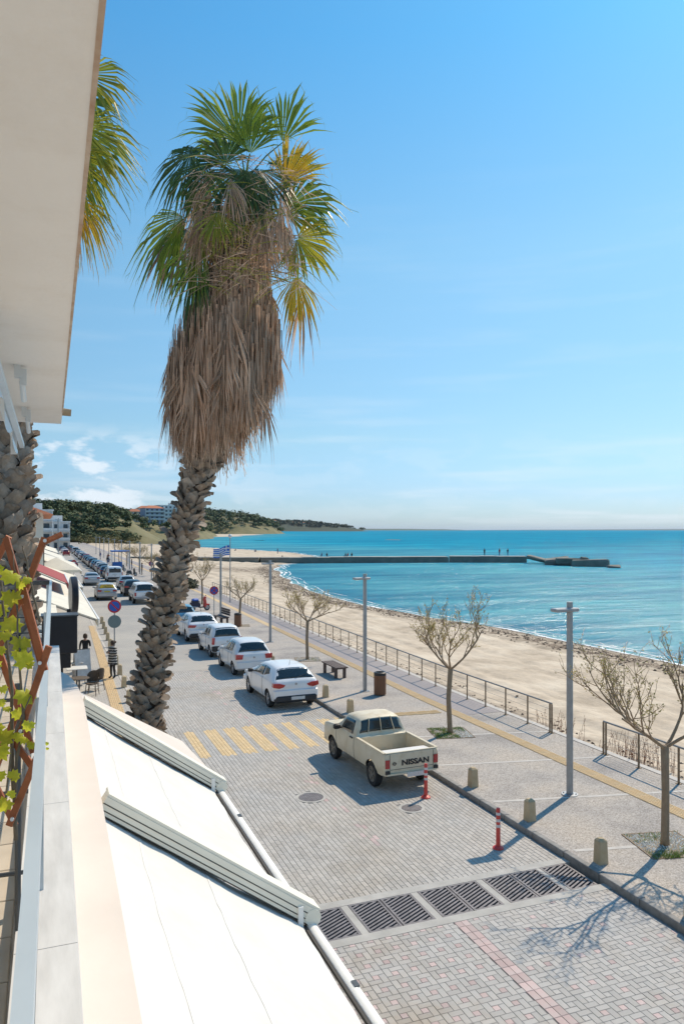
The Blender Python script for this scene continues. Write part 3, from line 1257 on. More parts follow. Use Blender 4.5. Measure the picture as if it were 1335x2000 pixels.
def block(name, label, loc, rz, w, d, floors, fh, wall, roof, cols=4, balc=True):
    """apartment block: walls, windows, balconies, roof; front faces local -Y"""
    t = thing(name, label, 'building', loc, rz)
    H_ = floors * fh
    b = MB()
    b.box((0, 0, H_ / 2 - 2), (w, d, H_ + 4))
    b.build('wall', wall, t)
    if roof == 'tile':
        rf = MB()
        rf.add([(-w / 2 - .5, -d / 2 - .5, H_), (w / 2 + .5, -d / 2 - .5, H_), (w / 2 + .5, d / 2 + .5, H_), (-w / 2 - .5, d / 2 + .5, H_),
                (-w / 5, 0, H_ + 2.2), (w / 5, 0, H_ + 2.2)],
               [(0, 1, 5, 4), (1, 2, 5), (2, 3, 4, 5), (3, 0, 4), (3, 2, 1, 0)])
        rf.build('roof', m_tile, t)
    else:
        MB().box((0, 0, H_ + 0.2), (w + 0.5, d + 0.5, 0.4)).box((w * 0.2, 0.3, H_ + 1.3), (w * 0.25, d * 0.4, 1.9)).build('roof', wall, t)
    wm = MB().box((0, 0, 0), (w / cols * 0.46, 0.12, fh * 0.62)).mesh('window', m_glass_far)
    ws = MB().box((0, 0, 0), (0.12, d / 3 * 0.4, fh * 0.5)).mesh('window', m_glass_far)
    for f in range(floors):
        z = f * fh
        for c in range(cols):
            x = -w / 2 + (c + 0.5) * w / cols
            link('window', wm, t, loc=(x, -d / 2, z + fh * 0.48))
        for c in range(2):
            link('window', ws, t, loc=(w / 2, -d / 4 + c * d / 2, z + fh * 0.55))
        if balc and f > 0:
            s_ = MB().box((0, -d / 2 - 0.7, z + 0.02), (w * 0.96, 1.4, 0.18))
            s_.box((0, -d / 2 - 1.38, z + 0.62), (w * 0.96, 0.07, 0.75))
            for e in (-1, 1):
                s_.box((e * w * 0.48, -d / 2 - 0.7, z + 1.3), (0.16, 1.4, fh - 0.1))
            s_.build('balcony', wall if wall is m_wall_w else m_wall_w, t)
    return t


bz = lambda x, y: hill2(x, y)
block('apartment_block', 'blue-grey hillside apartment block with red tiled roof', (77, 590, hill2(77, 590) - 0.5), R(12), 15, 11, 4, 2.9, m_wall_b, 'tile', 4)
block('apartment_block', 'white terraced apartment block behind the blue-grey one on the hill', (92, 612, hill2(92, 612) + 1.0), R(14), 17, 11, 5, 3.0, m_wall_w, 'flat', 5)
block('apartment_block', 'white apartment block beyond the palm trunk on the hill', (106, 640, hill2(100, 640)), R(14), 14, 11, 4, 3.0, m_wall_w, 'flat', 4)
block('apartment_block', 'cream house with tiled roof left on the hilltop', (68, 628, hill2(62, 628) + 1), R(8), 10, 9, 2, 3.0, m_wall_c, 'tile', 3)
block('apartment_block', 'small white house highest on the hill', (80, 665, hill2(72, 665) + 1), R(8), 11, 9, 3, 3.0, m_wall_w, 'tile', 3)
block('apartment_block', 'tall white apartment block at the far end of the street', (-5, 232, 0), R(4), 14, 14, 4, 2.9, m_wall_w, 'flat', 4)
block('apartment_block', 'lower white apartment block beyond the street shops', (2.0, 262, 0), R(4), 11, 12, 3, 2.9, m_wall_w, 'flat', 4)
for k in range(26):       # houses dotted over the cape
    x, y = 760 + k * 24 + rnd.uniform(-10, 10), rnd.uniform(3880, 4080)
    z = hill4(x, y)
    t = thing('cape_house', 'tiny pale house among the trees on the far cape', 'house', (x, y, z + 2), rnd.uniform(-.5, .5), 'houses dotted over the far cape')
    w = rnd.uniform(9, 18)
    hh_ = rnd.uniform(6, 11)
    MB().box((0, 0, hh_ / 2), (w, 10, hh_)).build('wall', m_wall_w, t)
    MB().add([(-w / 2 - 1, -6, hh_), (w / 2 + 1, -6, hh_), (w / 2 + 1, 6, hh_), (-w / 2 - 1, 6, hh_), (0, 0, hh_ + 3.5)],
             [(0, 1, 4), (1, 2, 4), (2, 3, 4), (3, 0, 4)]).build('roof', m_tile, t)

# ---- pier
m_pier = M('pier_concrete', (0.17, 0.155, 0.13), 0.9, var=0.3, vscale=0.6, bump=0.6, bscale=6, bdist=0.05, col2=(0.26, 0.24, 0.2))
m_pier_top = M('pier_deck', (0.42, 0.385, 0.33), 0.9, var=0.15, vscale=0.8, bump=0.3, bscale=5, bdist=0.03)
pier = thing('pier', 'long low concrete pier reaching from the beach into the bay', 'pier', (28, 172, SEA_Z))
PIER = [(19, 181.5), (33.8, 171.5), (45.4, 165.5), (70, 160), (87.2, 155.2)]
PIER2 = [(87.9, 155.0), (103.5, 147.5)]


def pier_part(pts, name, z0, z1, w, parent, mat, ox=28, oy=172, oz=SEA_Z):
    b = MB()
    for (xa, ya), (xb, yb) in zip(pts, pts[1:]):
        n = max(1, int(math.hypot(xb - xa, yb - ya) / 3))
        for i in range(n):
            a = Vector((lerp(xa, xb, i / n), lerp(ya, yb, i / n), 0))
            c = Vector((lerp(xa, xb, (i + 1) / n), lerp(ya, yb, (i + 1) / n), 0))
            dz = 0.07 * fbm(a.x * 0.2, 3) + rnd.uniform(-0.03, 0.03)
            b.bar(a + Vector((-ox, -oy, (z0 + z1) / 2 + dz)), c + Vector((-ox, -oy, (z0 + z1) / 2 + dz)), w + rnd.uniform(-0.1, 0.1), z1 - z0)
    return b.build(name, mat, parent)


pier_part(PIER, 'inner_section', -0.6, 1.15, 4.0, pier, m_pier)
pier_part(PIER2, 'outer_section', -0.6, 1.25, 4.0, pier, m_pier)
pier_part(PIER, 'deck', 1.2, 1.36, 3.7, pier, m_pier_top)
pier_part(PIER2, 'deck', 1.3, 1.46, 3.7, pier, m_pier_top)
# broken end: tipped slabs and rubble
for k, (x, y, z, w, d, h, rx, ry, lab) in enumerate((
        (102.3, 141.3, -0.15, 4.6, 3.8, 0.8, 0.02, 0.24, 'tilted concrete slab sliding off the end of the pier'),
        (102.6, 134.8, -0.45, 5.0, 3.8, 1.4, 0.1, -0.10, 'broken dark concrete block beyond the pier gap'),
        (103.5, 131.2, -0.4, 6.0, 3.8, 1.5, -0.05, 0.06, 'low dark slab in the middle of the broken pier end'),
        (104.9, 126.9, -0.55, 7.4, 4.0, 1.5, 0.0, -0.015, 'flat-topped dark concrete block near the outer end of the ruined pier'),
        (104.1, 127.7, 0.2, 1.7, 1.6, 1.0, 0.05, 0.02, 'small square block standing on the ruined pier'),
        (104.9, 119.9, -1.0, 2.6, 1.4, 0.7, 0.05, 0.03, 'lone flat rock off the tip of the ruined pier'))):
    b = MB()
    b.bbox((0, 0, 0), (w, d, h), 0.22, Matrix.Rotation(R(-36), 4, 'Z') @ Matrix.Rotation(rx, 4, 'X') @ Matrix.Rotation(ry, 4, 'Y'))
    for v_i in range(len(b.v)):
        p = Vector(b.v[v_i])
        b.v[v_i] = tuple(p + Vector((rnd.uniform(-.2, .2), rnd.uniform(-.2, .2), rnd.uniform(-.12, .12))))
    o = b.build('pier_rubble', m_pier)
    o.location = (x, y, z)
    tag(o, lab, 'concrete block', 'ruined outer end of the pier')

# ================================================================== THE BALCONY WE STAND ON
m_render = M('balcony_render', (0.86, 0.825, 0.785), 0.9, var=0.05, vscale=2.2, bump=0.35, bscale=28, bdist=0.008, col2=(0.89, 0.855, 0.815), stain=((0.90, 0.87, 0.83), 0.7, 0.5, 0.75))
m_edge_rust = M('stained_edge', (0.42, 0.26, 0.17), 0.9, var=0.3, vscale=5, col2=(0.62, 0.52, 0.42))
m_marble = M('grey_marble', (0.56, 0.55, 0.53), 0.4, var=0.1, vscale=2.4, stretch=(6, 1, 6), col2=(0.74, 0.73, 0.71), detail=8)
m_rail = M('painted_rail', (0.50, 0.58, 0.64), 0.35, metal=0.25, var=0.05, vscale=3)
m_floor = M('balcony_tiles', (0.50, 0.44, 0.36), 0.7, var=0.1, vscale=4, island=0.1, bump=0.15, bscale=60, bdist=0.003)
m_terra = M('terracotta_slat', (0.36, 0.115, 0.045), 0.55, var=0.2, vscale=14, stretch=(1, 1, 0.3), island=0.12, bump=0.3, bscale=60, bdist=0.003, stain=((0.62, 0.58, 0.55), 11, 0.5, 0.68))
m_metal_dk = M('dark_metal', (0.11, 0.115, 0.12), 0.45, metal=0.6, var=0.15)
m_white_al = M('cream_aluminium', (0.80, 0.77, 0.66), 0.42, var=0.05, vscale=2)
m_awn_white = M('awning_fabric', (0.72, 0.715, 0.695), 0.8, var=0.03, vscale=1.5, trans=0.12, col2=(0.75, 0.745, 0.725), stain=((0.95, 0.93, 0.89), 1.1, 0.5, 0.75))
m_pinkish = M('ledge_render', (0.62, 0.56, 0.51), 0.9, var=0.05, vscale=1.6, bump=0.2, bscale=40, bdist=0.004, col2=(0.68, 0.62, 0.565))
m_white_pl = M('white_plastic', (0.74, 0.76, 0.77), 0.4, var=0.05)
m_gap = M('gap_shade', (0.06, 0.055, 0.05), 0.8)  # dark colour painting the shade in awning gaps and guide grooves

# the outer edge of building leans 0.6 degrees off the street line
def EX(x0, y):
    return x0 + 0.0095 * y


bal = thing('balcony', 'cream balcony with marble kerb and pale blue metal railing', 'balcony', (0, 0, 4.3))
OB = Vector((0, 0, -4.3))


def pl(mb, name, mat, **kw):
    mb.v = [tuple(Vector(p) + OB) for p in mb.v]
    return mb.build(name, mat, bal, **kw)


# wall / slab below the marble kerb
wb = MB()
wb.add([(EX(0.02, -2), -2, 4.1), (EX(0.02, 10), 10, 4.1), (-1.9, 10, 4.1), (-1.9, -2, 4.1),
        (EX(0.02, -2), -2, 4.775), (EX(0.02, 10), 10, 4.775), (-1.9, 10, 4.775), (-1.9, -2, 4.775)],
       [(0, 1, 5, 4), (1, 2, 6, 5), (2, 3, 7, 6), (3, 0, 4, 7), (0, 3, 2, 1), (4, 5, 6, 7)])
pl(wb, 'slab', m_render)
# kerb wall and marble caps
kw_ = MB()
kw_.add([(EX(0.045, -2), -2, 4.3), (EX(0.045, 10), 10, 4.3), (EX(-0.10, 10), 10, 4.3), (EX(-0.10, -2), -2, 4.3),
         (EX(0.045, -2), -2, 4.845), (EX(0.045, 10), 10, 4.845), (EX(-0.10, 10), 10, 4.845), (EX(-0.10, -2), -2, 4.845)],
        [(0, 1, 5, 4), (1, 2, 6, 5), (2, 3, 7, 6), (3, 0, 4, 7), (4, 5, 6, 7)])
pl(kw_, 'kerb_wall', m_render)
y = -1.6
i = 0
while y < 9.9:
    y2 = min(y + 1.46, 10.02)
    b = MB()
    a0, a1 = y + 0.002, y2 - 0.002
    b.add([(EX(-0.12, a0), a0, 4.845), (EX(0.088, a0), a0, 4.845), (EX(0.088, a1), a1, 4.845), (EX(-0.12, a1), a1, 4.845),
           (EX(-0.12, a0), a0, 4.87), (EX(0.084, a0), a0, 4.87), (EX(0.084, a1), a1, 4.87), (EX(-0.12, a1), a1, 4.87)],
          [(0, 1, 5, 4), (1, 2, 6, 5), (2, 3, 7, 6), (3, 0, 4, 7), (4, 5, 6, 7), (3, 2, 1, 0)])
    pl(b, 'marble_cap', m_marble)
    y = y2
    i += 1
# floor tiles
ftm = MB().bbox((0, 0, 0), (0.292, 0.292, 0.02), 0.003).mesh('floor_tile', m_floor)
for i in range(6):
    for j in range(34):
        link('floor_tile', ftm, bal, loc=(-0.255 - i * 0.3, -0.1 + j * 0.3, 4.79 - 4.3))
# railing
rl = MB()
rl.bar((-0.036, 0.2, 5.66), (EX(-0.045, 10) + 0.035, 9.97, 5.66), 0.027, 0.05)
pl(rl, 'handrail', m_rail)
rl = MB()
rl.bar((EX(-0.0, 10), 9.97, 5.655), (-1.85, 9.97, 5.655), 0.04, 0.05)
pl(rl, 'end_handrail', m_metal_dk)
for yy in (3.25, 6.6, 9.93):
    p = MB().bar((EX(-0.045, yy), yy, 4.87), (EX(-0.045, yy), yy, 5.63), 0.03, 0.03)
    pl(p, 'railing_post', m_rail)
for z in (5.05, 5.24, 5.43):
    p = MB().tube([(-0.045, 0.2, z), (EX(-0.045, 9.9), 9.9, z)], 0.007, 6)
    pl(p, 'railing_wire', m_metal_dk)
    p = MB().tube([(-0.02, 9.95, z), (-1.85, 9.95, z)], 0.008, 6)
    pl(p, 'railing_wire', m_metal_dk)
for (yy, z) in ((2.95, 5.36), (3.3, 5.62), (3.0, 5.05)):
    p = MB().tube([(-0.05, yy, z), (-0.6, yy + 0.02, z)], 0.008, 6)
    pl(p, 'cross_bar', m_metal_dk)
p = MB().tube([(-0.085, 2.95, 4.75), (-0.085, 2.95, 5.75)], 0.012, 6)
pl(p, 'trellis_pole', m_metal_dk)

# house wall behind the balcony and slab of the balcony above
upper = thing('upper_balcony', 'cream underside of the balcony above, with brown stained edge', 'balcony', (0, 0, 7.61))
us = MB()
us.add([(0.10, -3, 0), (0.205, 9.98, 0), (-1.9, 9.98, 0), (-1.9, -3, 0), (0.10, -3, .22), (0.205, 9.98, .22), (-1.9, 9.98, .22), (-1.9, -3, .22)],
       [(0, 1, 5, 4), (1, 2, 6, 5), (2, 3, 7, 6), (3, 0, 4, 7), (0, 3, 2, 1), (4, 5, 6, 7)])
us.build('slab', m_render, upper)
dr = MB()
dr.add([(0.103, -3, -0.004), (0.204, 9.0, -0.004), (0.190, 9.0, -0.004), (0.085, -3, -0.004), (0.103, -3, .02), (0.204, 9.0, .02), (0.19, 9.0, .02), (0.085, -3, .02)],
       [(0, 1, 5, 4), (1, 2, 6, 5), (2, 3, 7, 6), (3, 0, 4, 7), (0, 3, 2, 1)])
dr.build('drip_edge', m_edge_rust, upper)
sp = MB()
sp.tube([(0.18, 9.35, 0.06), (0.30, 9.35, 0.05)], [0.045, 0.04], 12)
sp.build('drain_spout', m_cliff, upper)
hw = MB()
hw.box((-2.1, 3.5, 6.0), (0.3, 13, 12))
hw = hw.build('house_wall', m_render)
tag(hw, 'cream rendered house wall behind the balcony', 'wall')
# awning rolled up under the upper balcony: cassette, folded arms, brackets
aw = thing('folded_awning', 'white folded awning frame hanging under the upper balcony', 'awning', (-0.6, 6, 7.5))


def at(mb, name, mat, ox=-0.6, oy=6, oz=7.5, parent=None):
    mb.v = [(p[0] - ox, p[1] - oy, p[2] - oz) for p in mb.v]
    return mb.build(name, mat, parent or aw)


b = MB().tube([(-0.36, 3.0, 7.47), (-0.32, 9.5, 7.44)], 0.055, 10)
at(b, 'roller', m_white_pl)
b = MB().bar((-0.30, 5.2, 7.43), (-0.235, 9.8, 7.30), 0.05, 0.05)
at(b, 'front_bar', m_white_pl)
b = MB()
b.grid(lambda u_, v: (lerp(-0.36, -0.25, v) + 0.01 * math.sin(u_ * 20), lerp(5.0, 9.7, u_), lerp(7.45, 7.1 + 0.05 * math.sin(u_ * 17), v)), 24, 6)
at(b, 'hanging_fabric', m_white_pl)
b = MB().bar((-0.30, 9.0, 7.45), (-0.33, 9.9, 7.22), 0.07, 0.03)
at(b, 'folding_arm', m_white_pl)
for yy in (6.55, 8.75):
    b = MB().box((-0.19, yy, 7.56), (0.05, 0.07, 0.1)).box((-0.15, yy + 0.02, 7.52), (0.05, 0.05, 0.13))
    at(b, 'bracket', m_metal_dk if yy < 0 else m_white_pl)
    b = MB().tube([(-0.16, yy + 0.05, 7.49), (-0.15, yy + 0.3, 7.38)], 0.022, 8)
    at(b, 'bracket_arm', m_white_pl)

# ---- ledge over the shop front and the shop awnings
led = thing('shop_ledge', 'pink-cream ledge below the marble kerb above the shop awnings', 'ledge', (0, 4, 4.1))
b = MB()
poly = [(EX(0.047, -2), -2)]
for yy in (0, 3, 6, 9, 9.4):
    poly.append((0.345 + 0.009 * yy if yy > -1 else 0.33, yy))
poly = [(0.34, -2)] + [(0.34 + 0.0105 * yy, yy) for yy in (0, 3, 6, 9.2)]
for k in range(1, 9):                      # rounded outer corner
    a = k / 8 * math.pi / 2
    poly.append((0.437 - 0.25 * (1 - math.cos(a)), 9.2 + 2.2 * math.sin(a)))
poly.append((0.10, 11.45))
poly.append((EX(0.047, 10), 10.03))
poly.append((EX(0.047, -2), -2))
b.prism([(x, y - 4) for x, y in poly], 0.0, 0.2, 'z')
b.build('ledge', m_pinkish, led)
b = MB().box((-0.9, 0.0, -2.05), (1.9, 13, 4.1))
b.build('shop_front', m_wall_c, led)
AW_P0 = Vector((0.42, 0, 4.20))          # top and bottom of the sloping guides
AW_P1 = Vector((2.10, 0, 3.03))
adir = (AW_P1 - AW_P0).normalized()
anrm = Vector((-adir.z, 0, adir.x))


def awning(name, label, y0, y1, fold):
    t = thing(name, label, 'awning', (0.42, (y0 + y1) / 2, 3.0))
    off = Vector((0.42, (y0 + y1) / 2, 3.0))
    def put(mb, nm, mat, **kw):
        mb.v = [tuple(Vector(p) - off) for p in mb.v]
        return mb.build(nm, mat, t, **kw)
    # fabric, slightly slack, in sewn widths
    L = (AW_P1 - AW_P0).length
    US = (0.0, 0.2, 0.52, 1.0)
    ya, yb = y0 - 0.04, y1 + 0.06
    def f(u_, v):
        sag = 0.018 * math.sin(u_ * math.pi) + 0.022 * math.sin(v * math.pi) * (0.4 + u_)
        p = AW_P0 + adir * (L * u_ * 0.985) - anrm * (0.088 + sag - 0.014 * fbm(u_ * 2, v * 7, fold) - 0.006 * fbm(u_ * 7, v * 16, fold))
        return Vector((p.x, lerp(ya, yb, v), p.z))
    for w in range(3):                   # cloth widths sewn lengthwise
        ua, ub = US[w], US[w + 1]
        b = MB()
        b.grid(lambda a_, v: f(lerp(ua, ub, a_), v), 8, 24)
        b.grid(lambda a_, v: f(lerp(ua, ub, a_), v) - anrm * 0.004, 8, 24)
        put(b, 'fabric_width', m_awn_white, smooth=True)
        if w:
            s_ = MB()
            for k in range(24):
                s_.bar(f(ua, k / 24) + anrm * 0.002, f(ua, (k + 1) / 24) + anrm * 0.002, 0.022, 0.0015, up=anrm)
            put(s_, 'seam', m_awn_seam)
    # front bar
    e = AW_P1 - anrm * 0.10
    b = MB()
    b.tube([(e.x + 0.07, y0 - 0.02, e.z - 0.03), (e.x + 0.07, y1 + 0.02, e.z - 0.03)], 0.052, 14)
    put(b, 'front_bar', m_white_pl2, smooth=40)
    b = MB().box((e.x + 0.012, (y0 + y1) / 2, e.z - 0.008), (0.024, y1 - y0 - 0.1, 0.03))
    put(b, 'gap_shade_strip', m_gap)  # dark strip drawn for the shaded gap behind the front bar
    b = MB()
    for yy in (y0 + 0.35, y1 - 1.0):
        b.box((e.x + 0.085, yy, e.z + 0.022), (0.04, 0.075, 0.012))
    put(b, 'clip', m_metal_dk)
    return t, put


m_awn_seam = M('awning_seam', (0.69, 0.68, 0.65), 0.85, var=0.05)
m_white_pl2 = M('white_bar', (0.86, 0.85, 0.81), 0.4, var=0.04)


def guide(put, yc, w=0.15, h=0.13):
    """cream box guide with three grooves on its side"""
    b = MB()
    a = AW_P0 + Vector((0, yc, 0))
    c = AW_P1 + Vector((0, yc, 0)) + adir * 0.05
    b.bar(a, c, w, h, up=anrm)
    b.bar(a + anrm * (h / 2 + 0.012) + Vector((0, 0.02, 0)), c + anrm * (h / 2 + 0.012) + Vector((0, 0.02, 0)), w + 0.03, 0.022, up=anrm)
    put(b, 'guide_rail', m_white_al)
    g = MB()
    for k in (-0.035, 0.012):
        o = anrm * k + Vector((0, -w / 2 - 0.001, 0))
        g.bar(a + o, c + o, 0.003, 0.008, up=anrm)
    o = anrm * (-h / 2 - 0.006)
    g.bar(a + o, c + o, w * 0.9, 0.012, up=anrm)
    put(g, 'groove', m_gap)
    e = MB().tube([c - adir * 0.02 + Vector((0, -w / 2 - 0.006, 0)), c - adir * 0.02 + Vector((0, w / 2 + 0.006, 0))], h / 2 + 0.006, 14)
    put(e, 'end_cap', m_white_al, smooth=40)
    k = MB().box(tuple(c - adir * 0.16 + Vector((0, -w / 2 - 0.012, -0.06))), (0.045, 0.02, 0.2)).box(tuple(c - adir * 0.16 + Vector((0, -w / 2 - 0.02, -0.16))), (0.06, 0.05, 0.03))
    put(k, 'bracket', m_white_pl2)
    return b


t, put = awning('shop_awning', 'white shop awning nearest the camera, below the marble kerb', 2.72, 6.14, 1.0)
guide(put, 6.14)
t, put = awning('shop_awning', 'white shop awning further from the camera, beside the palm trunk', 6.30, 9.66, 4.0)
guide(put, 9.66, w=0.15)
b = MB()
for yy in (9.74,):                        # flat closing panel beyond the far guide
    q = [AW_P0 + anrm * 0.03 + Vector((0, yy, 0)), AW_P1 + adir * 0.02 + anrm * 0.03 + Vector((0, yy, 0)), AW_P0.lerp(AW_P1, 0.86) + anrm * 0.03 + Vector((0, 11.15, 0)), AW_P0 + anrm * 0.03 + Vector((0, 10.25, 0))]
    b.add([tuple(p) for p in q] + [tuple(p - anrm * 0.04) for p in q], [(0, 1, 2, 3), (7, 6, 5, 4), (0, 4, 5, 1), (1, 5, 6, 2), (2, 6, 7, 3), (3, 7, 4, 0)])
put(b, 'closing_panel', m_pinkish)

# ---- trellis with climbing vine
TR = Vector((-0.05, 2.7, 4.7))
trel = thing('trellis', 'terracotta wooden lattice trellis leaning on the balcony rail', 'trellis', TR)


def trel_part(mb, name, mat, parent=None, **kw):
    mb.v = [tuple(Vector(p) - TR) for p in mb.v]
    return mb.build(name, mat, parent or trel, **kw)


def TP(px, py, d):            # lattice joints were measured on the rail plane; d = metres in front of the lens
    l = (px - 667.5) / 1480 * d
    return Vector((d * SN + l * CS, d * CS - l * SN, CAM_H - (py - 1035) / 1480 * d))


SL = [((122, 1043), (80, 1062), 2.52, 2.50), ((88, 1050), (40, 1180), 2.50, 2.46), ((12, 1050), (82, 1300), 2.60, 2.55), ((18, 1048), (-40, 1160), 2.62, 2.66),
      ((46, 1150), (88, 1310), 2.45, 2.42), ((96, 1262), (36, 1440), 2.40, 2.44), ((40, 1170), (-30, 1330), 2.48, 2.52),
      ((-12, 1240), (66, 1470), 2.55, 2.58), ((30, 1400), (-30, 1560), 2.50, 2.52), ((22, 1440), (66, 1500), 2.47, 2.46),
      ((-20, 1510), (30, 1612), 2.56, 2.58), ((76, 1470), (18, 1612), 2.43, 2.47), ((-60, 1330), (10, 1480), 2.6, 2.6)]
rv = MB()
for (a, b_, d0, d1) in SL:
    p, q = TP(*a, d0), TP(*b_, d1)
    s_ = MB().bar(p, q, 0.009, 0.021, up=Vector((CS, -SN, 0.25)))
    trel_part(s_, 'slat', m_terra)
for (x, y, d) in ((88, 1056, 2.49), (44, 1165, 2.46), (78, 1295, 2.41), (24, 1600, 2.46), (40, 1428, 2.43)):
    c = TP(x, y, d - 0.015)
    rv.lathe([(0.006, -0.004), (0.006, 0.004)], 8, c=c, M4=Matrix.Rotation(R(90), 4, 'X'))
trel_part(rv, 'rivet', m_white_pl)

m_stem = M('vine_stem', (0.16, 0.135, 0.10), 0.9, var=0.3, vscale=20)
m_leaf = M('vine_leaf', (0.46, 0.52, 0.03), 0.5, var=0.2, vscale=14, island=0.22, trans=0.62, col2=(0.70, 0.68, 0.07))
vine = thing('vine', 'yellow-green grape vine climbing the terracotta trellis', 'vine', (-0.08, 2.75, 4.7))
VO = Vector((-0.08, 2.75, 4.7))


def vine_stem(pts, r0):
    P = [TP(x, y, d) - VO for x, y, d in pts]
    Q = []
    for a, b_ in zip(P, P[1:]):
        for k in range(4):
            j = Vector((rnd.uniform(-1, 1), rnd.uniform(-1, 1), 0)) * 0.004
            Q.append(a.lerp(b_, k / 4) + j)
    Q.append(P[-1])
    n = len(Q)
    MB().tube(Q, [r0 * (1 - 0.6 * i / n) for i in range(n)], 6).build('stem', m_stem, vine, smooth=True)


vine_stem([(30, 1640, 2.5), (26, 1480, 2.46), (22, 1350, 2.44), (8, 1200, 2.44), (0, 1120, 2.46)], 0.008)
vine_stem([(28, 1560, 2.47), (44, 1400, 2.42), (38, 1270, 2.4), (34, 1180, 2.42)], 0.006)
vine_stem([(78, 1215, 2.40), (64, 1150, 2.42), (50, 1080, 2.44), (44, 1066, 2.45)], 0.0045)
vine_stem([(34, 1190, 2.42), (30, 1120, 2.43), (22, 1070, 2.46)], 0.003)
vine_stem([(10, 1560, 2.43), (26, 1440, 2.41), (60, 1360, 2.40)], 0.004)


def grape_leaf(c, r, nrm, up):
    """five-lobed leaf, cupped, with a folded midrib"""
    nrm = nrm.normalized()
    x = up.cross(nrm).normalized()
    y = nrm.cross(x)
    out = [(0, 1.0), (0.28, 0.62), (0.62, 0.72), (0.55, 0.32), (0.95, 0.22), (0.72, -0.12), (0.78, -0.5), (0.4, -0.45), (0.14, -0.62), (0, -0.3)]
    pts = out + [(-a, b) for a, b in reversed(out[1:-1])]
    V_ = []
    for a, b in pts:
        a *= 1 + rnd.uniform(-.08, .08)
        b *= 1 + rnd.uniform(-.08, .08)
        rr = math.hypot(a, b)
        V_.append(c + (x * a + y * b) * r + nrm * r * (-0.30 * rr * rr + 0.22 * abs(a) + rnd.uniform(-.05, .05)))
    V_.append(c + nrm * r * 0.02)
    k = len(pts)
    mid = [c + (x * a * 0.5 + y * b * 0.5) * r + nrm * r * (0.06 * rnd.uniform(0, 1) + 0.1 * abs(a)) for a, b in pts]
    V_ = V_[:k] + mid + [V_[k]]
    F = []
    for i in range(k):
        j = (i + 1) % k
        F += [(i, j, k + j, k + i), (k + i, k + j, 2 * k)]
    b = MB().add(V_, F)
    b.build('leaf', m_leaf, vine, smooth=True, fixn=False)


LV = [(22, 1125, 34), (40, 1140, 22), (22, 1165, 34), (2, 1190, 26), (22, 1222, 36), (10, 1240, 22), (42, 1255, 34), (48, 1290, 34), (36, 1275, 24), (56, 1298, 18),
      (50, 1358, 36), (2, 1372, 16), (36, 1392, 26), (14, 1384, 14), (56, 1416, 22), (8, 1442, 34), (2, 1468, 30), (34, 1440, 20), (48, 1445, 16), (0, 1514, 20), (27, 1516, 22), (62, 1455, 16),
      (92, 1452, 7), (93, 1462, 6), (10, 1570, 28), (22, 1552, 16), (-6, 1110, 24), (-10, 1300, 24), (-8, 1420, 30), (2, 1270, 18), (6, 1345, 16), (54, 1132, 16)]
for (px, py, rr) in LV:
    d = rnd.uniform(2.34, 2.44)
    c = TP(px, py, d) - VO
    nrm = Vector((rnd.uniform(-.5, .5), -1 + rnd.uniform(-.2, .3), rnd.uniform(0.0, .9)))
    up = Vector((rnd.uniform(-.7, .7), rnd.uniform(-.2, .2), -1 if rnd.random() < .7 else 0.4))
    grape_leaf(c, rr / 1480 * d * 0.68, nrm, up)

# ================================================================== PALMS
m_boot = M('palm_boot', (0.21, 0.155, 0.115), 0.9, var=0.25, vscale=9, bump=0.5, bscale=50, island=0.32, bdist=0.006, col2=(0.40, 0.315, 0.24))
m_boot_grey = M('palm_boot_grey', (0.225, 0.185, 0.15), 0.92, var=0.25, vscale=9, bump=0.5, bscale=50, island=0.30, bdist=0.006, col2=(0.39, 0.33, 0.275))
m_trunk_in = M('palm_fibre', (0.07, 0.05, 0.038), 0.95, var=0.3, vscale=12)
m_dead = M('dead_frond', (0.50, 0.315, 0.20), 0.8, var=0.3, vscale=3, island=0.5, trans=0.42, col2=(0.62, 0.47, 0.355))
m_green = M('frond_green', (0.15, 0.24, 0.03), 0.42, var=0.25, vscale=2.5, island=0.25, trans=0.35, col2=(0.27, 0.34, 0.04))
m_dkgreen = M('frond_dark_green', (0.055, 0.115, 0.03), 0.42, var=0.3, vscale=2.5, island=0.3, trans=0.25, col2=(0.075, 0.125, 0.03))
m_yellow_f = M('frond_yellow', (0.62, 0.38, 0.03), 0.45, var=0.25, vscale=2.5, island=0.2, trans=0.4, col2=(0.33, 0.32, 0.04))
m_lime = M('frond_lime', (0.27, 0.33, 0.03), 0.42, var=0.25, vscale=2.5, island=0.25, trans=0.42, col2=(0.40, 0.34, 0.04))
VR = Vector((CS, -SN, 0))          # across the view
VA = Vector((SN, CS, 0))           # away from the lens
VZ = Vector((0, 0, 1))


def boot_mesh(name, mat, seed, L=0.24, W=0.17):
    r_ = random.Random(seed)
    b = MB()
    # local: x across, y up the trunk, z out of the trunk
    secs = []
    for t in (0.0, 0.35, 0.7, 1.0):
        w = W * (1.0 - 0.35 * t) * 0.5
        y = L * t
        z = 0.012 + 0.03 * t + 0.07 * t ** 3 * r_.uniform(0.3, 1.5)
        th = 0.035 * (1 - 0.55 * t)
        secs.append([(-w, y, z - 0.02), (-w * 0.5, y + 0.012 * t, z + 0.012), (w * 0.1, y - 0.02 * t * r_.uniform(0, 2), z + 0.018), (w * 0.55, y + 0.015 * t, z + 0.01), (w, y, z - 0.02),
                     (w * 0.5, y, z - th), (-w * 0.5, y, z - th)])
    P = [p for s_ in secs for p in s_]
    F = []
    for i in range(3):
        for k in range(7):
            k2 = (k + 1) % 7
            F.append((i * 7 + k, i * 7 + k2, i * 7 + 7 + k2, i * 7 + 7 + k))
    F.append(tuple(range(21, 28)))
    b.add(P, F)
    return b.mesh(name, mat)


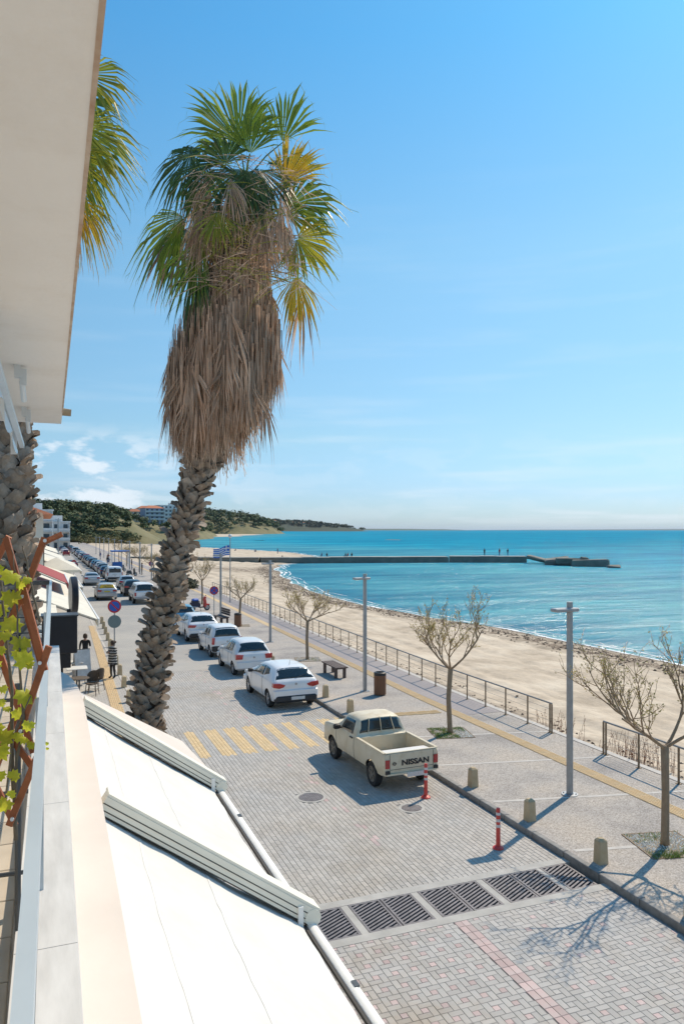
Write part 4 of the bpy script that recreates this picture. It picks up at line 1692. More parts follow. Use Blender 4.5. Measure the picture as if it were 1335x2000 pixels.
def path_at(path, s_):
    """piecewise path of (Vector, radius) sampled by height fraction"""
    n = len(path) - 1
    k = min(int(s_ * n), n - 1)
    t = s_ * n - k
    return path[k][0].lerp(path[k + 1][0], t), lerp(path[k][1], path[k + 1][1], t)


def smooth_path(pts, n=40):
    out = []
    for i in range(n + 1):
        s_ = i / n * (len(pts) - 1)
        k = min(int(s_), len(pts) - 2)
        t = s_ - k
        p0, p1, p2, p3 = pts[max(k - 1, 0)], pts[k], pts[k + 1], pts[min(k + 2, len(pts) - 1)]
        def cr(a, b, c, d):
            return 0.5 * ((2 * b) + (c - a) * t + (2 * a - 5 * b + 4 * c - d) * t * t + (3 * b - a - 3 * c + d) * t ** 3)
        v = Vector([cr(p0[j], p1[j], p2[j], p3[j]) for j in range(3)])
        out.append((v, lerp(p1[3], p2[3], t)))
    return out


def palm_trunk(root, path, base, z_from, z_to, boot_mats, per=9, dz=0.105, size=1.0, maxown=295):
    b = MB()
    b.tube([p - base for p, r_ in path], [r_ * 0.93 for p, r_ in path], 14)
    tr = b.build('trunk', m_trunk_in, root, smooth=True)
    meshes = [boot_mesh('leaf_base', boot_mats[k % len(boot_mats)], k, 0.20 * size, 0.24 * size) for k in range(8)]
    items = []
    z = z_from
    row = 0
    zs = [p.z for p, r_ in path]
    while z < z_to:
        s_ = 0
        for k in range(len(zs) - 1):
            if zs[k] <= z <= zs[k + 1]:
                s_ = (k + (z - zs[k]) / (zs[k + 1] - zs[k])) / (len(zs) - 1)
        c, r_ = path_at(path, s_)
        c2, _ = path_at(path, min(1, s_ + 0.02))
        ax = (c2 - c).normalized() if (c2 - c).length > 1e-6 else VZ
        for k in range(per):
            a = 2 * math.pi * (k + 0.5 * (row % 2)) / per + 0.21 * row * 0.35 + rnd.uniform(-.05, .05)
            e1 = ax.orthogonal().normalized()
            e1 = (VR - ax * VR.dot(ax)).normalized()
            e2 = ax.cross(e1)
            out = e1 * math.cos(a) + e2 * math.sin(a)
            tan = ax.cross(out)
            pos = c + out * r_ * 0.9 + ax * rnd.uniform(-.02, .02)
            up = (ax + tan * rnd.choice((-1, 1)) * rnd.uniform(0.25, 0.75)).normalized()   # boots criss-cross
            x = up.cross(out).normalized()
            m = Matrix((x, up, out)).transposed().to_4x4()
            lean = rnd.uniform(-0.05, 0.26) if rnd.random() < .85 else rnd.uniform(.3, .7)
            m = m @ Matrix.Rotation(lean, 4, 'X')
            sc = rnd.uniform(0.85, 1.2)
            m = Matrix.Translation(pos - base) @ m @ Matrix.Diagonal((sc, sc, sc * rnd.uniform(.8, 1.25), 1))
            items.append((out.dot(-VA), pos.z, m, rnd.randrange(8)))
        z += dz
        row += 1
    items.sort(key=lambda t: -t[0])
    rest = MB()
    for i, (fc, zz, m, k) in enumerate(items):
        if i < maxown:
            o = link('leaf_base', meshes[k], root)
            o.matrix_local = m
        else:
            me_ = meshes[k]
            rest.add([m @ v.co for v in me_.vertices], [tuple(p.vertices) for p in me_.polygons])
    if rest.v:
        tag(rest.build('back_leaf_bases', boot_mats[0], root), kind='stuff')
    return tr


def fan(root, base, att, hub, dirv, nrm, Rr, mat, spread=250, nseg=34, droop=0.35, fold=0.5, petiole=True, name='frond', dead=False, tipdrop=0.5):
    """one fan leaf: petiole and pleated segments free at their tips"""
    dirv = dirv.normalized()
    nrm = (nrm - dirv * nrm.dot(dirv)).normalized()
    side = dirv.cross(nrm).normalized()
    b = MB()
    if petiole:
        mid = att.lerp(hub, 0.55) + VZ * 0.06
        b.tube([att - base, mid - base, hub - base], [0.024, 0.018, 0.012], 5, flat=0.6)
    half = R(spread) / 2
    for i in range(nseg):
        f = (i + 0.5) / nseg * 2 - 1
        ph = f * half
        d = dirv * math.cos(ph) + side * math.sin(ph)
        ln = Rr * (1 - 0.30 * abs(f) ** 2) * rnd.uniform(0.86, 1.1)
        dphi = 2 * half / nseg
        sg = 1 if i % 2 else -1
        curl = -nrm * fold * 0.0
        pts = []
        join = rnd.uniform(0.60, 0.74)
        jit = Vector((rnd.uniform(-1, 1), rnd.uniform(-1, 1), rnd.uniform(-1.2, .4))) * Rr * (0.06 if rnd.random() < .8 else 0.2)
        for t in (0.03, 0.3, join, 0.82, 0.92, 1.0):
            rr = ln * t
            drop = droop * ln * t ** 2.2 + tipdrop * ln * max(0, t - join) ** 1.3 * 1.6
            p = hub + d * rr + nrm * (fold * rr * (abs(f) ** 1.5) * 0.6) - VZ * drop + jit * t * t
            w = rr * dphi * 0.52 if t <= join else ln * join * dphi * 0.52 * max(0.03, (1 - t) / (1 - join)) ** 1.15
            w = min(w, 0.045)
            pts.append((p, w))
        P, F = [], []
        for k, (p, w) in enumerate(pts):
            sv = (side * math.cos(ph) - dirv * math.sin(ph))
            P += [p - sv * w - base, p + nrm * w * 0.75 - base, p + sv * w - base]
            if k:
                o = (k - 1) * 3
                F += [(o, o + 1, o + 4, o + 3), (o + 1, o + 2, o + 5, o + 4)]
        b.add(P, F)
        if rnd.random() < 0.45 and len(pts) > 3:          # loose filament hanging from the tip
            q = pts[-2][0]
            fl_ = Rr * rnd.uniform(0.12, 0.34)
            hd_ = (d * rnd.uniform(0.2, 0.8) - VZ * rnd.uniform(0.5, 1.1)).normalized()
            sv = (side * math.cos(ph) - dirv * math.sin(ph)) * 0.004
            a1, a2 = q + hd_ * fl_ * 0.5 + d * fl_ * 0.15, q + hd_ * fl_ - VZ * fl_ * 0.25
            b.add([q - sv - base, q + sv - base, a1 + sv - base, a1 - sv - base, a2 - base], [(0, 1, 2, 3), (3, 2, 4)])
    return b.build(name, mat, root, fixn=False)


def cam_pt(px, py, d):
    return TP(px, py, d)


# ---- the big palm by the awning
D1 = 12.8
pp = [(1.52, 13.16, 0.0, 0.26), (1.56, 13.14, 1.6, 0.24), (1.63, 13.12, 3.31, 0.20), (1.83, 13.04, 4.66, 0.175), (2.0, 12.97, 5.33, 0.165), (2.11, 12.93, 6.01, 0.165), (2.30, 12.85, 6.68, 0.175),
      (2.42, 12.80, 7.19, 0.19), (2.52, 12.77, 7.6, 0.21), (2.80, 12.66, 9.0, 0.28), (3.02, 12.56, 10.4, 0.25), (3.14, 12.52, 11.6, 0.2), (3.18, 12.50, 12.3, 0.12)]
path1 = smooth_path(pp, 60)
B1 = Vector((1.52, 13.16, 0))
palm = thing('palm_tree', 'tall leaning fan palm with shaggy brown skirt beside the awnings', 'palm tree', B1)
palm_trunk(palm, path1, B1, 2.3, 7.95, [m_boot, m_boot_grey, m_boot], per=7, dz=0.078, size=0.76)


def axis1(z):
    for (a, r0), (b, r1) in zip(path1, path1[1:]):
        if a.z <= z <= b.z:
            t = (z - a.z) / (b.z - a.z)
            return a.lerp(b, t)
    return path1[-1][0]


# skirt of dead fronds: strands hung in layers
def envelope(z, ang):
    # half-width of the skirt by height (m)
    r_ = interp([(7.15, 0.33), (7.5, 0.46), (8.0, 0.76), (8.6, 0.92), (9.2, 0.97), (9.8, 0.86), (10.3, 0.66), (10.8, 0.52)], z)
    return r_


skirt = MB()
core = MB()
cz = [7.55, 8.0, 8.6, 9.2, 9.8, 10.3, 10.8, 11.2]
core.tube([axis1(z) - B1 for z in cz], [0.24, 0.34, 0.5, 0.62, 0.58, 0.46, 0.4, 0.3], 14)
core.build('skirt_core', m_trunk_in, palm, smooth=True)
LAT0 = axis1(7.6)
for i in range(9500):
    a = rnd.uniform(0, 2 * math.pi)
    ztop = rnd.uniform(8.5, 10.8) if rnd.random() < .8 else rnd.uniform(9.8, 10.9)
    c0 = axis1(ztop)
    out = VR * math.cos(a) + VA * math.sin(a)
    tan = -VR * math.sin(a) + VA * math.cos(a)
    clump = fbm(a * 2.4, ztop * 1.3, 3)
    r0_ = envelope(ztop, a) * rnd.uniform(0.70, 1.0) * (1 + 0.13 * clump)
    p0 = Vector((c0.x, c0.y, ztop)) + out * r0_
    dx = (p0 - LAT0).dot(VR)
    if dx < -0.50:
        p0 += VR * (-0.50 - dx) * rnd.uniform(0.82, 1.02)
        dx = (p0 - LAT0).dot(VR)
    low = 7.38 + max(0, dx - 0.42) * 1.75 + max(0, -dx - 0.25) * 0.9
    zb = max(ztop - rnd.uniform(0.7, 2.0), low + rnd.gauss(0.06, 0.13))
    if zb > ztop - 0.3:
        zb = ztop - rnd.uniform(0.3, 0.7)
    w0 = rnd.uniform(0.006, 0.017)
    drift = out * (rnd.gauss(-0.05, 0.05) if rnd.random() < .92 else rnd.uniform(0.03, 0.12)) + tan * rnd.gauss(0, 0.09)
    tw = rnd.uniform(-0.6, 0.6)
    P, F = [], []
    n = 5
    for k in range(n + 1):
        t = k / n
        z = lerp(ztop, zb, t)
        p = Vector((p0.x, p0.y, z)) + drift * t * t * (ztop - zb)
        ax_ = axis1(z)
        d_ = Vector((p.x - ax_.x, p.y - ax_.y, 0))
        if d_.length < 0.34:
            p = Vector((ax_.x, ax_.y, z)) + d_.normalized() * 0.34
        w = w0 * (1 - 0.75 * t)
        sv = (tan * math.cos(tw) + out * math.sin(tw)) * w
        P += [p - sv - B1, p + sv + out * w * 0.3 - B1]
        if k:
            o = (k - 1) * 2
            F.append((o, o + 1, o + 3, o + 2))
    skirt.add(P, F)
tag(skirt.build('dead_leaf_skirt', m_dead, palm, fixn=False), kind='stuff')
# folded dead fronds lying on the skirt, each a leaf of its own
for i in range(46):
    a = rnd.uniform(0, 2 * math.pi)
    z = rnd.uniform(8.5, 10.9)
    c = axis1(z)
    out = VR * math.cos(a) + VA * math.sin(a)
    hub = Vector((c.x, c.y, z)) + out * envelope(z, a) * 0.93
    att = axis1(min(12, z + 0.9)) + out * 0.15
    fan(palm, B1, att, hub, -VZ + out * rnd.uniform(-.05, .12) + VR * rnd.uniform(-.15, .15), out, rnd.uniform(0.7, 1.1), m_dead, spread=rnd.uniform(35, 80), nseg=14,
        droop=0.02, fold=0.1, name='dead_frond', tipdrop=0.1)
# bare petioles between crown and skirt
pet = MB()
for i in range(110):
    a = rnd.uniform(0, 2 * math.pi)
    out = VR * math.cos(a) + VA * math.sin(a)
    z1 = rnd.uniform(11.0, 12.0)
    z0 = rnd.uniform(9.6, 10.7)
    p1 = axis1(min(12.2, z1)) + out * 0.12
    m_ = axis1((z0 + z1) / 2) + out * rnd.uniform(0.3, 0.52)
    p0 = axis1(z0) + out * envelope(z0, a) * rnd.uniform(0.7, 0.98)
    pet.tube([p1 - B1, m_ - B1, p0 - B1], [0.022, 0.018, 0.010], 5, flat=0.5)
tag(pet.build('dead_petioles', m_dead, palm), kind='stuff')


def fr(hx, hy, dx, dy, rpx, mat, toward=0.5, dd=0.0, spread=230, droop=0.3, nseg=34, fold=0.4, face=0.6, tip=0.5, dead=False):
    """frond by its hub and tip as seen across the street; toward = lean to the viewer, face = how far the blade faces the viewer"""
    hub = cam_pt(hx, hy, D1 + dd)
    v = VR * (dx - hx) + VZ * (hy - dy)
    v = v.normalized() + VA * (-toward * 0.0 + dd * 0.35)
    att = axis1(max(10.6, min(12.2, hub.z - 0.3 if dy < hy else hub.z + 0.2)))
    nrm = -VA * face + VZ * (1 - face) + VR * rnd.uniform(-.2, .2)
    Rr = rpx / 1480 * D1
    fan(palm, B1, att, hub, v, nrm, Rr, mat, spread, nseg, droop, fold, True, 'dead_frond' if dead else 'frond', tipdrop=tip)


# (hub, tip, radius px) read off the crown, near side first
fr(466, 278, 452, 140, 142, m_green, dd=-0.1, spread=165, droop=0.02, nseg=46, face=0.9, tip=0.35)
fr(488, 300, 500, 205, 100, m_green, dd=-0.25, spread=120, droop=0.05, nseg=34, face=0.9, tip=0.3)
fr(552, 278, 588, 165, 120, m_green, dd=0.1, spread=90, droop=0.03, nseg=22, face=0.7, tip=0.3)
fr(556, 360, 604, 262, 100, m_yellow_f, dd=-0.35, spread=110, droop=0.05, nseg=26, face=0.9, tip=0.2)
fr(545, 330, 622, 265, 95, m_dkgreen, dd=0.25, spread=170, droop=0.35, nseg=26, face=0.5)
fr(566, 402, 672, 338, 120, m_green, dd=-0.1, spread=150, droop=0.22, nseg=30, face=0.8, tip=0.5)
fr(560, 420, 640, 405, 85, m_lime, dd=0.15, spread=150, droop=0.3, nseg=24, face=0.6)
fr(580, 466, 640, 500, 86, m_lime, dd=-0.3, spread=190, droop=0.12, nseg=32, face=0.95, tip=0.35)
fr(578, 540, 586, 640, 92, m_yellow_f, dd=-0.15, spread=90, droop=0.1, nseg=24, face=0.9, tip=0.4)
fr(592, 560, 582, 680, 120, m_dead, dd=0.1, spread=40, droop=0.1, nseg=14, face=0.8, dead=True)
fr(385, 300, 330, 250, 78, m_dkgreen, dd=0.0, spread=150, droop=0.75, nseg=26, face=0.5, tip=0.7)
fr(372, 300, 345, 370, 100, m_dkgreen, dd=-0.3, spread=130, droop=0.3, nseg=30, face=0.8)
fr(400, 320, 380, 430, 105, m_dkgreen, dd=-0.4, spread=120, droop=0.15, nseg=26, face=0.9)
fr(360, 425, 282, 470, 108, m_green, dd=-0.1, spread=140, droop=0.5, nseg=30, face=0.7, tip=0.7)
fr(355, 450, 290, 560, 110, m_dead, dd=0.0, spread=70, droop=0.2, nseg=20, face=0.8, dead=True)
fr(370, 450, 320, 520, 95, m_dkgreen, dd=0.2, spread=150, droop=0.5, nseg=26, face=0.6)
fr(425, 415, 428, 500, 80, m_lime, dd=-0.85, spread=100, droop=0.03, nseg=26, face=0.95, tip=0.1)
fr(395, 470, 350, 590, 118, m_green, dd=-0.5, spread=70, droop=0.2, nseg=22, face=0.9, tip=0.3)
fr(385, 500, 375, 640, 125, m_dkgreen, dd=-0.45, spread=60, droop=0.1, nseg=20, face=0.9)
fr(450, 300, 400, 215, 100, m_green, dd=0.2, spread=140, droop=0.2, nseg=28, face=0.6)
fr(440, 320, 420, 250, 90, m_dkgreen, dd=-0.2, spread=170, droop=0.3, nseg=28, face=0.6)
fr(470, 330, 460, 430, 110, m_dkgreen, dd=-0.6, spread=150, droop=0.1, nseg=32, face=0.9)
fr(505, 330, 520, 420, 105, m_dkgreen, dd=-0.5, spread=140, droop=0.1, nseg=30, face=0.9)
fr(450, 350, 480, 480, 90, m_dead, dd=-0.75, spread=60, droop=0.1, nseg=20, face=0.9, dead=True)
for i in range(52):       # withered fronds filling the under-crown
    hx = rnd.uniform(385, 560)
    hy = rnd.uniform(330, 455)
    s_ = (hx - 478) / 90
    fr(hx, hy, hx + s_ * 30 + rnd.uniform(-25, 25), hy + rnd.uniform(60, 110), rnd.uniform(65, 110), m_dead, dd=rnd.uniform(-0.7, 0.5), spread=rnd.uniform(18, 52),
       droop=0.15, nseg=13, face=0.8, dead=True)
# wind-blown strands across the crown
st = MB()
for i in range(420):
    y_ = rnd.uniform(300, 560)
    x_ = rnd.uniform(380, 600)
    d = D1 + rnd.uniform(-0.95, -0.55)
    p0 = cam_pt(x_, y_, d)
    L_ = rnd.uniform(0.25, 0.75)
    v = (VR * rnd.uniform(-1, 1) * 1.2 + VZ * rnd.uniform(-0.9, 0.25)).normalized()
    P, F = [], []
    for k in range(5):
        t = k / 4
        p = p0 + v * L_ * t - VZ * 0.25 * L_ * t * t
        w = 0.008 * (1 - 0.8 * t)
        P += [p - VZ * w - B1, p + VZ * w - B1]
        if k:
            o = (k - 1) * 2
            F.append((o, o + 1, o + 3, o + 2))
    st.mat = 0 if rnd.random() < .65 else 1
    st.add(P, F)
tag(st.build('blown_strands', [m_dead, m_lime], palm, fixn=False), kind='stuff')

# ---- the second palm, half hidden by the balcony above
D2 = 12.0
q2 = [(-0.55, 13.1, 0.0, 0.42), (-0.56, 13.1, 3.0, 0.41), (-0.58, 13.1, 5.5, 0.40), (-0.6, 13.1, 7.2, 0.385), (-0.58, 13.05, 9.0, 0.36), (-0.5, 13.0, 10.6, 0.33), (-0.4, 12.95, 12.2, 0.25)]
path2 = smooth_path(q2, 40)
B2 = Vector((-0.55, 13.1, 0))
palm2 = thing('palm_tree', 'fan palm half hidden behind the balcony slab at left edge', 'palm tree', B2)
palm_trunk(palm2, path2, B2, 4.4, 8.6, [m_boot, m_boot_grey, m_boot_grey], per=10, dz=0.12, size=1.12, maxown=200)


def fr2(hx, hy, dx, dy, rpx, mat, dd=0.0, spread=150, droop=0.3, nseg=30, face=0.7, tip=0.5, dead=False):
    hub = cam_pt(hx, hy, D2 + dd)
    v = (VR * (dx - hx) + VZ * (hy - dy)).normalized() + VA * dd * 0.2
    att = Vector((-0.4, 12.95, min(12.1, max(10.8, hub.z - 0.4))))
    nrm = -VA * face + VZ * (1 - face) + VR * rnd.uniform(-.2, .2)
    fan(palm2, B2, att, hub, v, nrm, rpx / 1480 * D2, mat, spread, nseg, droop, 0.3, True, 'dead_frond' if dead else 'frond', tipdrop=tip)


fr2(160, 150, 250, 150, 118, m_lime, spread=130, droop=0.28, face=0.8)
fr2(150, 200, 230, 175, 105, m_green, dd=0.3, spread=140, droop=0.3, face=0.6)
fr2(150, 245, 240, 270, 130, m_lime, dd=-0.2, spread=120, droop=0.25, face=0.8)
fr2(140, 260, 255, 300, 140, m_green, dd=0.2, spread=110, droop=0.3, face=0.8)
fr2(135, 300, 210, 360, 120, m_lime, dd=-0.3, spread=110, droop=0.2, face=0.9)
fr2(140, 330, 200, 380, 90, m_green, dd=0.1, spread=140, droop=0.35, face=0.8)
fr2(150, 385, 190, 460, 110, m_yellow_f, dd=-0.2, spread=90, droop=0.2, face=0.9)
fr2(140, 400, 170, 460, 90, m_dead, dd=0.0, spread=90, droop=0.2, face=0.9, dead=True)
fr2(120, 220, 180, 210, 120, m_green, dd=0.5, spread=200, droop=0.3, face=0.4)
for i in range(16):
    a = rnd.uniform(-2.6, -0.6)
    fr2(100 + rnd.uniform(-60, 10), 280 + rnd.uniform(-90, 120), 100 + math.cos(a) * 100, 280 - math.sin(a) * 100 * (1 if rnd.random() < .5 else -1), rnd.uniform(90, 130),
        rnd.choice([m_green, m_lime, m_dkgreen]), dd=rnd.uniform(0.0, 1.2), spread=180, face=0.5)

# ================================================================== PROMENADE FURNITURE
m_galv = M('galvanised', (0.36, 0.37, 0.38), 0.5, metal=0.55, var=0.12, vscale=6)
m_rust = M('rusty_post', (0.21, 0.14, 0.085), 0.7, metal=0.3, var=0.35, vscale=9, col2=(0.30, 0.235, 0.16))
m_railtop = M('grey_toprail', (0.27, 0.265, 0.26), 0.5, metal=0.4, var=0.15, vscale=5)
m_boll = M('bollard_stone', (0.50, 0.38, 0.225), 0.9, var=0.18, vscale=6, bump=0.5, bscale=70, bdist=0.006, island=0.1, col2=(0.58, 0.47, 0.31))
m_red = M('red_plastic', (0.62, 0.045, 0.04), 0.42, var=0.1, vscale=7, col2=(0.66, 0.09, 0.07))
m_reflect = M('reflective_band', (0.66, 0.62, 0.62), 0.35, var=0.1, vscale=20)
m_wood_dk = M('weathered_wood', (0.115, 0.085, 0.075), 0.8, var=0.3, vscale=8, stretch=(6, 0.6, 6), island=0.2)
m_wood_red = M('bin_wood', (0.22, 0.105, 0.055), 0.7, var=0.3, vscale=7, stretch=(5, 5, 0.5), island=0.2)
m_black = M('black_metal', (0.025, 0.025, 0.027), 0.5, var=0.2)
m_sblue = M('sign_blue', (0.02, 0.11, 0.48), 0.4, var=0.05)
m_sred = M('sign_red', (0.55, 0.02, 0.03), 0.4, var=0.05)
m_swhite = M('sign_white', (0.75, 0.75, 0.75), 0.4, var=0.05)
m_sgrey = M('sign_back', (0.19, 0.25, 0.26), 0.5, metal=0.3, var=0.1)
m_twig = M('tree_twig', (0.27, 0.19, 0.125), 0.9, var=0.25, vscale=9, bump=0.4, bscale=40, col2=(0.34, 0.255, 0.17))
m_bud = M('spring_bud_leaf', (0.48, 0.38, 0.11), 0.7, var=0.3, vscale=5, island=0.45, trans=0.3, col2=(0.50, 0.40, 0.17))
m_pebble = M('white_pebble', (0.70, 0.67, 0.60), 0.7, var=0.2, vscale=12, island=0.3)
m_grass = M('grass_blade', (0.10, 0.19, 0.03), 0.7, var=0.3, vscale=4, island=0.35, trans=0.25, col2=(0.20, 0.28, 0.05))
m_soil = M('pit_soil', (0.24, 0.20, 0.15), 0.95, var=0.3, vscale=8, bump=0.5, bscale=40)

# ---- bollards
def bollard_mesh():
    b = MB()
    hw, ht, h = 0.104, 0.078, 0.46
    rings = [(hw, 0), (hw * 1.0, 0.01), (ht + 0.012, h - 0.05), (ht, h - 0.03), (ht - 0.03, h)]
    P, F = [], []
    for w, z in rings:
        c = 0.018
        P += [(-w + c, -w, z), (w - c, -w, z), (w, -w + c, z), (w, w - c, z), (w - c, w, z), (-w + c, w, z), (-w, w - c, z), (-w, -w + c, z)]
    for k in range(len(rings) - 1):
        for i in range(8):
            j = (i + 1) % 8
            F.append((k * 8 + i, k * 8 + j, k * 8 + 8 + j, k * 8 + 8 + i))
    F.append(tuple(range(len(rings) * 8 - 8, len(rings) * 8)))
    F.append(tuple(range(7, -1, -1)))
    return b.add(P, F).mesh('bollard', m_boll)


bm_ = bollard_mesh()
RB = [(9.62, 9.2, 'at the right photo edge, nearest the camera'), (9.62, 11.34, 'beside the drain grates, in front of the nearest tree'),
      (9.62, 13.55, 'between the nearest lamp post and the drain'), (9.62, 15.84, 'on the kerb just behind the cream pickup'),
      (9.66, 23.78, 'on the kerb just ahead of the cream pickup'), (9.7, 26.3, 'by the rear corner of the nearest white hatchback'), (9.7, 33.3, 'peeping out beside the second white hatchback')]
for k, (x, y, w) in enumerate(RB):
    o = link('bollard', bm_, loc=(x, y, PZ), rz=rnd.uniform(-.06, .06))
    tag(o, 'stubby tan stone bollard ' + w, 'bollard', 'stone bollards along the promenade kerb')
ORD = ['first', 'second', 'third', 'fourth', 'fifth', 'sixth', 'seventh', 'eighth', 'ninth', 'tenth', 'eleventh', 'twelfth', 'thirteenth', 'fourteenth', 'fifteenth', 'sixteenth']
for k in range(10):
    y = 28.6 + 2.75 * k
    o = link('bollard', bm_, loc=(2.93 + 0.03 * (y - 29), y, 0.01), rz=rnd.uniform(-.06, .06))
    tag(o, 'tan stone bollard on the left pavement, %s counted from the near palm trunk' % ORD[k], 'bollard', 'stone bollards along the left pavement')

# ---- red flexible posts
for k, (x, y, w) in enumerate(((8.36, 15.87, 'standing against the cream pickup tailgate'), (8.36, 12.82, 'standing alone on the road before the drain grates'))):
    t = thing('lane_post', 'red flexible traffic post with pale bands ' + w, 'traffic post', (x, y, 0.002), 0, 'red flexible posts on the road')
    MB().lathe([(0.11, 0), (0.11, 0.02), (0.075, 0.045), (0.05, 0.06)], 16).build('base', m_red, t, smooth=40)
    MB().lathe([(0.045, 0.05), (0.042, 0.5), (0.04, 0.78), (0.03, 0.80), (0.001, 0.80)], 14).build('post', m_red, t, smooth=40)
    for z in (0.42, 0.53, 0.66):
        MB().lathe([(0.0445, z), (0.0445, z + 0.055)], 14, cap=False).build('reflective_band', m_reflect, t)

# ---- lamp posts
def lamp_thing(x, y, label):
    t = thing('street_lamp', label, 'street lamp', (x, y, PZ), rnd.uniform(-.04, .04), 'flat-headed lamp posts along the promenade')
    b = MB().lathe([(0.19, 0), (0.19, 0.022), (0.085, 0.024)], 20, cap=False)
    for a in range(4):
        b.lathe([(0.014, 0.02), (0.014, 0.05)], 6, c=(0.14 * math.cos(a * 1.57 + .8), 0.14 * math.sin(a * 1.57 + .8), 0))
    b.build('base_plate', m_galv, t)
    MB().tube([(0, 0, 0.02), (0, 0, 2.0), (0, 0, 4.5)], [0.078, 0.075, 0.072], 12).build('pole', m_galv, t, smooth=40)
    b = MB().bbox((-0.14, 0, 4.32), (0.66, 0.24, 0.085), 0.018)
    h = b.build('lamp_head', m_galv, t)
    MB().box((-0.30, 0, 4.288), (0.26, 0.16, 0.03)).build('lens', m_swhite, h)
    return t


LMP = [(11.42, 14.52, 'nearest grey lamp post, tall on the promenade at right'), (11.45, 26.7, 'second grey lamp post, beside the wooden litter bin'),
       (11.62, 40.3, 'third grey lamp post, behind the white parked cars'), (12.05, 54.8, 'fourth grey lamp post, in front of the flagpole')]
for k in range(11):
    y = 68.5 + 13.6 * k
    LMP.append((11.6 + min(1.0, 0.02 * (y - 55)), y, 'distant grey lamp post far along the promenade, %s beyond the palm trunk' % ORD[k]))
for x, y, lb in LMP:
    lamp_thing(x, y, lb)

# ---- railing
def railing(name, label, y0, y1, step, own):
    t = thing(name, label, 'railing', (14.36 + prom_shift(y0), y0, PZ))
    o = Vector((14.36 + prom_shift(y0), y0, PZ))
    def pt(y, z):
        return Vector((14.36 + prom_shift(y), y, PZ + z)) - o
    pm_ = MB().box((0, 0, 0.44), (0.018, 0.06, 0.88)).box((0, 0, 0.006), (0.10, 0.12, 0.012)).mesh('post', m_rust)
    n = max(1, round((y1 - y0) / step))
    ys = [lerp(y0, y1, i / n) for i in range(n + 1)]
    for y in ys:
        link('post', pm_, t, loc=pt(y, 0))
    for y in (y0, y1):
        link('post', pm_, t, loc=pt(y + (0.10 if y == y0 else -0.10), 0))
    b = MB()
    b.tube([pt(y, 0.9) for y in ys], 0.026, 8)
    b.build('top_rail', m_railtop, t, smooth=40)
    for z in (0.18, 0.36, 0.54, 0.72):
        MB().tube([pt(y, z) for y in ys], 0.005, 5).build('wire', m_railtop, t)
    return t


railing('promenade_railing', 'long wire railing with rusty posts between promenade and beach', 19.1, 76, 1.25, True)
railing('promenade_railing', 'short near railing at right, beyond the gap to the beach', 7.5, 16.82, 1.25, True)

# ---- litter bins
def bin_(x, y, label):
    t = thing('litter_bin', label, 'litter bin', (x, y, PZ), 0, 'wooden litter bins')
    MB().lathe([(0.19, 0.03), (0.19, 0.74)], 20).build('liner', m_black, t)
    sl = MB().box((0, 0.215, 0.39), (0.062, 0.022, 0.70)).mesh('slat', m_wood_red)
    for k in range(20):
        link('slat', sl, t, rz=2 * math.pi * k / 20)
    MB().lathe([(0.225, 0.74), (0.232, 0.76), (0.232, 0.84), (0.20, 0.86), (0.15, 0.86), (0.15, 0.80)], 20, cap=False).build('rim', m_black, t)


bin_(11.72, 25.9, 'round wooden slatted litter bin beside the second lamp post')
bin_(11.55, 47.5, 'round wooden litter bin in front of the small tree, further off')

# ---- benches
def bench(x, y, L, rz, label, back=False):
    t = thing('bench', label, 'bench', (x, y, PZ), rz)
    s_ = MB().bbox((0, 0, 0), (0.13, L, 0.05), 0.006).mesh('seat_slat', m_wood_dk)
    for k in range(4):
        link('seat_slat', s_, t, loc=(-0.21 + k * 0.14, 0, 0.455))
    for sx in (-1, 1):
        for sy in (-1, 1):
            MB().box((sx * 0.19, sy * L * 0.38, 0.215), (0.11, 0.11, 0.43)).build('leg', m_wood_dk, t)
    for sy in (-1, 1):
        MB().box((0, sy * L * 0.38, 0.40), (0.28, 0.09, 0.055)).build('crossbar', m_wood_dk, t)
    if back:
        for k in range(3):
            link('back_slat', s_, t, loc=(0.30, 0, 0.62 + k * 0.15)).rotation_euler[1] = R(80)


bench(11.5, 30.1, 1.75, 0.0, 'dark wooden backless bench on the promenade by the third tree')
bench(10.95, 49.6, 1.7, R(6), 'dark wooden bench with backrest beside the far litter bin', True)

# ---- signs
def sign_disc(t, z, kind, r_=0.3, y=-0.03):
    mt = Matrix.Rotation(R(90), 4, 'X')
    def disc(name, rad, yy, th, mat):
        return MB().lathe([(rad, -th), (rad, th)], 28, c=(0, yy, z), M4=mt).build(name, mat, t)
    if kind == 'grey':
        return disc('sign_back', r_, y, 0.006, m_sgrey)
    d = disc('sign_plate', r_, y, 0.006, m_sred)
    if kind == 'entry':
        b = MB().box((0, y - 0.009, z), (r_ * 1.3, 0.006, r_ * 0.34)).build('sign_bar', m_swhite, t)
        return d
    disc('sign_field', r_ * 0.76, y - 0.005, 0.004, m_sblue)
    angs = (45,) if kind == 'park' else (45, -45)
    for a in angs:
        MB().box((0, y - 0.0115 - 0.001 * (a < 0), z), (r_ * 1.56, 0.004, r_ * 0.2), Matrix.Rotation(R(a), 4, 'Y')).build('sign_slash', m_sred, t)
    return d


def sign(x, y, z0, label, discs, hp, rz=0.0):
    t = thing('traffic_sign', label, 'traffic sign', (x, y, z0), rz)
    MB().tube([(0, 0.02, 0), (0, 0.02, hp)], 0.028, 8).build('pole', m_galv, t, smooth=40)
    for z, kind in discs:
        sign_disc(t, z, kind)
    return t


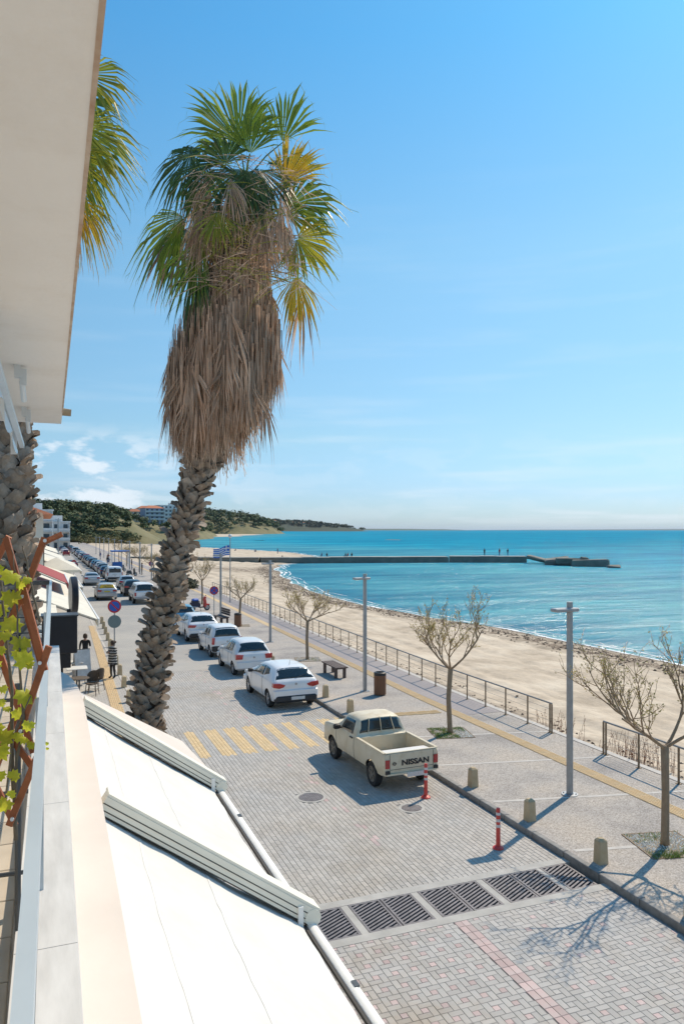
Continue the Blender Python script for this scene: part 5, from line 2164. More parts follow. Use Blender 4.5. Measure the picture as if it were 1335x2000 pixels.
sign(3.06, 36.5, 0.01, 'blue and red no parking sign with grey disc below on left pavement', [(2.75, 'park'), (2.05, 'grey')], 3.2, R(-5))
sign(10.95, 51.9, PZ, 'blue and red no stopping sign standing by the red scooter', [(2.0, 'stop')], 2.3, R(-8))
sign(10.85, 63.4, PZ, 'small blue and red sign half hidden by the big palm trunk', [(2.0, 'stop')], 2.3, R(-8))
sign(3.5, 99, 0.01, 'red no entry sign with white bar beside the left awnings', [(2.3, 'entry')], 2.6, R(-4))
sign(12.4, 96, PZ, 'distant round sign on the promenade by the bare trees', [(2.0, 'stop')], 2.3, R(-4))

# ---- flagpole and flag
fp_ = thing('flagpole', 'thin flagpole with white ball top beside the beach railing', 'flagpole', (14.75, 63.4, PZ))
MB().tube([(0, 0, 0), (0, 0, 3.0), (0, 0, 5.5)], [0.05, 0.045, 0.035], 8).build('pole', m_galv, fp_, smooth=40)
MB().lathe([(0.02, 5.5), (0.12, 5.55), (0.17, 5.66), (0.12, 5.79), (0.01, 5.83)], 14).build('finial', m_swhite, fp_, smooth=True)
m_fblue = M('flag_blue', (0.035, 0.13, 0.48), 0.75, var=0.1, trans=0.2)
fl = thing('flag', 'blue and white striped flag with a cross, flying from the pole', 'flag', (14.70, 63.4, 4.55))
nfx, nfz = 30, 27


def flag_pt(u_, v):
    L_ = 1.45
    x = -u_ * L_ * 0.93
    y = 0.16 * math.sin(u_ * 7.5 + v * 1.2) * (0.25 + u_)
    z = -0.85 * (1 - v) * (1 - 0.12 * u_) - 0.38 * u_ ** 1.4 + 0.10 * math.sin(u_ * 6 + 1.0) * u_ + 0.45
    return Vector((x, y, z))


fb = MB()
P = [flag_pt(i / nfx, j / nfz) for j in range(nfz + 1) for i in range(nfx + 1)]
fb.v = [tuple(p) for p in P]
for j in range(nfz):
    for i in range(nfx):
        k = j * (nfx + 1) + i
        fb.f.append((k, k + 1, k + nfx + 2, k + nfx + 1))
        row_ = int((nfz - 1 - j) / 3)          # stripe from the top
        blue = row_ % 2 == 0
        if row_ < 5 and i < 11:
            ci, cj = i / 11, (nfz - 1 - j) / 15
            blue = not (0.4 <= ci < 0.6 or 0.4 <= cj < 0.6)
        fb.mi.append(0 if blue else 1)
fb.build('cloth', [m_fblue, m_swhite], fl, smooth=True, fixn=False)

# ---- young trees in their pits
def bare_tree(seed, fork=1.9, top=4.1, spread=1.5, leaves=1500, limbs=4):
    """returns (trunk mesh, branch mesh, leaf mesh)"""
    r_ = random.Random(seed)
    tr, br, lf = MB(), MB(), MB()
    bend = Vector((r_.uniform(-.06, .06), r_.uniform(-.06, .06), 0))
    tr.tube([(0, 0, -0.05), (bend.x * .3, bend.y * .3, 0.15), (bend.x, bend.y, fork * .55), (0, 0, fork), (0.0, 0.0, fork + 0.06)], [0.098, 0.08, 0.072, 0.078, 0.05], 10)
    tips = []

    def twig(p, d, ln, r0, lvl):
        n = 6
        pts, q = [p.copy()], p.copy()
        dd = d.normalized()
        wob = (.16, .20, .24, .26)[lvl]
        for i in range(n):
            lift = (.02, .10, .10, .06)[lvl]
            dd = (dd + Vector((r_.uniform(-wob, wob), r_.uniform(-wob, wob), r_.uniform(-wob, wob) * .6 + lift))).normalized()
            q = q + dd * ln / n
            pts.append(q.copy())
        r1 = max(0.0035, r0 * 0.45)
        br.tube(pts, [lerp(r0, r1, i / n) for i in range(n + 1)], (7, 5, 4, 3)[lvl], cap=False)
        if lvl < 3:
            kk = (5, 4, 4)[lvl]
            for c in range(kk):
                t = lerp(0.30, 0.98, (c + r_.random()) / kk)
                k = min(n - 1, int(t * n))
                pp_ = pts[k].lerp(pts[k + 1], t * n - k)
                ax = (pts[k + 1] - pts[k]).normalized()
                nd_ = (ax * 0.8 + Vector((r_.uniform(-1, 1), r_.uniform(-1, 1), r_.uniform(-.35, .8))) * .9).normalized()
                twig(pp_, nd_, ln * r_.uniform(0.42, 0.72), max(0.004, r0 * (0.52, .5, .5)[lvl]), lvl + 1)
        if lvl >= 2:
            tips.append(pts)

    for i in range(limbs):
        a = 2 * math.pi * (i + r_.uniform(-.25, .25)) / limbs
        d = Vector((math.cos(a), math.sin(a), r_.uniform(0.42, 0.85)))
        twig(Vector((0, 0, fork)), d, spread * r_.uniform(0.85, 1.15), 0.036, 0)
    for i in range(leaves):
        pts = r_.choice(tips)
        k = r_.randrange(len(pts) - 1)
        p = pts[k].lerp(pts[k + 1], r_.random()) + Vector((r_.uniform(-1, 1), r_.uniform(-1, 1), r_.uniform(-1, 1))) * 0.025
        s_ = r_.uniform(0.014, 0.034)
        a = Vector((r_.uniform(-1, 1), r_.uniform(-1, 1), r_.uniform(-.6, 1))).normalized()
        b = a.orthogonal().normalized()
        lf.add([p, p + a * s_ + b * s_ * .5, p + a * s_ * 2, p + a * s_ - b * s_ * .5], [(0, 1, 2, 3)])
    return tr.mesh('trunk', m_twig, smooth=True), br.mesh('branches', m_twig, smooth=True, fixn=False), lf.mesh('leaves', m_bud, fixn=False)


TREE_V = [bare_tree(31, 1.9, 4.2, 1.6, leaves=2300, limbs=4), bare_tree(23, 1.93, 3.9, 1.4, leaves=2000, limbs=4), bare_tree(5, 1.8, 3.9, 1.2, leaves=1700, limbs=4), bare_tree(8, 1.75, 3.7, 1.15, leaves=1600, limbs=4)]
TREES = [(11.33, 11.52, 0, 0.3, 'nearest young bare tree in a pebble bed at right edge'),
         (11.50, 20.23, 1, 1.2, 'young bare tree in a grassy pit beside the cream pickup'),
         (11.71, 34.24, 2, 2.2, 'young bare tree behind the nearest white hatchback'),
         (11.84, 47.9, 3, 0.5, 'young bare tree beside the far litter bin'),
         (12.25, 62.9, 1, 4.2, 'young bare tree beyond the red scooter, left of the flagpole')]
for k in range(9):
    y = 76 + 9.5 * k
    TREES.append((12.4 + 0.015 * (y - 76) + rnd.uniform(-.2, .2) + (0.9 if k % 2 else 0), y, k % 4, rnd.uniform(0, 6), 'budding tree in the row left of the big palm trunk, %s from it' % ORD[k]))
PITS = []
for (x, y, v, rz, lb) in TREES:
    t = thing('young_tree', lb, 'tree', (x, y, PZ), rz, 'young trees along the promenade')
    tm, bm2, lm = TREE_V[v]
    link('trunk', tm, t)
    cr = link('crown', bm2, t)
    link('leaves', lm, cr)
    if y < 50:
        PITS.append((x, y))
for k, (x, y) in enumerate(PITS):
    t = thing('tree_pit', ['pebble and grass bed under the nearest tree', 'grassy pebble bed under the tree by the pickup', 'pebble bed under the third tree by the bench', 'sandy bed under the tree by the far litter bin'][k],
              'tree pit', (x, y, PZ), R(-13))
    MB().box((0, 0, 0.005), (1.15, 1.15, 0.012)).build('soil', m_soil, t)
    if k < 3:
        e = MB()
        for s_ in (-1, 1):
            e.box((s_ * 0.585, 0, 0.008), (0.012, 1.18, 0.016)).box((0, s_ * 0.585, 0.0075), (1.15, 0.012, 0.015))
        e.build('steel_edging', m_rust, t)
        pb, gr = MB(), MB()
        for _ in range(900 if k < 2 else 250):
            px_, py_ = rnd.uniform(-.55, .55), rnd.uniform(-.55, .55)
            if k == 1 and px_ < 0.1 and rnd.random() < .75:
                continue
            if k == 0 and py_ < -0.25 and rnd.random() < .8:
                continue
            s_ = rnd.uniform(0.014, 0.032)
            q = [Vector((rnd.uniform(.6, 1), 0, 0)), Vector((0, rnd.uniform(.6, 1), 0)), Vector((-rnd.uniform(.6, 1), 0, 0)), Vector((0, -rnd.uniform(.6, 1), 0)), Vector((0, 0, rnd.uniform(.5, .9)))]
            rot = Matrix.Rotation(rnd.uniform(0, 6.3), 3, 'Z')
            pb.add([rot @ p * s_ + Vector((px_, py_, 0.012)) for p in q], [(0, 1, 4), (1, 2, 4), (2, 3, 4), (3, 0, 4)])
        tag(pb.build('pebbles', m_pebble, t, fixn=False), kind='stuff')
        for _ in range((1500, 2600, 350)[k]):
            if k == 0:
                px_, py_ = rnd.uniform(-.55, .6), -0.62 + abs(rnd.gauss(0, .16)) if rnd.random() < .75 else rnd.uniform(0.1, .55)
            elif k == 1:
                px_, py_ = (rnd.uniform(-.58, .15), rnd.uniform(-.58, .58)) if rnd.random() < .8 else (rnd.uniform(.1, .5), rnd.uniform(.1, .58))
            else:
                px_, py_ = rnd.gauss(.25, .1), rnd.gauss(-.2, .12)
            if fbm(px_ * 3, py_ * 3, k) < -0.15:
                continue
            h = rnd.uniform(0.02, 0.07)
            dx, dy = rnd.uniform(-.04, .04), rnd.uniform(-.04, .04)
            a = rnd.uniform(0, 3.14)
            wx, wy = 0.006 * math.cos(a), 0.006 * math.sin(a)
            gr.add([(px_ - wx, py_ - wy, 0.01), (px_ + wx, py_ + wy, 0.01), (px_ + dx, py_ + dy, 0.01 + h)], [(0, 1, 2)])
        tag(gr.build('grass', m_grass, t, fixn=False), kind='stuff')

# dry red-brown weeds by the gap in the railing
m_dryweed = M('dry_red_weed', (0.26, 0.11, 0.055), 0.9, var=0.3, vscale=6, island=0.4)
for (x, y, n, lb) in ((15.3, 16.6, 90, 'dry rust-brown weeds growing at the near end of the short railing'), (15.15, 19.7, 35, 'dry weeds at the near end of the long railing')):
    b = MB()
    for _ in range(n):
        ox, oy = rnd.gauss(0, .3), rnd.gauss(0, .55)
        z = beach_z(x + ox, y + oy)
        h = rnd.uniform(0.3, 0.85)
        dx, dy = rnd.uniform(-.15, .15), rnd.uniform(-.15, .15)
        b.tube([(ox, oy, z), (ox + dx * .4, oy + dy * .4, z + h * .6), (ox + dx, oy + dy, z + h)], [0.006, 0.005, 0.003], 3, cap=False)
        for _ in range(9):
            t = rnd.uniform(.35, 1)
            p = Vector((ox + dx * t, oy + dy * t, z + h * t))
            a = Vector((rnd.uniform(-1, 1), rnd.uniform(-1, 1), rnd.uniform(-.3, 1))).normalized() * rnd.uniform(.02, .05)
            c = a.orthogonal().normalized() * .01
            b.add([p, p + a * .5 + c, p + a, p + a * .5 - c], [(0, 1, 2, 3)])
    o = b.build('dry_weeds', m_dryweed, fixn=False)
    o.location = (x, y, 0)
    tag(o, lb, 'plant')
# clipped hedge beyond the flagpole
m_hedge = M('hedge_leaf', (0.05, 0.055, 0.028), 0.8, var=0.3, vscale=3, island=0.4)
hd = MB()
for _ in range(900):
    p = Vector((rnd.uniform(-.6, .6), rnd.uniform(-4.5, 4.5), rnd.uniform(0, .85)))
    a = Vector((rnd.uniform(-1, 1), rnd.uniform(-1, 1), rnd.uniform(-1, 1))).normalized() * 0.14
    c = a.orthogonal().normalized() * 0.12
    hd.add([p - a, p - c, p + a, p + c], [(0, 1, 2, 3)])
hd = hd.build('hedge', m_hedge, fixn=False)
hd.location = (14.6, 84, PZ)
tag(hd, 'low dark clipped hedge between promenade and beach', 'hedge')

# beach kiosk with blue roof far along the promenade
m_kblue = M('kiosk_blue', (0.02, 0.14, 0.44), 0.5, var=0.1)
kk_ = thing('beach_kiosk', 'small stand with blue roof and blue counter on the far promenade', 'kiosk', (11.6, 128, PZ))
MB().bbox((0, 0, 2.75), (3.0, 2.4, 0.22), 0.05).build('roof', m_kblue, kk_)
for sx in (-1, 1):
    for sy in (-1, 1):
        MB().box((sx * 1.3, sy * 1.0, 1.32), (0.08, 0.08, 2.64)).build('post', m_swhite, kk_)
MB().bbox((-0.5, -0.95, 0.5), (1.5, 0.5, 1.0), 0.03).build('counter', m_kblue, kk_)

# ================================================================== VEHICLES
def paint(name, col, rough=0.28, dirt=0.06):
    return M('paint_' + name, col, rough, var=dirt, vscale=1.6, coat=0.5, spec=0.5)


P_WHITE = paint('white', (0.84, 0.84, 0.84))
P_PEARL = paint('pearl', (0.76, 0.77, 0.77))
P_SILVER = M('paint_silver', (0.50, 0.515, 0.53), 0.3, metal=0.35, var=0.05, coat=0.4)
P_GREY = M('paint_grey', (0.20, 0.21, 0.22), 0.3, metal=0.4, var=0.05, coat=0.4)
P_BLACK = paint('black', (0.018, 0.019, 0.022))
P_BLUE = paint('blue', (0.02, 0.07, 0.16))
P_LBLUE = paint('light_blue', (0.10, 0.28, 0.42))
P_RED = paint('red', (0.33, 0.015, 0.02))
P_CREAM = M('paint_cream', (0.66, 0.575, 0.415), 0.5, var=0.10, vscale=2.2, col2=(0.74, 0.665, 0.52), spec=0.4, bump=0.05, bscale=8, stain=((0.80, 0.72, 0.60), 2.4, 0.5, 0.74))
m_cglass = M('car_glass', (0.018, 0.028, 0.032), 0.06, var=0.2, vscale=2, spec=0.7, coat=0.3)
m_tyre = M('tyre', (0.025, 0.025, 0.026), 0.85, var=0.2, vscale=9)
m_rim = M('wheel_rim', (0.42, 0.42, 0.43), 0.35, metal=0.6, var=0.15, vscale=9)
m_trim = M('black_trim', (0.03, 0.03, 0.032), 0.6, var=0.15)
m_tail = M('tail_lamp', (0.42, 0.02, 0.025), 0.18, var=0.2, vscale=9, coat=0.5)
m_plate = M('number_plate', (0.66, 0.66, 0.64), 0.5, var=0.1, vscale=20)
m_yplate = M('yellow_plate', (0.62, 0.50, 0.05), 0.5, var=0.1)
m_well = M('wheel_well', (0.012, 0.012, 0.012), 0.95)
m_dustyrim = M('dusty_rim', (0.22, 0.19, 0.155), 0.8, var=0.25, vscale=12)


class Shell:
    def __init__(s, sp):
        s.sp = sp

    def ring(s, y):
        sp = s.sp
        zt = interp(sp['top'], y)
        zl = min(interp(sp['belt'], y), zt - 0.015)
        w = sinterp(sp['plan'], y) * sp['W'] / 2
        zb = interp(sp['bot'], y)
        gh = max(0.0, zt - zl)
        k = min(1, gh / 0.42)
        k = k * k * (3 - 2 * k)
        wr = w * (0.94 - sp.get('tumble', 0.23) * k)
        ze = zt - min(0.085, 0.4 * gh)
        return [(0, zb), (w * 0.80, zb), (w * 0.95, zb + 0.05), (w * 0.988, zb + 0.17), (w, lerp(zb, zl, 0.58)), (w * 0.99, zl - 0.07), (w * 0.962, zl),
                (wr, ze), (wr * 0.88, lerp(ze, zt, 0.62)), (wr * 0.5, lerp(ze, zt, 0.93)), (0, zt)]

    def stations(s):
        L = s.sp['L']
        ys = {0.0, L}
        for tab in ('top', 'belt', 'plan', 'bot'):
            for a, _ in s.sp[tab]:
                if 0 < a < L:
                    ys.add(round(a, 3))
        ys = sorted(ys)
        out = []
        for a, b in zip(ys, ys[1:]):
            n = max(1, int((b - a) / 0.16))
            out += [lerp(a, b, i / n) for i in range(n)]
        return out + [L]

    def body(s, paint_):
        b = MB()
        ys = s.stations()
        n = 20
        for y in ys:
            h = s.ring(y)
            full = h + [(-x, z) for x, z in reversed(h[1:-1])]
            b.v += [(x, y, z) for x, z in full]
        for i in range(len(ys) - 1):
            for k in range(n):
                k2 = (k + 1) % n
                b.f.append((i * n + k, i * n + k2, i * n + n + k2, i * n + n + k))
        b.f.append(tuple(range(n)))
        b.f.append(tuple(range((len(ys) - 1) * n, len(ys) * n)))
        b.mi = [0] * len(b.f)
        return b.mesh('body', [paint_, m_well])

    def S(s, y, v, side):
        """side glass surface: v=0 belt, v=1 roof edge"""
        h = s.ring(y)
        a, c = h[6], h[7]
        return Vector((side * lerp(a[0], c[0], v), y, lerp(a[1], c[1], v)))

    def D(s, y, v, side):
        """door skin: v=0 sill, v=1 belt"""
        h = s.ring(y)[2:7]
        t = v * 4
        k = min(3, int(t))
        f = t - k
        return Vector((side * lerp(h[k][0], h[k + 1][0], f), y, lerp(h[k][1], h[k + 1][1], f)))

    def T(s, y, u_):
        h = s.ring(y)
        tab = [h[10], h[9], h[8], h[7]]
        t = min(2.999, abs(u_) * 3)
        k = int(t)
        f = t - k
        return Vector((math.copysign(lerp(tab[k][0], tab[k + 1][0], f), u_), y, lerp(tab[k][1], tab[k + 1][1], f)))


def patch(fn, corners, nu, nv, off, outward):
    """surface patch through fn(a,b) over a 4-corner quad in (a,b); pushed out by off and given an edge"""
    (a0, b0), (a1, b1), (a2, b2), (a3, b3) = corners
    P = []
    for j in range(nv + 1):
        v = j / nv
        for i in range(nu + 1):
            u_ = i / nu
            a = lerp(lerp(a0, a1, u_), lerp(a3, a2, u_), v)
            b = lerp(lerp(b0, b1, u_), lerp(b3, b2, u_), v)
            e = 1e-3
            p = fn(a, b)
            n = (fn(a + e, b) - fn(a - e, b)).cross(fn(a, b + e) - fn(a, b - e))
            n = n.normalized() if n.length > 1e-12 else outward
            if n.dot(outward) < 0:
                n = -n
            P.append((p + n * off, p - n * 0.02))
    mb = MB()
    nn = len(P)
    mb.v = [tuple(p[0]) for p in P] + [tuple(p[1]) for p in P]
    W_ = nu + 1
    for j in range(nv):
        for i in range(nu):
            k = j * W_ + i
            mb.f.append((k, k + 1, k + W_ + 1, k + W_))
    edge = [i for i in range(W_)] + [j * W_ + nu for j in range(1, nv + 1)] + [nv * W_ + i for i in range(nu - 1, -1, -1)] + [j * W_ for j in range(nv - 1, 0, -1)]
    for a, b in zip(edge, edge[1:] + edge[:1]):
        mb.f.append((a, b, nn + b, nn + a))
    mb.mi = [0] * len(mb.f)
    return mb


WHEEL_CACHE = {}


def wheel_meshes(r_, w, dusty=False):
    key = (round(r_, 3), round(w, 3), dusty)
    if key not in WHEEL_CACHE:
        mt = Matrix.Rotation(R(90), 4, 'Y')
        ri = r_ * 0.64
        ty = MB().lathe([(ri, -w * .46), (r_ * 0.93, -w * .5), (r_, -w * .36), (r_, w * .36), (r_ * 0.93, w * .5), (ri, w * .46)], 24, M4=mt, cap=False).mesh('tyre', m_tyre, 35)
        rm = MB()
        for sgn in (-1, 1):
            rm.lathe([(ri * 1.03, sgn * w * .45), (ri * 0.93, sgn * w * .40), (ri * 0.88, sgn * w * .28), (0.001, sgn * w * .24)], 24, M4=mt, cap=False)
            for k in range(5):
                a = 2 * math.pi * k / 5
                m4 = Matrix.Rotation(a, 4, 'X')
                rm.box(tuple(m4 @ Vector((sgn * w * .37, 0, ri * .5))), (w * .14, ri * .26, ri * .95), m4)
            rm.lathe([(ri * .2, sgn * w * .44), (0.001, sgn * w * .46)], 12, M4=mt, cap=False)
        WHEEL_CACHE[key] = (ty, rm.mesh('rim', m_dustyrim if dusty else m_rim))
    return WHEEL_CACHE[key]


def make_car(label, sp, paint_):
    t = thing(sp['name'], label, sp['cat'])
    sh = Shell(sp)
    W, L = sp['W'], sp['L']
    me_ = sh.body(paint_)
    # wheel arches and load bed are cut out of the shell
    cut = MB()
    r_ = sp['wr']
    for y in sp['axles']:
        for sgn in (-1, 1):
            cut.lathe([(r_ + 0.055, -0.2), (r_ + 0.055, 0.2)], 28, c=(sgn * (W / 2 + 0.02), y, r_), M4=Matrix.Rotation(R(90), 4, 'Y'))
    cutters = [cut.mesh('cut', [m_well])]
    if 'bed' in sp:
        x0, y0, y1, z0 = sp['bed']
        cutters.append(MB().box((0, (y0 + y1) / 2, z0 + 1), (2 * x0, y1 - y0, 2.0)).mesh('cut2', [paint_]))
    mods, tmp = [], []
    for c in cutters:
        co = bpy.data.objects.new('cutter', c)
        COL.objects.link(co)
        tmp.append(co)
        mods.append(('BOOLEAN', dict(operation='DIFFERENCE', object=co, solver='EXACT', material_mode='TRANSFER')))
    body = eval_mesh(me_, mods)
    for co in tmp:
        bpy.data.objects.remove(co)
    body.polygons.foreach_set('use_smooth', [True] * len(body.polygons))
    body.set_sharp_from_angle(angle=R(38))
    link('body', body, t)
    # glass
    X = Vector((1, 0, 0))
    for quad_ in sp['side']:
        for sgn in (-1, 1):
            patch(lambda a, b, s_=sgn: sh.S(a, b, s_), quad_, 8, 4, 0.004, X * sgn).build('side_window', m_cglass, t, smooth=True)
    y0, y1, u0 = sp['rear']
    rw = patch(lambda a, b: sh.T(a, b), [(y0, -u0 * 0.98), (y1, -u0), (y1, u0), (y0, u0 * 0.98)], 5, 12, 0.005, Vector((0, -1, 1))).build('rear_window', sp.get('rearglass', m_cglass), t, smooth=True)
    y0, y1, u0 = sp['front']
    patch(lambda a, b: sh.T(a, b), [(y0, -u0), (y1, -u0 * .97), (y1, u0 * .97), (y0, u0)], 5, 10, 0.005, Vector((0, 1, 1))).build('windscreen', m_cglass, t, smooth=True)
    for k in sp.get('bars', []):
        b = MB()
        pts = [sh.T(lerp(sp['rear'][0] - .02, sp['rear'][1] + .02, i / 4), k) + Vector((0, -0.02, 0.01)) for i in range(5)]
        b.tube(pts, 0.011, 6)
        b.build('window_bar', paint_, t)
    # door seams and handles
    for y in sp['seams']:
        for sgn in (-1, 1):
            b = MB()
            pts = [sh.D(y, v / 8, sgn) + X * sgn * 0.002 for v in range(0, 9)]
            b.tube(pts, 0.005, 4)
            b.build('door_seam', m_trim, t)
    for y in sp['handles']:
        for sgn in (-1, 1):
            p = sh.D(y, 0.86, sgn)
            MB().box(tuple(p + X * sgn * 0.015), (0.03, 0.17, 0.028)).build('door_handle', sp.get('handlemat', paint_), t)
    for sgn in (-1, 1):
        y = sp['mirror']
        p = sh.S(y, 0.08, sgn)
        MB().bbox(tuple(p + Vector((sgn * 0.13, -0.02, 0.05))), (0.20, 0.10, 0.14), 0.03).build('mirror', sp.get('mirmat', paint_), t, smooth=40)
        MB().bar(p, p + Vector((sgn * 0.08, -0.01, 0.02)), 0.04, 0.03).build('mirror_arm', m_trim, t)
    # wheels
    ty, rm = wheel_meshes(r_, sp.get('ww', 0.19), sp.get('dusty', False))
    for y in sp['axles']:
        for sgn in (-1, 1):
            o = link('wheel', ty, t, loc=(sgn * (W / 2 - 0.115), y, r_))
            link('rim', rm, o)
    # rear: lamps, bumper, plate
    for sgn in (-1, 1):
        for poly in sp['tail']:
            b = MB().prism([(sgn * x, z) for x, z in poly], -0.022, 0.16, 'y')
            b.build('tail_light', m_tail, t)
    bz, bh, bmat = sp['bumper']
    b = MB().bbox((0, 0.06, bz), (W * 0.955, 0.21, bh), 0.05)
    b.build('rear_bumper', bmat or paint_, t, smooth=40)
    if sp.get('skirt'):
        MB().bbox((0, 0.045, sp['skirt'][0]), (W * 0.90, 0.26, sp['skirt'][1]), 0.06).build('bumper_skirt', m_trim, t)
    px_, pz, = sp['plate']
    MB().box((px_, sp.get('plate_y', -0.052), pz), (0.50, 0.012, 0.11)).build('number_plate', sp.get('platemat', m_plate), t)
    MB().bbox((0, L - 0.07, 0.48), (W * 0.94, 0.2, 0.26), 0.05).build('front_bumper', bmat or paint_, t, smooth=40)
    for sgn in (-1, 1):
        MB().bbox((sgn * W * 0.36, L - 0.10, 0.70), (0.30, 0.14, 0.14), 0.03).build('headlight', m_plate, t)
    if sp.get('emblem'):
        MB().lathe([(0.045, 0), (0.04, 0.015)], 12, c=(0, -0.002, sp['emblem']), M4=Matrix.Rotation(R(90), 4, 'X')).build('emblem', m_rim, t)
    if sp.get('wiper'):
        z, ln = sp['wiper']
        a = sh.T(sp['rear'][0], 0.0) + Vector((0, -0.012, 0.01))
        c = sh.T(lerp(sp['rear'][0], sp['rear'][1], 0.28), 0.45) + Vector((0, -0.012, 0.012))
        MB().tube([a, c], 0.008, 5).build('rear_wiper', m_trim, t)
    if sp.get('antenna'):
        p = sh.T(sp['antenna'], 0)
        MB().tube([p, p + Vector((0, -0.06, 0.17))], [0.01, 0.004], 6).build('antenna', m_trim, t)
    if sp.get('rails'):
        for sgn in (-1, 1):
            pts = [sh.T(y, sgn * .93) + Vector((0, 0, 0.035)) for y in (0.8, 1.3, 1.9, 2.3)]
            MB().tube(pts, 0.014, 6).build('roof_rail', m_rim, t)
    return t


BOT = lambda L, r=0.24: [(0, r + .12), (0.18, r), (L - 0.25, r), (L, r + .08)]
PLAN = lambda L: [(0, .87), (.05, .935), (.14, .975), (.45, 1), (L - .9, 1), (L - .35, .93), (L - .1, .80), (L, .66)]
HATCH = dict(name='hatchback_car', cat='car', L=4.06, W=1.73,
             top=[(0, .90), (.05, 1.0), (.12, 1.05), (.40, 1.36), (.5, 1.41), (.7, 1.435), (1.3, 1.45), (2.0, 1.42), (2.4, 1.32), (3.0, 1.0), (3.2, .95), (3.8, .80), (4.0, .70), (4.06, .60)],
             belt=[(0, .93), (.4, 1.0), (1.2, .99), (3.0, .92), (4.06, .62)], plan=PLAN(4.06), bot=BOT(4.06), tumble=.25,
             axles=(0.66, 3.25), wr=0.305, side=[[(1.32, .1), (2.80, .08), (2.42, .9), (1.5, .93)], [(.80, .42), (1.26, .12), (1.44, .93), (1.0, .86)]],
             rear=(.13, .45, .84), front=(2.42, 2.98, .86), seams=(1.28, 2.72), handles=(1.5,), mirror=2.55, mirmat=m_trim,
             tail=[[(.40, .86), (.60, .92), (.83, .93), (.845, .80), (.62, .75), (.46, .79)]], bumper=(.54, .34, None), skirt=(.38, .26), plate=(.05, .40), plate_y=-.09, emblem=.88, wiper=(1, .3), antenna=.75)
YARIS = dict(HATCH, L=3.62, W=1.66,
             top=[(0, .88), (.05, .97), (.10, 1.02), (.30, 1.38), (.42, 1.45), (.7, 1.49), (1.3, 1.50), (1.8, 1.46), (2.1, 1.36), (2.6, 1.03), (2.8, .97), (3.35, .84), (3.55, .74), (3.62, .62)],
             belt=[(0, .92), (.3, .96), (1.2, .94), (2.6, .90), (3.62, .64)], plan=PLAN(3.62), bot=BOT(3.62), axles=(.58, 2.95), wr=.285,
             side=[[(1.30, .08), (2.42, .08), (2.10, .9), (1.34, .92)], [(.74, .16), (1.22, .08), (1.26, .92), (.86, .9)]], rear=(.12, .35, .84), front=(2.1, 2.56, .86), seams=(.72, 1.27, 2.34), handles=(.9, 1.45), mirror=2.2, mirmat=None,
             tail=[[(.48, .93), (.80, .95), (.81, .74), (.52, .74)]], bumper=(.48, .34, None), skirt=None, plate=(.0, .58), plate_y=-.03, emblem=.80, antenna=None)
YARIS['mirmat'] = P_PEARL
MPV = dict(YARIS, L=3.55, W=1.60,
           top=[(0, .86), (.04, .95), (.08, 1.02), (.22, 1.42), (.32, 1.50), (.6, 1.54), (1.3, 1.55), (1.8, 1.50), (2.1, 1.38), (2.6, 1.05), (2.8, .98), (3.3, .86), (3.48, .75), (3.55, .62)],
           plan=PLAN(3.55), bot=BOT(3.55), axles=(.56, 2.90), rear=(.09, .27, .86), tumble=.2,
           tail=[[(.62, 1.0), (.75, 1.0), (.775, .68), (.66, .66)]], bumper=(.46, .28, m_trim), handles=(.9, 1.45), plate=(-.05, .66))
SUV = dict(HATCH, L=4.4, W=1.80,
           top=[(0, .96), (.05, 1.06), (.12, 1.10), (.42, 1.44), (.55, 1.50), (.9, 1.53), (1.5, 1.54), (2.2, 1.50), (2.6, 1.40), (3.2, 1.08), (3.4, 1.03), (4.05, .90), (4.3, .76), (4.4, .62)],
           belt=[(0, 1.0), (.4, 1.06), (1.2, 1.03), (3.2, .98), (4.4, .66)], plan=PLAN(4.4), bot=BOT(4.4, .26), axles=(.80, 3.48), wr=.34,
           side=[[(1.5, .1), (2.95, .08), (2.58, .9), (1.62, .93)], [(.78, .4), (1.44, .1), (1.55, .93), (1.05, .88)]], rear=(.17, .47, .82), front=(2.6, 3.16, .86), seams=(.85, 1.47, 2.85), handles=(1.05, 1.7), mirror=2.75,
           tail=[[(.40, .97), (.84, 1.0), (.875, .86), (.5, .84)]], bumper=(.58, .36, None), skirt=(.42, .26), plate=(0, .82), plate_y=-.012, emblem=1.0)
SEDAN = dict(HATCH, name='saloon_car', L=4.55, W=1.77,
             top=[(0, .90), (.04, 1.0), (.12, 1.04), (.62, 1.06), (.75, 1.09), (1.2, 1.33), (1.4, 1.40), (1.9, 1.44), (2.4, 1.42), (2.8, 1.32), (3.4, .99), (3.6, .95), (4.25, .82), (4.48, .70), (4.55, .6)],
             belt=[(0, .94), (.7, 1.0), (1.6, .97), (3.4, .92), (4.55, .62)], plan=PLAN(4.55), bot=BOT(4.55), axles=(.95, 3.60), wr=.315,
             side=[[(1.95, .08), (3.15, .08), (2.8, .9), (2.02, .92)], [(1.22, .3), (1.88, .08), (1.95, .92), (1.52, .85)]], rear=(.78, 1.24, .84), front=(2.82, 3.36, .86), seams=(1.15, 1.92, 3.0), handles=(1.4, 2.15), mirror=2.95, mirmat=None,
             tail=[[(.46, .93), (.80, .96), (.84, .80), (.5, .78)]], bumper=(.52, .36, None), skirt=None, plate=(0, .80), plate_y=-.012, emblem=.93, wiper=None, antenna=None)
SEDAN['mirmat'] = P_SILVER
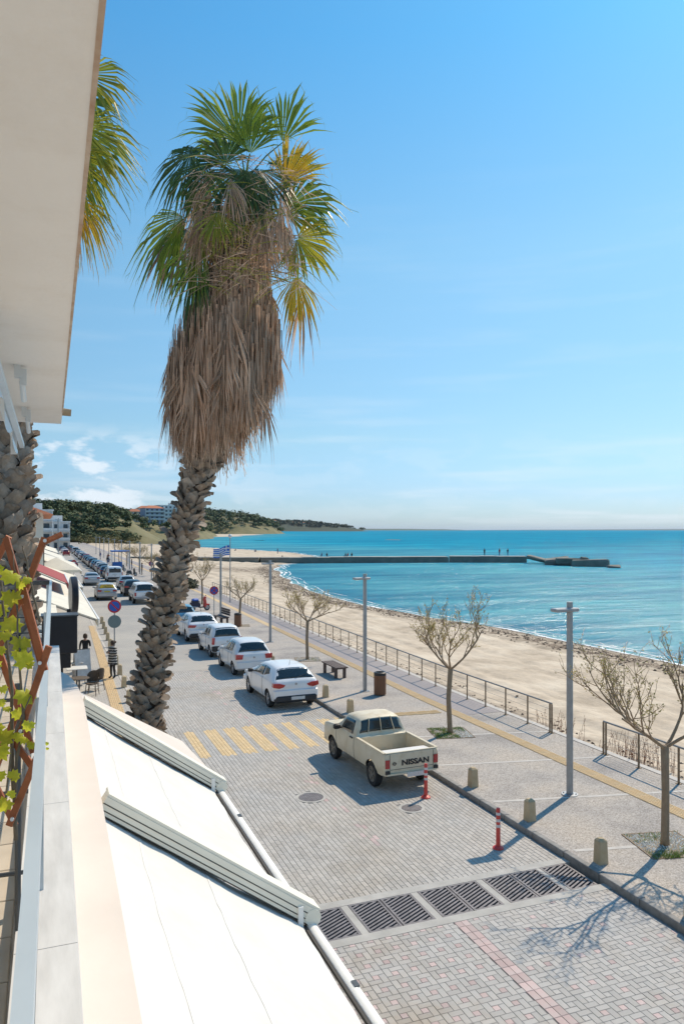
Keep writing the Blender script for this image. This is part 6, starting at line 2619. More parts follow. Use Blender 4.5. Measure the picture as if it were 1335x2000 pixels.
ESTATE = dict(SEDAN, name='estate_car', L=4.6, W=1.80,
              top=[(0, .94), (.04, 1.02), (.10, 1.06), (.36, 1.40), (.48, 1.46), (.8, 1.49), (1.6, 1.50), (2.3, 1.46), (2.75, 1.36), (3.35, 1.02), (3.6, .97), (4.3, .84), (4.52, .72), (4.6, .6)],
              belt=[(0, .96), (.4, 1.0), (1.6, .97), (3.4, .93), (4.6, .62)], plan=PLAN(4.6), bot=BOT(4.6), rear=(.13, .40, .84), front=(2.78, 3.30, .86),
              side=[[(1.95, .08), (3.10, .08), (2.76, .9), (2.02, .92)], [(1.1, .1), (1.88, .08), (1.95, .92), (1.18, .9)], [(.5, .2), (1.02, .1), (1.1, .9), (.66, .85)]],
              rails=True, plate=(0, .80), wiper=(1, .3))
VAN = dict(HATCH, name='white_van', cat='van', L=4.4, W=1.82,
           top=[(0, 1.55), (.03, 1.72), (.08, 1.80), (.25, 1.84), (1.5, 1.86), (2.4, 1.83), (2.7, 1.74), (3.4, 1.18), (3.6, 1.12), (4.15, .98), (4.33, .84), (4.4, .66)],
           belt=[(0, 1.04), (1.5, 1.04), (3.4, 1.02), (4.4, .7)], plan=[(0, .93), (.03, .97), (.1, 1), (3.5, 1), (4.05, .93), (4.3, .80), (4.4, .68)], bot=BOT(4.4, .27), tumble=.12, axles=(.78, 3.45), wr=.33,
           side=[[(2.45, .06), (3.25, .06), (2.78, .8), (2.5, .84)]], rear=(.0, .03, .1), front=(2.72, 3.38, .86), seams=(2.35, 3.2, .95), handles=(2.5,), mirror=2.95, mirmat=m_trim,
           tail=[[(.78, 1.18), (.88, 1.18), (.90, .78), (.80, .78)]], bumper=(.46, .28, m_trim), skirt=None, plate=(-.05, .92), plate_y=-.012, emblem=.8, wiper=None, antenna=None)
PICK = dict(HATCH, name='pickup_truck', cat='pickup', L=3.86, W=1.52,
            top=[(0, .95), (.03, .965), (1.60, .965), (1.63, .985), (1.66, 1.05), (1.76, 1.39), (1.84, 1.43), (2.0, 1.445), (2.45, 1.43), (2.56, 1.39), (2.92, 1.02), (3.0, 1.0), (3.70, .92), (3.82, .86), (3.86, .78)],
            belt=[(0, .95), (1.6, .95), (2.9, .965), (3.86, .86)], plan=[(0, .955), (.03, .98), (.1, 1), (3.1, 1), (3.6, .98), (3.8, .955), (3.86, .92)], bot=[(0, .44), (.2, .36), (3.6, .34), (3.86, .44)], tumble=.17,
            axles=(.72, 3.18), wr=.30, ww=.17, side=[[(1.86, .1), (2.78, .08), (2.50, .88), (1.92, .9)]], rear=(1.665, 1.755, .74), front=(2.57, 2.88, .88), seams=(1.72, 2.86), handles=(1.88,), handlemat=m_trim, mirror=2.62, mirmat=m_trim,
            tail=[[(.60, .82), (.71, .82), (.71, .62), (.60, .62)]], bumper=(.47, .06, P_CREAM), skirt=None, plate=(.10, .43), plate_y=-.055, emblem=None, wiper=None, antenna=None, bed=(.675, .065, 1.55, .55), bars=(-.37, 0, .37), dusty=True)
PICK2 = dict(HATCH, name='pickup_truck', cat='pickup', L=5.1, W=1.80,
             top=[(0, 1.05), (.03, 1.08), (.08, 1.10), (.22, 1.68), (.3, 1.74), (1.5, 1.76), (2.8, 1.74), (3.0, 1.66), (3.6, 1.16), (3.75, 1.12), (4.8, 1.02), (5.0, .92), (5.1, .8)],
             belt=[(0, 1.06), (3.6, 1.08), (5.1, .9)], plan=[(0, .95), (.03, .98), (.1, 1), (4.3, 1), (4.8, .95), (5.0, .88), (5.1, .8)], bot=[(0, .5), (.2, .42), (4.7, .40), (5.1, .5)], tumble=.17,
             axles=(1.1, 4.05), wr=.37, ww=.23, side=[[(2.5, .08), (3.35, .08), (2.95, .88), (2.5, .9)], [(1.75, .1), (2.4, .08), (2.4, .9), (1.75, .9)], [(.4, .15), (1.6, .1), (1.6, .9), (.45, .88)]],
             rear=(.09, .23, .86), front=(3.0, 3.55, .88), seams=(1.68, 2.45, 3.3), handles=(1.85, 2.6), mirror=3.2, tail=[[(.72, 1.0), (.86, 1.0), (.86, .70), (.72, .70)]], bumper=(.55, .20, m_rim), skirt=None,
             plate=(0, .72), plate_y=-.012, emblem=.92, wiper=None, antenna=None)


def put_car(t, x, y, rz=0.0):
    t.location = (x, y, 0.004)
    t.rotation_euler[2] = rz
    return t


clio = put_car(make_car('white hatchback with red swept tail lights, nearest in the parked row', HATCH, P_WHITE), 8.27, 25.42, R(1))
yaris = put_car(make_car('silver-white small hatchback parked second in the row', YARIS, P_PEARL), 8.45, 31.8, R(1))
mpv = put_car(make_car('boxy white hatchback with tall red lamps parked third in the row', MPV, P_WHITE), 8.44, 36.85, R(1))
suv = put_car(make_car('white crossover car parked fourth in the row, partly behind the palm', SUV, P_WHITE), 8.35, 42.3, R(1))
pick = make_car('old cream pickup truck with open bed and lettered tailgate', PICK, P_CREAM)
put_car(pick, 8.25, 16.38, R(2))
# tailgate details: lettering, gap lines, lamps, hinge chain
txt = bpy.data.curves.new('letters', 'FONT')
txt.body = 'NISSAN'
txt.size = 0.175
txt.extrude = 0.003
txt.offset = 0.007
txt.align_x = 'CENTER'
to = bpy.data.objects.new('letters', txt)
COL.objects.link(to)
dg = bpy.context.evaluated_depsgraph_get()
tme = bpy.data.meshes.new_from_object(to.evaluated_get(dg))
bpy.data.objects.remove(to)
tme.materials.clear()
tme.materials.append(m_trim)
lt = link('lettering', tme, pick, loc=(0.10, -0.006, 0.66))
lt.rotation_euler = (R(90), 0, 0)
lt.scale = (1.28, 1, 1)
MB().lathe([(0.045, 0), (0.045, .006), (0.033, .006), (0.033, 0)], 18, c=(-.47, -.004, .715), M4=Matrix.Rotation(R(90), 4, 'X'), cap=False).box((-.47, -.006, .715), (.11, .006, .018)).build('badge', m_trim, pick)
MB().box((-.592, -.001, .76), (.008, .01, .36)).box((.592, -.001, .76), (.008, .01, .36)).box((0, -.001, .575), (1.18, .01, .008)).build('tailgate_gap', m_trim, pick)
b = MB()
for sgn in (-1, 1):
    b.box((sgn * .655, -0.015, .52), (.11, .05, .085))
b.build('reversing_lamp', m_trim, pick)
b = MB()
for sgn in (-1, 1):
    b.bar((sgn * .715, .04, .972), (sgn * .715, 1.6, .972), .07, .016)
b.bar((-.70, .033, .972), (.70, .033, .972), .05, .016, up=(0, 0, 1))
b.build('bed_rim', P_CREAM, pick)
m_board = M('sunlit_bed_white', (0.72, 0.70, 0.66), 0.6, var=0.08, vscale=4)
b = MB()
for k in range(7):
    b.box((-.58 + k * .193, .8, .556), (.05, 1.45, .012))
b.build('bed_rib', P_CREAM, pick)
bed_lit = MB().bbox((0.0, 0, 0), (1.26, .42, .025), .008).build('sunlit_bed_panel', m_board)  # pale panel added to stand for the sunlit strip of bed floor
bed_lit.location = (8.24, 16.70, .905)
bed_lit.rotation_euler = (R(-4), 0, R(2))
tag(bed_lit, 'white panel added to show the sunlit back of the pickup bed floor', 'board')

van = put_car(make_car('white panel van parked further up the row', VAN, P_WHITE), 8.05, 95.2, R(0.5))
MB().box((0, -.012, 1.38), (1.36, .02, .46)).build('rear_window', m_cglass, van)
MB().box((0, -.004, 1.15), (.012, .02, 1.2)).build('door_gap', m_trim, van)
sedan = put_car(make_car('silver-grey saloon car driving up the left lane', SEDAN, P_SILVER), 5.15, 89.8, R(0))
m_ad = M('taxi_window_ad', (0.62, 0.42, 0.02), 0.3, var=0.3, vscale=3.5, col2=(0.10, 0.09, 0.03), detail=2)
taxi = put_car(make_car('silver estate car with yellow advert on its rear window', dict(ESTATE, rearglass=m_ad, platemat=m_yplate), P_SILVER), 5.3, 70.6, R(0))
pick2 = put_car(make_car('white covered pickup parked just beyond the palm trunk', PICK2, P_WHITE), 8.0, 65.8, R(0))

# ---- the rest of the long row: copies in other paints
def copy_car(src, src_paint, paint_, x, y, label, rz=0.0, group='cars parked along the promenade kerb', sc=None):
    rm_ = {src_paint: paint_}
    return copy_tree(src, (x, y, 0.004), rz, label, group, rm_, sc)


for o in (clio, yaris, mpv, suv, pick, van, pick2):
    o['group'] = 'cars parked along the promenade kerb'
copy_car(yaris, P_PEARL, P_LBLUE, 8.3, 48.3, 'small light blue car hidden between palm trunk and scooter')
copy_car(suv, P_WHITE, P_BLACK, 7.95, 74.0, 'dark crossover parked just ahead of the white covered pickup')
copy_car(clio, P_WHITE, P_SILVER, 8.25, 82.5, 'silver hatchback parked between dark crossover and white van')
far_row = [(101.5, yaris, P_PEARL, P_BLACK, 'black'), (106.5, clio, P_WHITE, P_BLUE, 'blue'), (111.8, suv, P_WHITE, P_GREY, 'dark grey'), (117.5, suv, P_WHITE, P_PEARL, 'pale'), (123.4, yaris, P_PEARL, P_BLUE, 'blue'),
           (128.4, clio, P_WHITE, P_LBLUE, 'light blue'), (134, suv, P_WHITE, P_BLACK, 'black'), (140, sedan, P_SILVER, P_BLUE, 'dark blue'), (146.5, clio, P_WHITE, P_BLACK, 'black'),
           (152.5, sedan, P_SILVER, P_BLACK, 'black'), (159, yaris, P_PEARL, P_RED, 'red'), (165, clio, P_WHITE, P_GREY, 'grey'), (171, suv, P_WHITE, P_PEARL, 'pale'), (177, yaris, P_PEARL, P_BLUE, 'blue'), (184, sedan, P_SILVER, P_GREY, 'grey'),
           (192, clio, P_WHITE, P_PEARL, 'pale'), (200, suv, P_WHITE, P_BLACK, 'black'), (210, van, P_WHITE, P_PEARL, 'pale'), (222, clio, P_WHITE, P_BLUE, 'blue'), (236, sedan, P_SILVER, P_BLACK, 'black'), (252, suv, P_WHITE, P_GREY, 'grey'), (270, clio, P_WHITE, P_PEARL, 'pale'),
           (290, yaris, P_PEARL, P_BLACK, 'black'), (315, suv, P_WHITE, P_SILVER, 'silver')]
nums = 'first second third fourth fifth sixth seventh eighth ninth tenth eleventh twelfth thirteenth fourteenth fifteenth sixteenth seventeenth eighteenth nineteenth twentieth twenty-first twenty-second twenty-third twenty-fourth'.split()
for k, (y, src, p0, p1, cn) in enumerate(far_row):
    copy_car(src, p0, p1, 7.95 + rnd.uniform(-.1, .1), y, '%s car in the distant parked row, %s beyond the white van' % (cn, nums[k]), rnd.uniform(-.015, .015))
lane = [(128, sedan, P_SILVER, P_BLACK, 4.3, 'dark car behind the no entry sign'), (196, yaris, P_PEARL, P_RED, 5.2, 'small red car driving away up the left lane'),
        (218, sedan, P_SILVER, P_PEARL, 5.3, 'pale car ahead of the red car in the left lane'), (243, clio, P_WHITE, P_BLUE, 5.3, 'blue car two ahead of the red car'),
        (270, suv, P_WHITE, P_PEARL, 5.3, 'pale crossover three ahead of the red car'), (300, clio, P_WHITE, P_BLACK, 5.3, 'dark car last in the queue of the left lane')]
for y, src, p0, p1, x, lb in lane:
    copy_car(src, p0, p1, x, y, lb, 0, 'cars in the left lane')
taxi['group'] = 'cars in the left lane'
sedan['group'] = 'cars in the left lane'

# ---- scooters
m_seat = M('seat_vinyl', (0.02, 0.022, 0.05), 0.5, var=0.2)


def scooter(label, loc, rz, body, box_mat):
    t = thing('scooter', label, 'scooter', loc, rz, 'two-wheelers parked on the promenade')
    ty, rm = wheel_meshes(0.245, 0.085)
    for y in (-0.62, 0.62):
        o = link('wheel', ty, t, loc=(0, y, .245))
        link('rim', rm, o)
    b = MB()
    b.prism([(-.80, .55), (-.78, .68), (-.35, .74), (-.05, .66), (.02, .40), (-.05, .30), (-.45, .33)], -.11, .11, 'x')
    b.build('rear_body', m_seat if body is m_red else body, t)
    b = MB().prism([(-.05, .24), (.38, .24), (.40, .31), (-.05, .31)], -.13, .13, 'x')
    b.build('footboard', m_trim, t)
    b = MB().prism([(.34, .26), (.46, .30), (.52, .55), (.46, .86), (.40, .95), (.33, .93), (.38, .6)], -.15, .15, 'x')
    b.build('leg_shield', body, t)
    b = MB().prism([(.44, .36), (.62, .52), (.84, .50), (.86, .45), (.66, .42)], -.06, .06, 'x')
    b.build('front_mudguard', body, t)
    b = MB().tube([(0, .44, .85), (0, .62, .25)], .025, 6)
    b.build('fork', m_rim, t)
    b = MB().prism([(-.70, .72), (-.66, .80), (-.2, .82), (-.06, .74), (-.06, .70)], -.13, .13, 'x')
    b.build('seat', m_seat, t)
    b = MB().tube([(-.30, .36, 1.0), (0, .40, .98), (.30, .36, 1.0)], .016, 6)
    b.build('handlebar', m_trim, t)
    MB().bbox((0, .44, .99), (.24, .16, .18), .04).build('headlamp_cowl', body, t)
    for sgn in (-1, 1):
        MB().tube([(sgn * .24, .37, 1.0), (sgn * .28, .36, 1.14)], .006, 5).box((sgn * .28, .35, 1.17), (.10, .015, .07)).build('mirror', m_trim, t)
    if box_mat:
        MB().bbox((0, -.40, .86), (.34, .5, .20), .06).build('seat_cover', box_mat, t)
    MB().bar((.10, .0, .24), (.20, -.04, .01), .025, .025).build('stand', m_trim, t)
    MB().tube([(.11, -.2, .30), (.14, -.75, .36)], [.03, .045], 8).build('exhaust', m_rim, t)
    return t


scooter('red and navy scooter standing beside the no stopping sign', (11.1, 57.8, PZ), R(-72), m_red, m_sblue)
scooter('dark scooter parked beside the white van on the promenade', (10.9, 104, PZ), R(-60), P_BLACK, None)
scooter('dark scooter parked further off near the blue kiosk', (10.7, 116, PZ), R(-50), P_GREY, None)

# ================================================================== PEOPLE
m_skin = M('skin', (0.46, 0.27, 0.19), 0.6, var=0.06)
m_hair = M('hair_dark', (0.055, 0.032, 0.02), 0.7, var=0.3, vscale=30)
m_jean = M('denim', (0.09, 0.14, 0.24), 0.9, var=0.2, vscale=10)
m_jean_l = M('pale_denim', (0.24, 0.32, 0.42), 0.9, var=0.15, vscale=10)
m_blackc = M('black_cloth', (0.018, 0.018, 0.02), 0.9, var=0.3, vscale=10)
m_redc = M('red_cloth', (0.35, 0.03, 0.03), 0.9, var=0.2, vscale=10)
m_whitec = M('white_cloth', (0.62, 0.62, 0.62), 0.9, var=0.1, vscale=10)
m_bluec = M('blue_cloth', (0.04, 0.07, 0.2), 0.9, var=0.2, vscale=10)

m_stripe = bpy.data.materials.new('striped_fur')
m_stripe.use_nodes = True
_nd, _lk = m_stripe.node_tree.nodes, m_stripe.node_tree.links
_t = _nd.new('ShaderNodeTexCoord')
_w = _nd.new('ShaderNodeTexWave')
_w.bands_direction = 'Z'
_w.inputs['Scale'].default_value = 2.9
_w.inputs['Distortion'].default_value = 1.6
_w.inputs['Detail'].default_value = 3
_w.inputs['Detail Scale'].default_value = 4
_lk.new(_t.outputs['Object'], _w.inputs['Vector'])
_lk.new(ramp(_nd, _lk, _w.outputs['Fac'], [(0.45, (0.02, 0.02, 0.022)), (0.6, (0.42, 0.40, 0.37))]), _nd['Principled BSDF'].inputs['Base Color'])
_nd['Principled BSDF'].inputs['Roughness'].default_value = 0.95


def body_mesh(J, mats, sub=1):
    """one continuous figure grown over its joints with the Skin modifier. J: name -> (pos, radius); mats = top, legs, skin, shoes"""
    E_ = [('pelvis', 'waist'), ('waist', 'chest'), ('chest', 'neck'), ('neck', 'head'), ('head', 'crown'),
          ('chest', 'shL'), ('shL', 'elL'), ('elL', 'wrL'), ('wrL', 'haL'), ('chest', 'shR'), ('shR', 'elR'), ('elR', 'wrR'), ('wrR', 'haR'),
          ('pelvis', 'hipL'), ('hipL', 'knL'), ('knL', 'anL'), ('anL', 'toL'), ('pelvis', 'hipR'), ('hipR', 'knR'), ('knR', 'anR'), ('anR', 'toR')]
    names = list(J)
    me_ = bpy.data.meshes.new('person_body')
    me_.from_pydata([J[n][0] for n in names], [(names.index(a), names.index(b)) for a, b in E_], [])
    o = bpy.data.objects.new('tmp_person', me_)
    COL.objects.link(o)
    o.modifiers.new('skin', 'SKIN')
    for i, n in enumerate(names):
        r_ = J[n][1]
        sv = me_.skin_vertices[0].data[i]
        sv.radius = (r_, r_) if not isinstance(r_, tuple) else r_
        sv.use_root = (n == 'pelvis')
    s_ = o.modifiers.new('sub', 'SUBSURF')
    s_.levels = s_.render_levels = sub
    dg_ = bpy.context.evaluated_depsgraph_get()
    out = bpy.data.meshes.new_from_object(o.evaluated_get(dg_))
    bpy.data.objects.remove(o)
    for m in mats:
        out.materials.append(m)
    pts = {n: Vector(J[n][0]) for n in names}
    grp = {'neck': 2, 'head': 2, 'crown': 2, 'haL': 2, 'haR': 2, 'wrL': 2, 'wrR': 2, 'hipL': 1, 'hipR': 1, 'knL': 1, 'knR': 1, 'anL': 1, 'anR': 1, 'toL': 3, 'toR': 3, 'pelvis': 1}
    for p in out.polygons:
        c = p.center
        best = min(E_, key=lambda e: dist_seg(c, pts[e[0]], pts[e[1]]))
        n = best[0] if (c - pts[best[0]]).length < (c - pts[best[1]]).length else best[1]
        p.material_index = grp.get(n, 0)
        p.use_smooth = True
    return out


def dist_seg(p, a, b):
    ab = b - a
    t = max(0, min(1, (p - a).dot(ab) / max(1e-9, ab.length_squared)))
    return (p - a - ab * t).length


def stand_pose(h=1.65, arms='down', step=0.0):
    k = h / 1.65
    J = {'pelvis': ((0, 0, .90), .115), 'waist': ((0, 0, 1.05), .105), 'chest': ((0, .01, 1.26), .12), 'neck': ((0, -.005, 1.42), .05), 'head': ((0, -.02, 1.50), .078), 'crown': ((0, -.015, 1.60), .062),
         'shL': ((-.165, .01, 1.34), .055), 'shR': ((.165, .01, 1.34), .055),
         'hipL': ((-.085, 0, .84), .085), 'hipR': ((.085, 0, .84), .085), 'knL': ((-.09, -.02 - step * .4, .47), .058), 'knR': ((.09, -.01 + step * .4, .47), .058),
         'anL': ((-.095, .02 - step, .08), .042), 'anR': ((.095, .02 + step, .08), .042), 'toL': ((-.105, -.11 - step, .035), .035), 'toR': ((.105, -.11 + step, .035), .035)}
    if arms == 'fold':
        J.update({'elL': ((-.21, -.03, 1.10), .042), 'wrL': ((-.08, -.19, 1.12), .03), 'haL': ((.0, -.21, 1.13), .028), 'elR': ((.21, -.03, 1.10), .042), 'wrR': ((.08, -.20, 1.16), .03), 'haR': ((.0, -.22, 1.18), .028)})
    elif arms == 'phone':
        J.update({'elL': ((-.20, .0, 1.10), .042), 'wrL': ((-.14, -.16, 1.24), .03), 'haL': ((-.10, -.20, 1.30), .028), 'elR': ((.22, .0, 1.09), .042), 'wrR': ((.22, -.05, .88), .03), 'haR': ((.21, -.07, .80), .028)})
    else:
        J.update({'elL': ((-.22, .02, 1.08), .042), 'wrL': ((-.22, -.04, .86), .03), 'haL': ((-.21, -.06, .78), .028), 'elR': ((.22, .02, 1.08), .042), 'wrR': ((.22, -.04, .86), .03), 'haR': ((.21, -.06, .78), .028)})
    return {n: (tuple(c * k for c in p), r_ * k) for n, (p, r_) in J.items()}


def sit_pose(h=1.7, seat=.44):
    k = h / 1.65
    z0 = seat + .10
    J = {'pelvis': ((0, 0, z0), .12), 'waist': ((0, .02, z0 + .17), .11), 'chest': ((0, .0, z0 + .38), .125), 'neck': ((0, -.03, z0 + .54), .05), 'head': ((0, -.05, z0 + .62), .078), 'crown': ((0, -.045, z0 + .72), .062),
         'shL': ((-.165, 0, z0 + .46), .055), 'shR': ((.165, 0, z0 + .46), .055), 'hipL': ((-.09, -.06, z0 - .01), .09), 'hipR': ((.09, -.06, z0 - .01), .09),
         'knL': ((-.12, -.44, z0 + .02), .062), 'knR': ((.12, -.44, z0 + .02), .062), 'anL': ((-.12, -.46, max(.06, z0 - .40)), .042), 'anR': ((.12, -.42, max(.06, z0 - .40)), .042),
         'toL': ((-.12, -.58, max(.03, z0 - .44)), .035), 'toR': ((.12, -.55, max(.03, z0 - .44)), .035),
         'elL': ((-.22, -.08, z0 + .22), .042), 'wrL': ((-.12, -.28, z0 + .18), .03), 'haL': ((-.08, -.35, z0 + .17), .028), 'elR': ((.22, -.08, z0 + .22), .042), 'wrR': ((.12, -.28, z0 + .18), .03), 'haR': ((.08, -.35, z0 + .17), .028)}
    return J


def hair_mesh(J, long=False, bun=False):
    h = Vector(J['head'][0])
    c = Vector(J['crown'][0])
    s_ = (c - h).length / 0.10
    b = MB()
    m4 = Matrix.Scale(1, 4)
    b.lathe([(0.088 * s_, -.04 * s_), (0.096 * s_, .03 * s_), (0.088 * s_, .09 * s_), (0.055 * s_, .135 * s_), (0.005, .15 * s_)], 14, c=tuple(h + Vector((0, .022, .0))), cap=False)
    if long:
        b.lathe([(0.05, -.24), (0.075, -.15), (0.088, -.04)], 12, c=tuple(h + Vector((0, .045, 0))))
    if bun:
        b.lathe([(0.01, -.06), (0.055, -.03), (0.06, .02), (0.03, .055), (0.005, .06)], 12, c=tuple(h + Vector((.02, .11, .06))))
    return b.mesh('hair', m_hair, True)


def face_bits(J, t):
    h = Vector(J['head'][0])
    s_ = (Vector(J['crown'][0]) - h).length / 0.10
    b = MB().prism([(-.012 * s_, -.01), (.012 * s_, -.01), (0, .035 * s_)], -.10 * s_, -.07 * s_, 'y')
    b.v = [tuple(Vector(v) + h) for v in b.v]
    b.build('nose', m_skin, t)
    e = MB()
    for sx in (-1, 1):
        e.box(tuple(h + Vector((sx * .03 * s_, -.079 * s_, .035 * s_))), (.022 * s_, .008, .009 * s_))
    e.box(tuple(h + Vector((0, -.078 * s_, -.035 * s_))), (.042 * s_, .008, .008 * s_))
    e.build('eyes_and_mouth', m_hair, t)
    r_ = MB()
    for sx in (-1, 1):
        r_.bbox(tuple(h + Vector((sx * .078 * s_, .005, .015 * s_))), (.018 * s_, .035 * s_, .055 * s_), .006)
    r_.build('ear', m_skin, t)


def person(label, loc, rz, J, mats, group=None, hair=True, detail=False, long=False, bun=False, mesh=None):
    t = thing('person', label, 'person', loc, rz, group)
    me_ = mesh or body_mesh(J, mats, 2 if detail else 1)
    link('body', me_, t)
    if hair:
        link('hair', hair_mesh(J, long, bun), t)
    if detail:
        face_bits(J, t)
    return t, me_


# woman in a striped fur jacket on the left pavement
J = stand_pose(1.62, 'fold', 0.03)
w, _ = person('person in black and white striped fur jacket on the left pavement', (2.73, 33.4, .012), R(-62), J, [m_blackc, m_blackc, m_skin, m_blackc], detail=True, bun=True)
ck = MB()
prof = [(.62, .225, .19), (.75, .215, .185), (.95, .20, .17), (1.10, .195, .165), (1.25, .205, .17), (1.33, .18, .14), (1.39, .10, .085)]
n = 18
for z, rx, ry in prof:
    for k in range(n):
        a = 2 * math.pi * k / n
        q = 1 + .04 * math.sin(5 * a + z * 9)
        ck.v.append((rx * q * math.cos(a), ry * q * math.sin(a), z))
for i in range(len(prof) - 1):
    for k in range(n):
        ck.f.append((i * n + k, i * n + (k + 1) % n, i * n + n + (k + 1) % n, i * n + n + k))
for sx in (-1, 1):
    ck.tube([(sx * .15, .01, 1.33), (sx * .215, -.03, 1.08), (sx * .09, -.19, 1.12)], [.075, .072, .058], 10)
ck.mi = [0] * len(ck.f)
ck.build('fur_jacket', m_stripe, w, smooth=True)
# man with bare arms in a dark vest, back to the camera
J = stand_pose(1.72, 'phone', 0.02)
person('person in dark sleeveless top and pale jeans beside the menu board', (1.72, 35.3, .012), R(170), J, [m_blackc, m_jean_l, m_skin, m_blackc], detail=True)

# small figures on the pier, the sand spit and the promenade
JS, JW, JT = stand_pose(1.7, 'down', .0), stand_pose(1.7, 'down', .16), sit_pose(1.7, .02)
FM = {}


def tiny(kind, mats):
    key = (kind, tuple(m.name for m in mats))
    if key not in FM:
        FM[key] = body_mesh({'s': JS, 'w': JW, 't': JT}[kind], mats, 1)
    return FM[key], {'s': JS, 'w': JW, 't': JT}[kind]


def small(label, x, y, z, rz, kind, top, leg, group):
    me_, J_ = tiny(kind, (top, leg, m_skin, m_blackc))
    person(label, (x, y, z), rz, J_, None, group, mesh=me_)


def gp(px, py, z):
    d = 1480 * (CAM_H - z) / (py - 1035)
    l = (px - 667.5) / 1480 * d
    return d * SN + l * CS, d * CS - l * SN


PT = SEA_Z + 1.37
PT2 = SEA_Z + 1.47
for k, (px, py, kd, tp, lg, lb) in enumerate((
        (952, 1087, 's', m_blackc, m_blackc, 'distant person in black standing alone on the pier'),
        (988, 1086, 's', m_redc, m_jean, 'distant person in red standing near the outer end of the pier'),
        (1008, 1086, 's', m_blackc, m_jean, 'distant person standing furthest out on the pier'))):
    t = (px - 868) / (1050 - 868)
    x, y = lerp(87.9, 103.5, t), lerp(155.0, 147.5, t)
    small(lb, x, y, PT2 + 0.05, rnd.uniform(0, 6), kd, tp, lg, 'people on the pier')
for k, (px, tp, lb) in enumerate(((643, m_bluec, 'leftmost distant person sitting on the pier'), (652, m_blackc, 'second distant person sitting on the pier from the left'), (686, m_blackc, 'third distant person sitting on the pier'),
                                  (690, m_redc, 'fourth distant person sitting on the pier'), (697, m_blackc, 'rightmost distant person of those sitting on the pier'))):
    t = (px - 540) / (868 - 540)
    x, y = lerp(46.4, 87.2, t), lerp(165.2, 155.2, t) + 1.0
    small(lb, x, y, PT + 0.05, rnd.uniform(2, 4), 't', tp, m_jean, 'people on the pier')
for (px, py, kd, tp, lb) in ((542, 1081, 's', m_bluec, 'distant person standing at the water beyond the pier'), (551, 1090, 't', m_blackc, 'distant person sitting on the sand behind the pier'),
                             (497, 1077, 't', m_bluec, 'distant person sitting on the sand spit beside another'), (500, 1078, 't', m_blackc, 'distant person sitting on the sand spit, right of a pair'),
                             (418, 1089, 't', m_blackc, 'distant person crouching on the sand left of the flag'), (460, 1076, 't', m_blackc, 'distant person lying near the waterline right of the flag')):
    x, y = gp(px, py, -0.9)
    small(lb, x, y, beach_z(x, y) + .02, rnd.uniform(0, 6), kd, tp, m_jean, 'people on the far sand')
for k, (x, y, kd, tp, lg, lb) in enumerate(((10.4, 138, 'w', m_blackc, m_jean, 'walking person in black beyond the parked cars'), (10.9, 141, 'w', m_whitec, m_jean, 'walking person in white beyond the parked cars'),
                                           (11.4, 150, 'w', m_redc, m_blackc, 'walking person in red on the far promenade'), (12.0, 133, 't', m_blackc, m_blackc, 'person sitting by the blue kiosk'),
                                           (12.6, 120, 's', m_blackc, m_jean, 'person standing by the bare trees on the promenade'), (11.0, 165, 'w', m_bluec, m_jean, 'walking person in blue furthest along the promenade'),
                                           (12.6, 107, 's', m_blackc, m_blackc, 'dark figure standing near the parked scooter'))):
    small(lb, x, y, PZ + .01, rnd.uniform(0, 6), kd, tp, lg, 'people on the far promenade')

# ================================================================== LEFT PAVEMENT: CAFE AND SHOPS
m_wick = M('wicker', (0.10, 0.075, 0.055), 0.8, var=0.3, vscale=30, bump=0.6, bscale=90, bdist=0.006)
m_board_w = M('menu_board', (0.60, 0.61, 0.62), 0.5, var=0.15, vscale=6)
m_tbl = M('table_top', (0.66, 0.66, 0.64), 0.5, var=0.08)


def cafe_chair(label, loc, rz):
    t = thing('cafe_chair', label, 'chair', loc, rz, 'wicker cafe chairs')
    MB().lathe([(.02, .42), (.22, .43), (.235, .455), (.22, .475), (.02, .47)], 18).build('seat', m_wick, t, smooth=40)
    b = MB()
    b.grid(lambda u_, v: (.24 * math.sin((u_ - .5) * 2.6), .06 + .20 * math.cos((u_ - .5) * 2.6) + .05 * v, .48 + .42 * v * (1 - .35 * (2 * u_ - 1) ** 2)), 10, 5)
    b.grid(lambda u_, v: (.225 * math.sin((u_ - .5) * 2.6), .05 + .19 * math.cos((u_ - .5) * 2.6) + .05 * v, .48 + .42 * v * (1 - .35 * (2 * u_ - 1) ** 2)), 10, 5)
    b.build('backrest', m_wick, t, smooth=True)
    for sx in (-1, 1):
        for sy in (-1, 1):
            MB().tube([(sx * .17, sy * .16, .43), (sx * .21, sy * .21, 0)], [.016, .014], 6).build('leg', m_wick, t)
        MB().tube([(sx * .22, .12, .66), (sx * .26, -.05, .66), (sx * .2, -.17, .46)], .014, 6).build('armrest', m_wick, t)
    b = MB().tube([(.19, .19, .2), (-.19, .19, .2), (-.19, -.19, .2), (.19, -.19, .2), (.19, .19, .2)], .009, 5)
    b.build('stretcher', m_wick, t)


def cafe_table(label, loc, top=m_tbl, square=False):
    t = thing('cafe_table', label, 'table', loc, 0, 'cafe tables')
    if square:
        MB().bbox((0, 0, .73), (.8, .8, .035), .01).build('table_top', top, t)
    else:
        MB().lathe([(.02, .715), (.36, .72), (.37, .735), (.36, .75), (.02, .75)], 24).build('table_top', top, t)
    MB().tube([(0, 0, .03), (0, 0, .72)], .03, 8).build('leg', m_metal_dk, t)
    MB().lathe([(.22, .0), (.22, .02), (.04, .04)], 16).build('base', m_metal_dk, t)


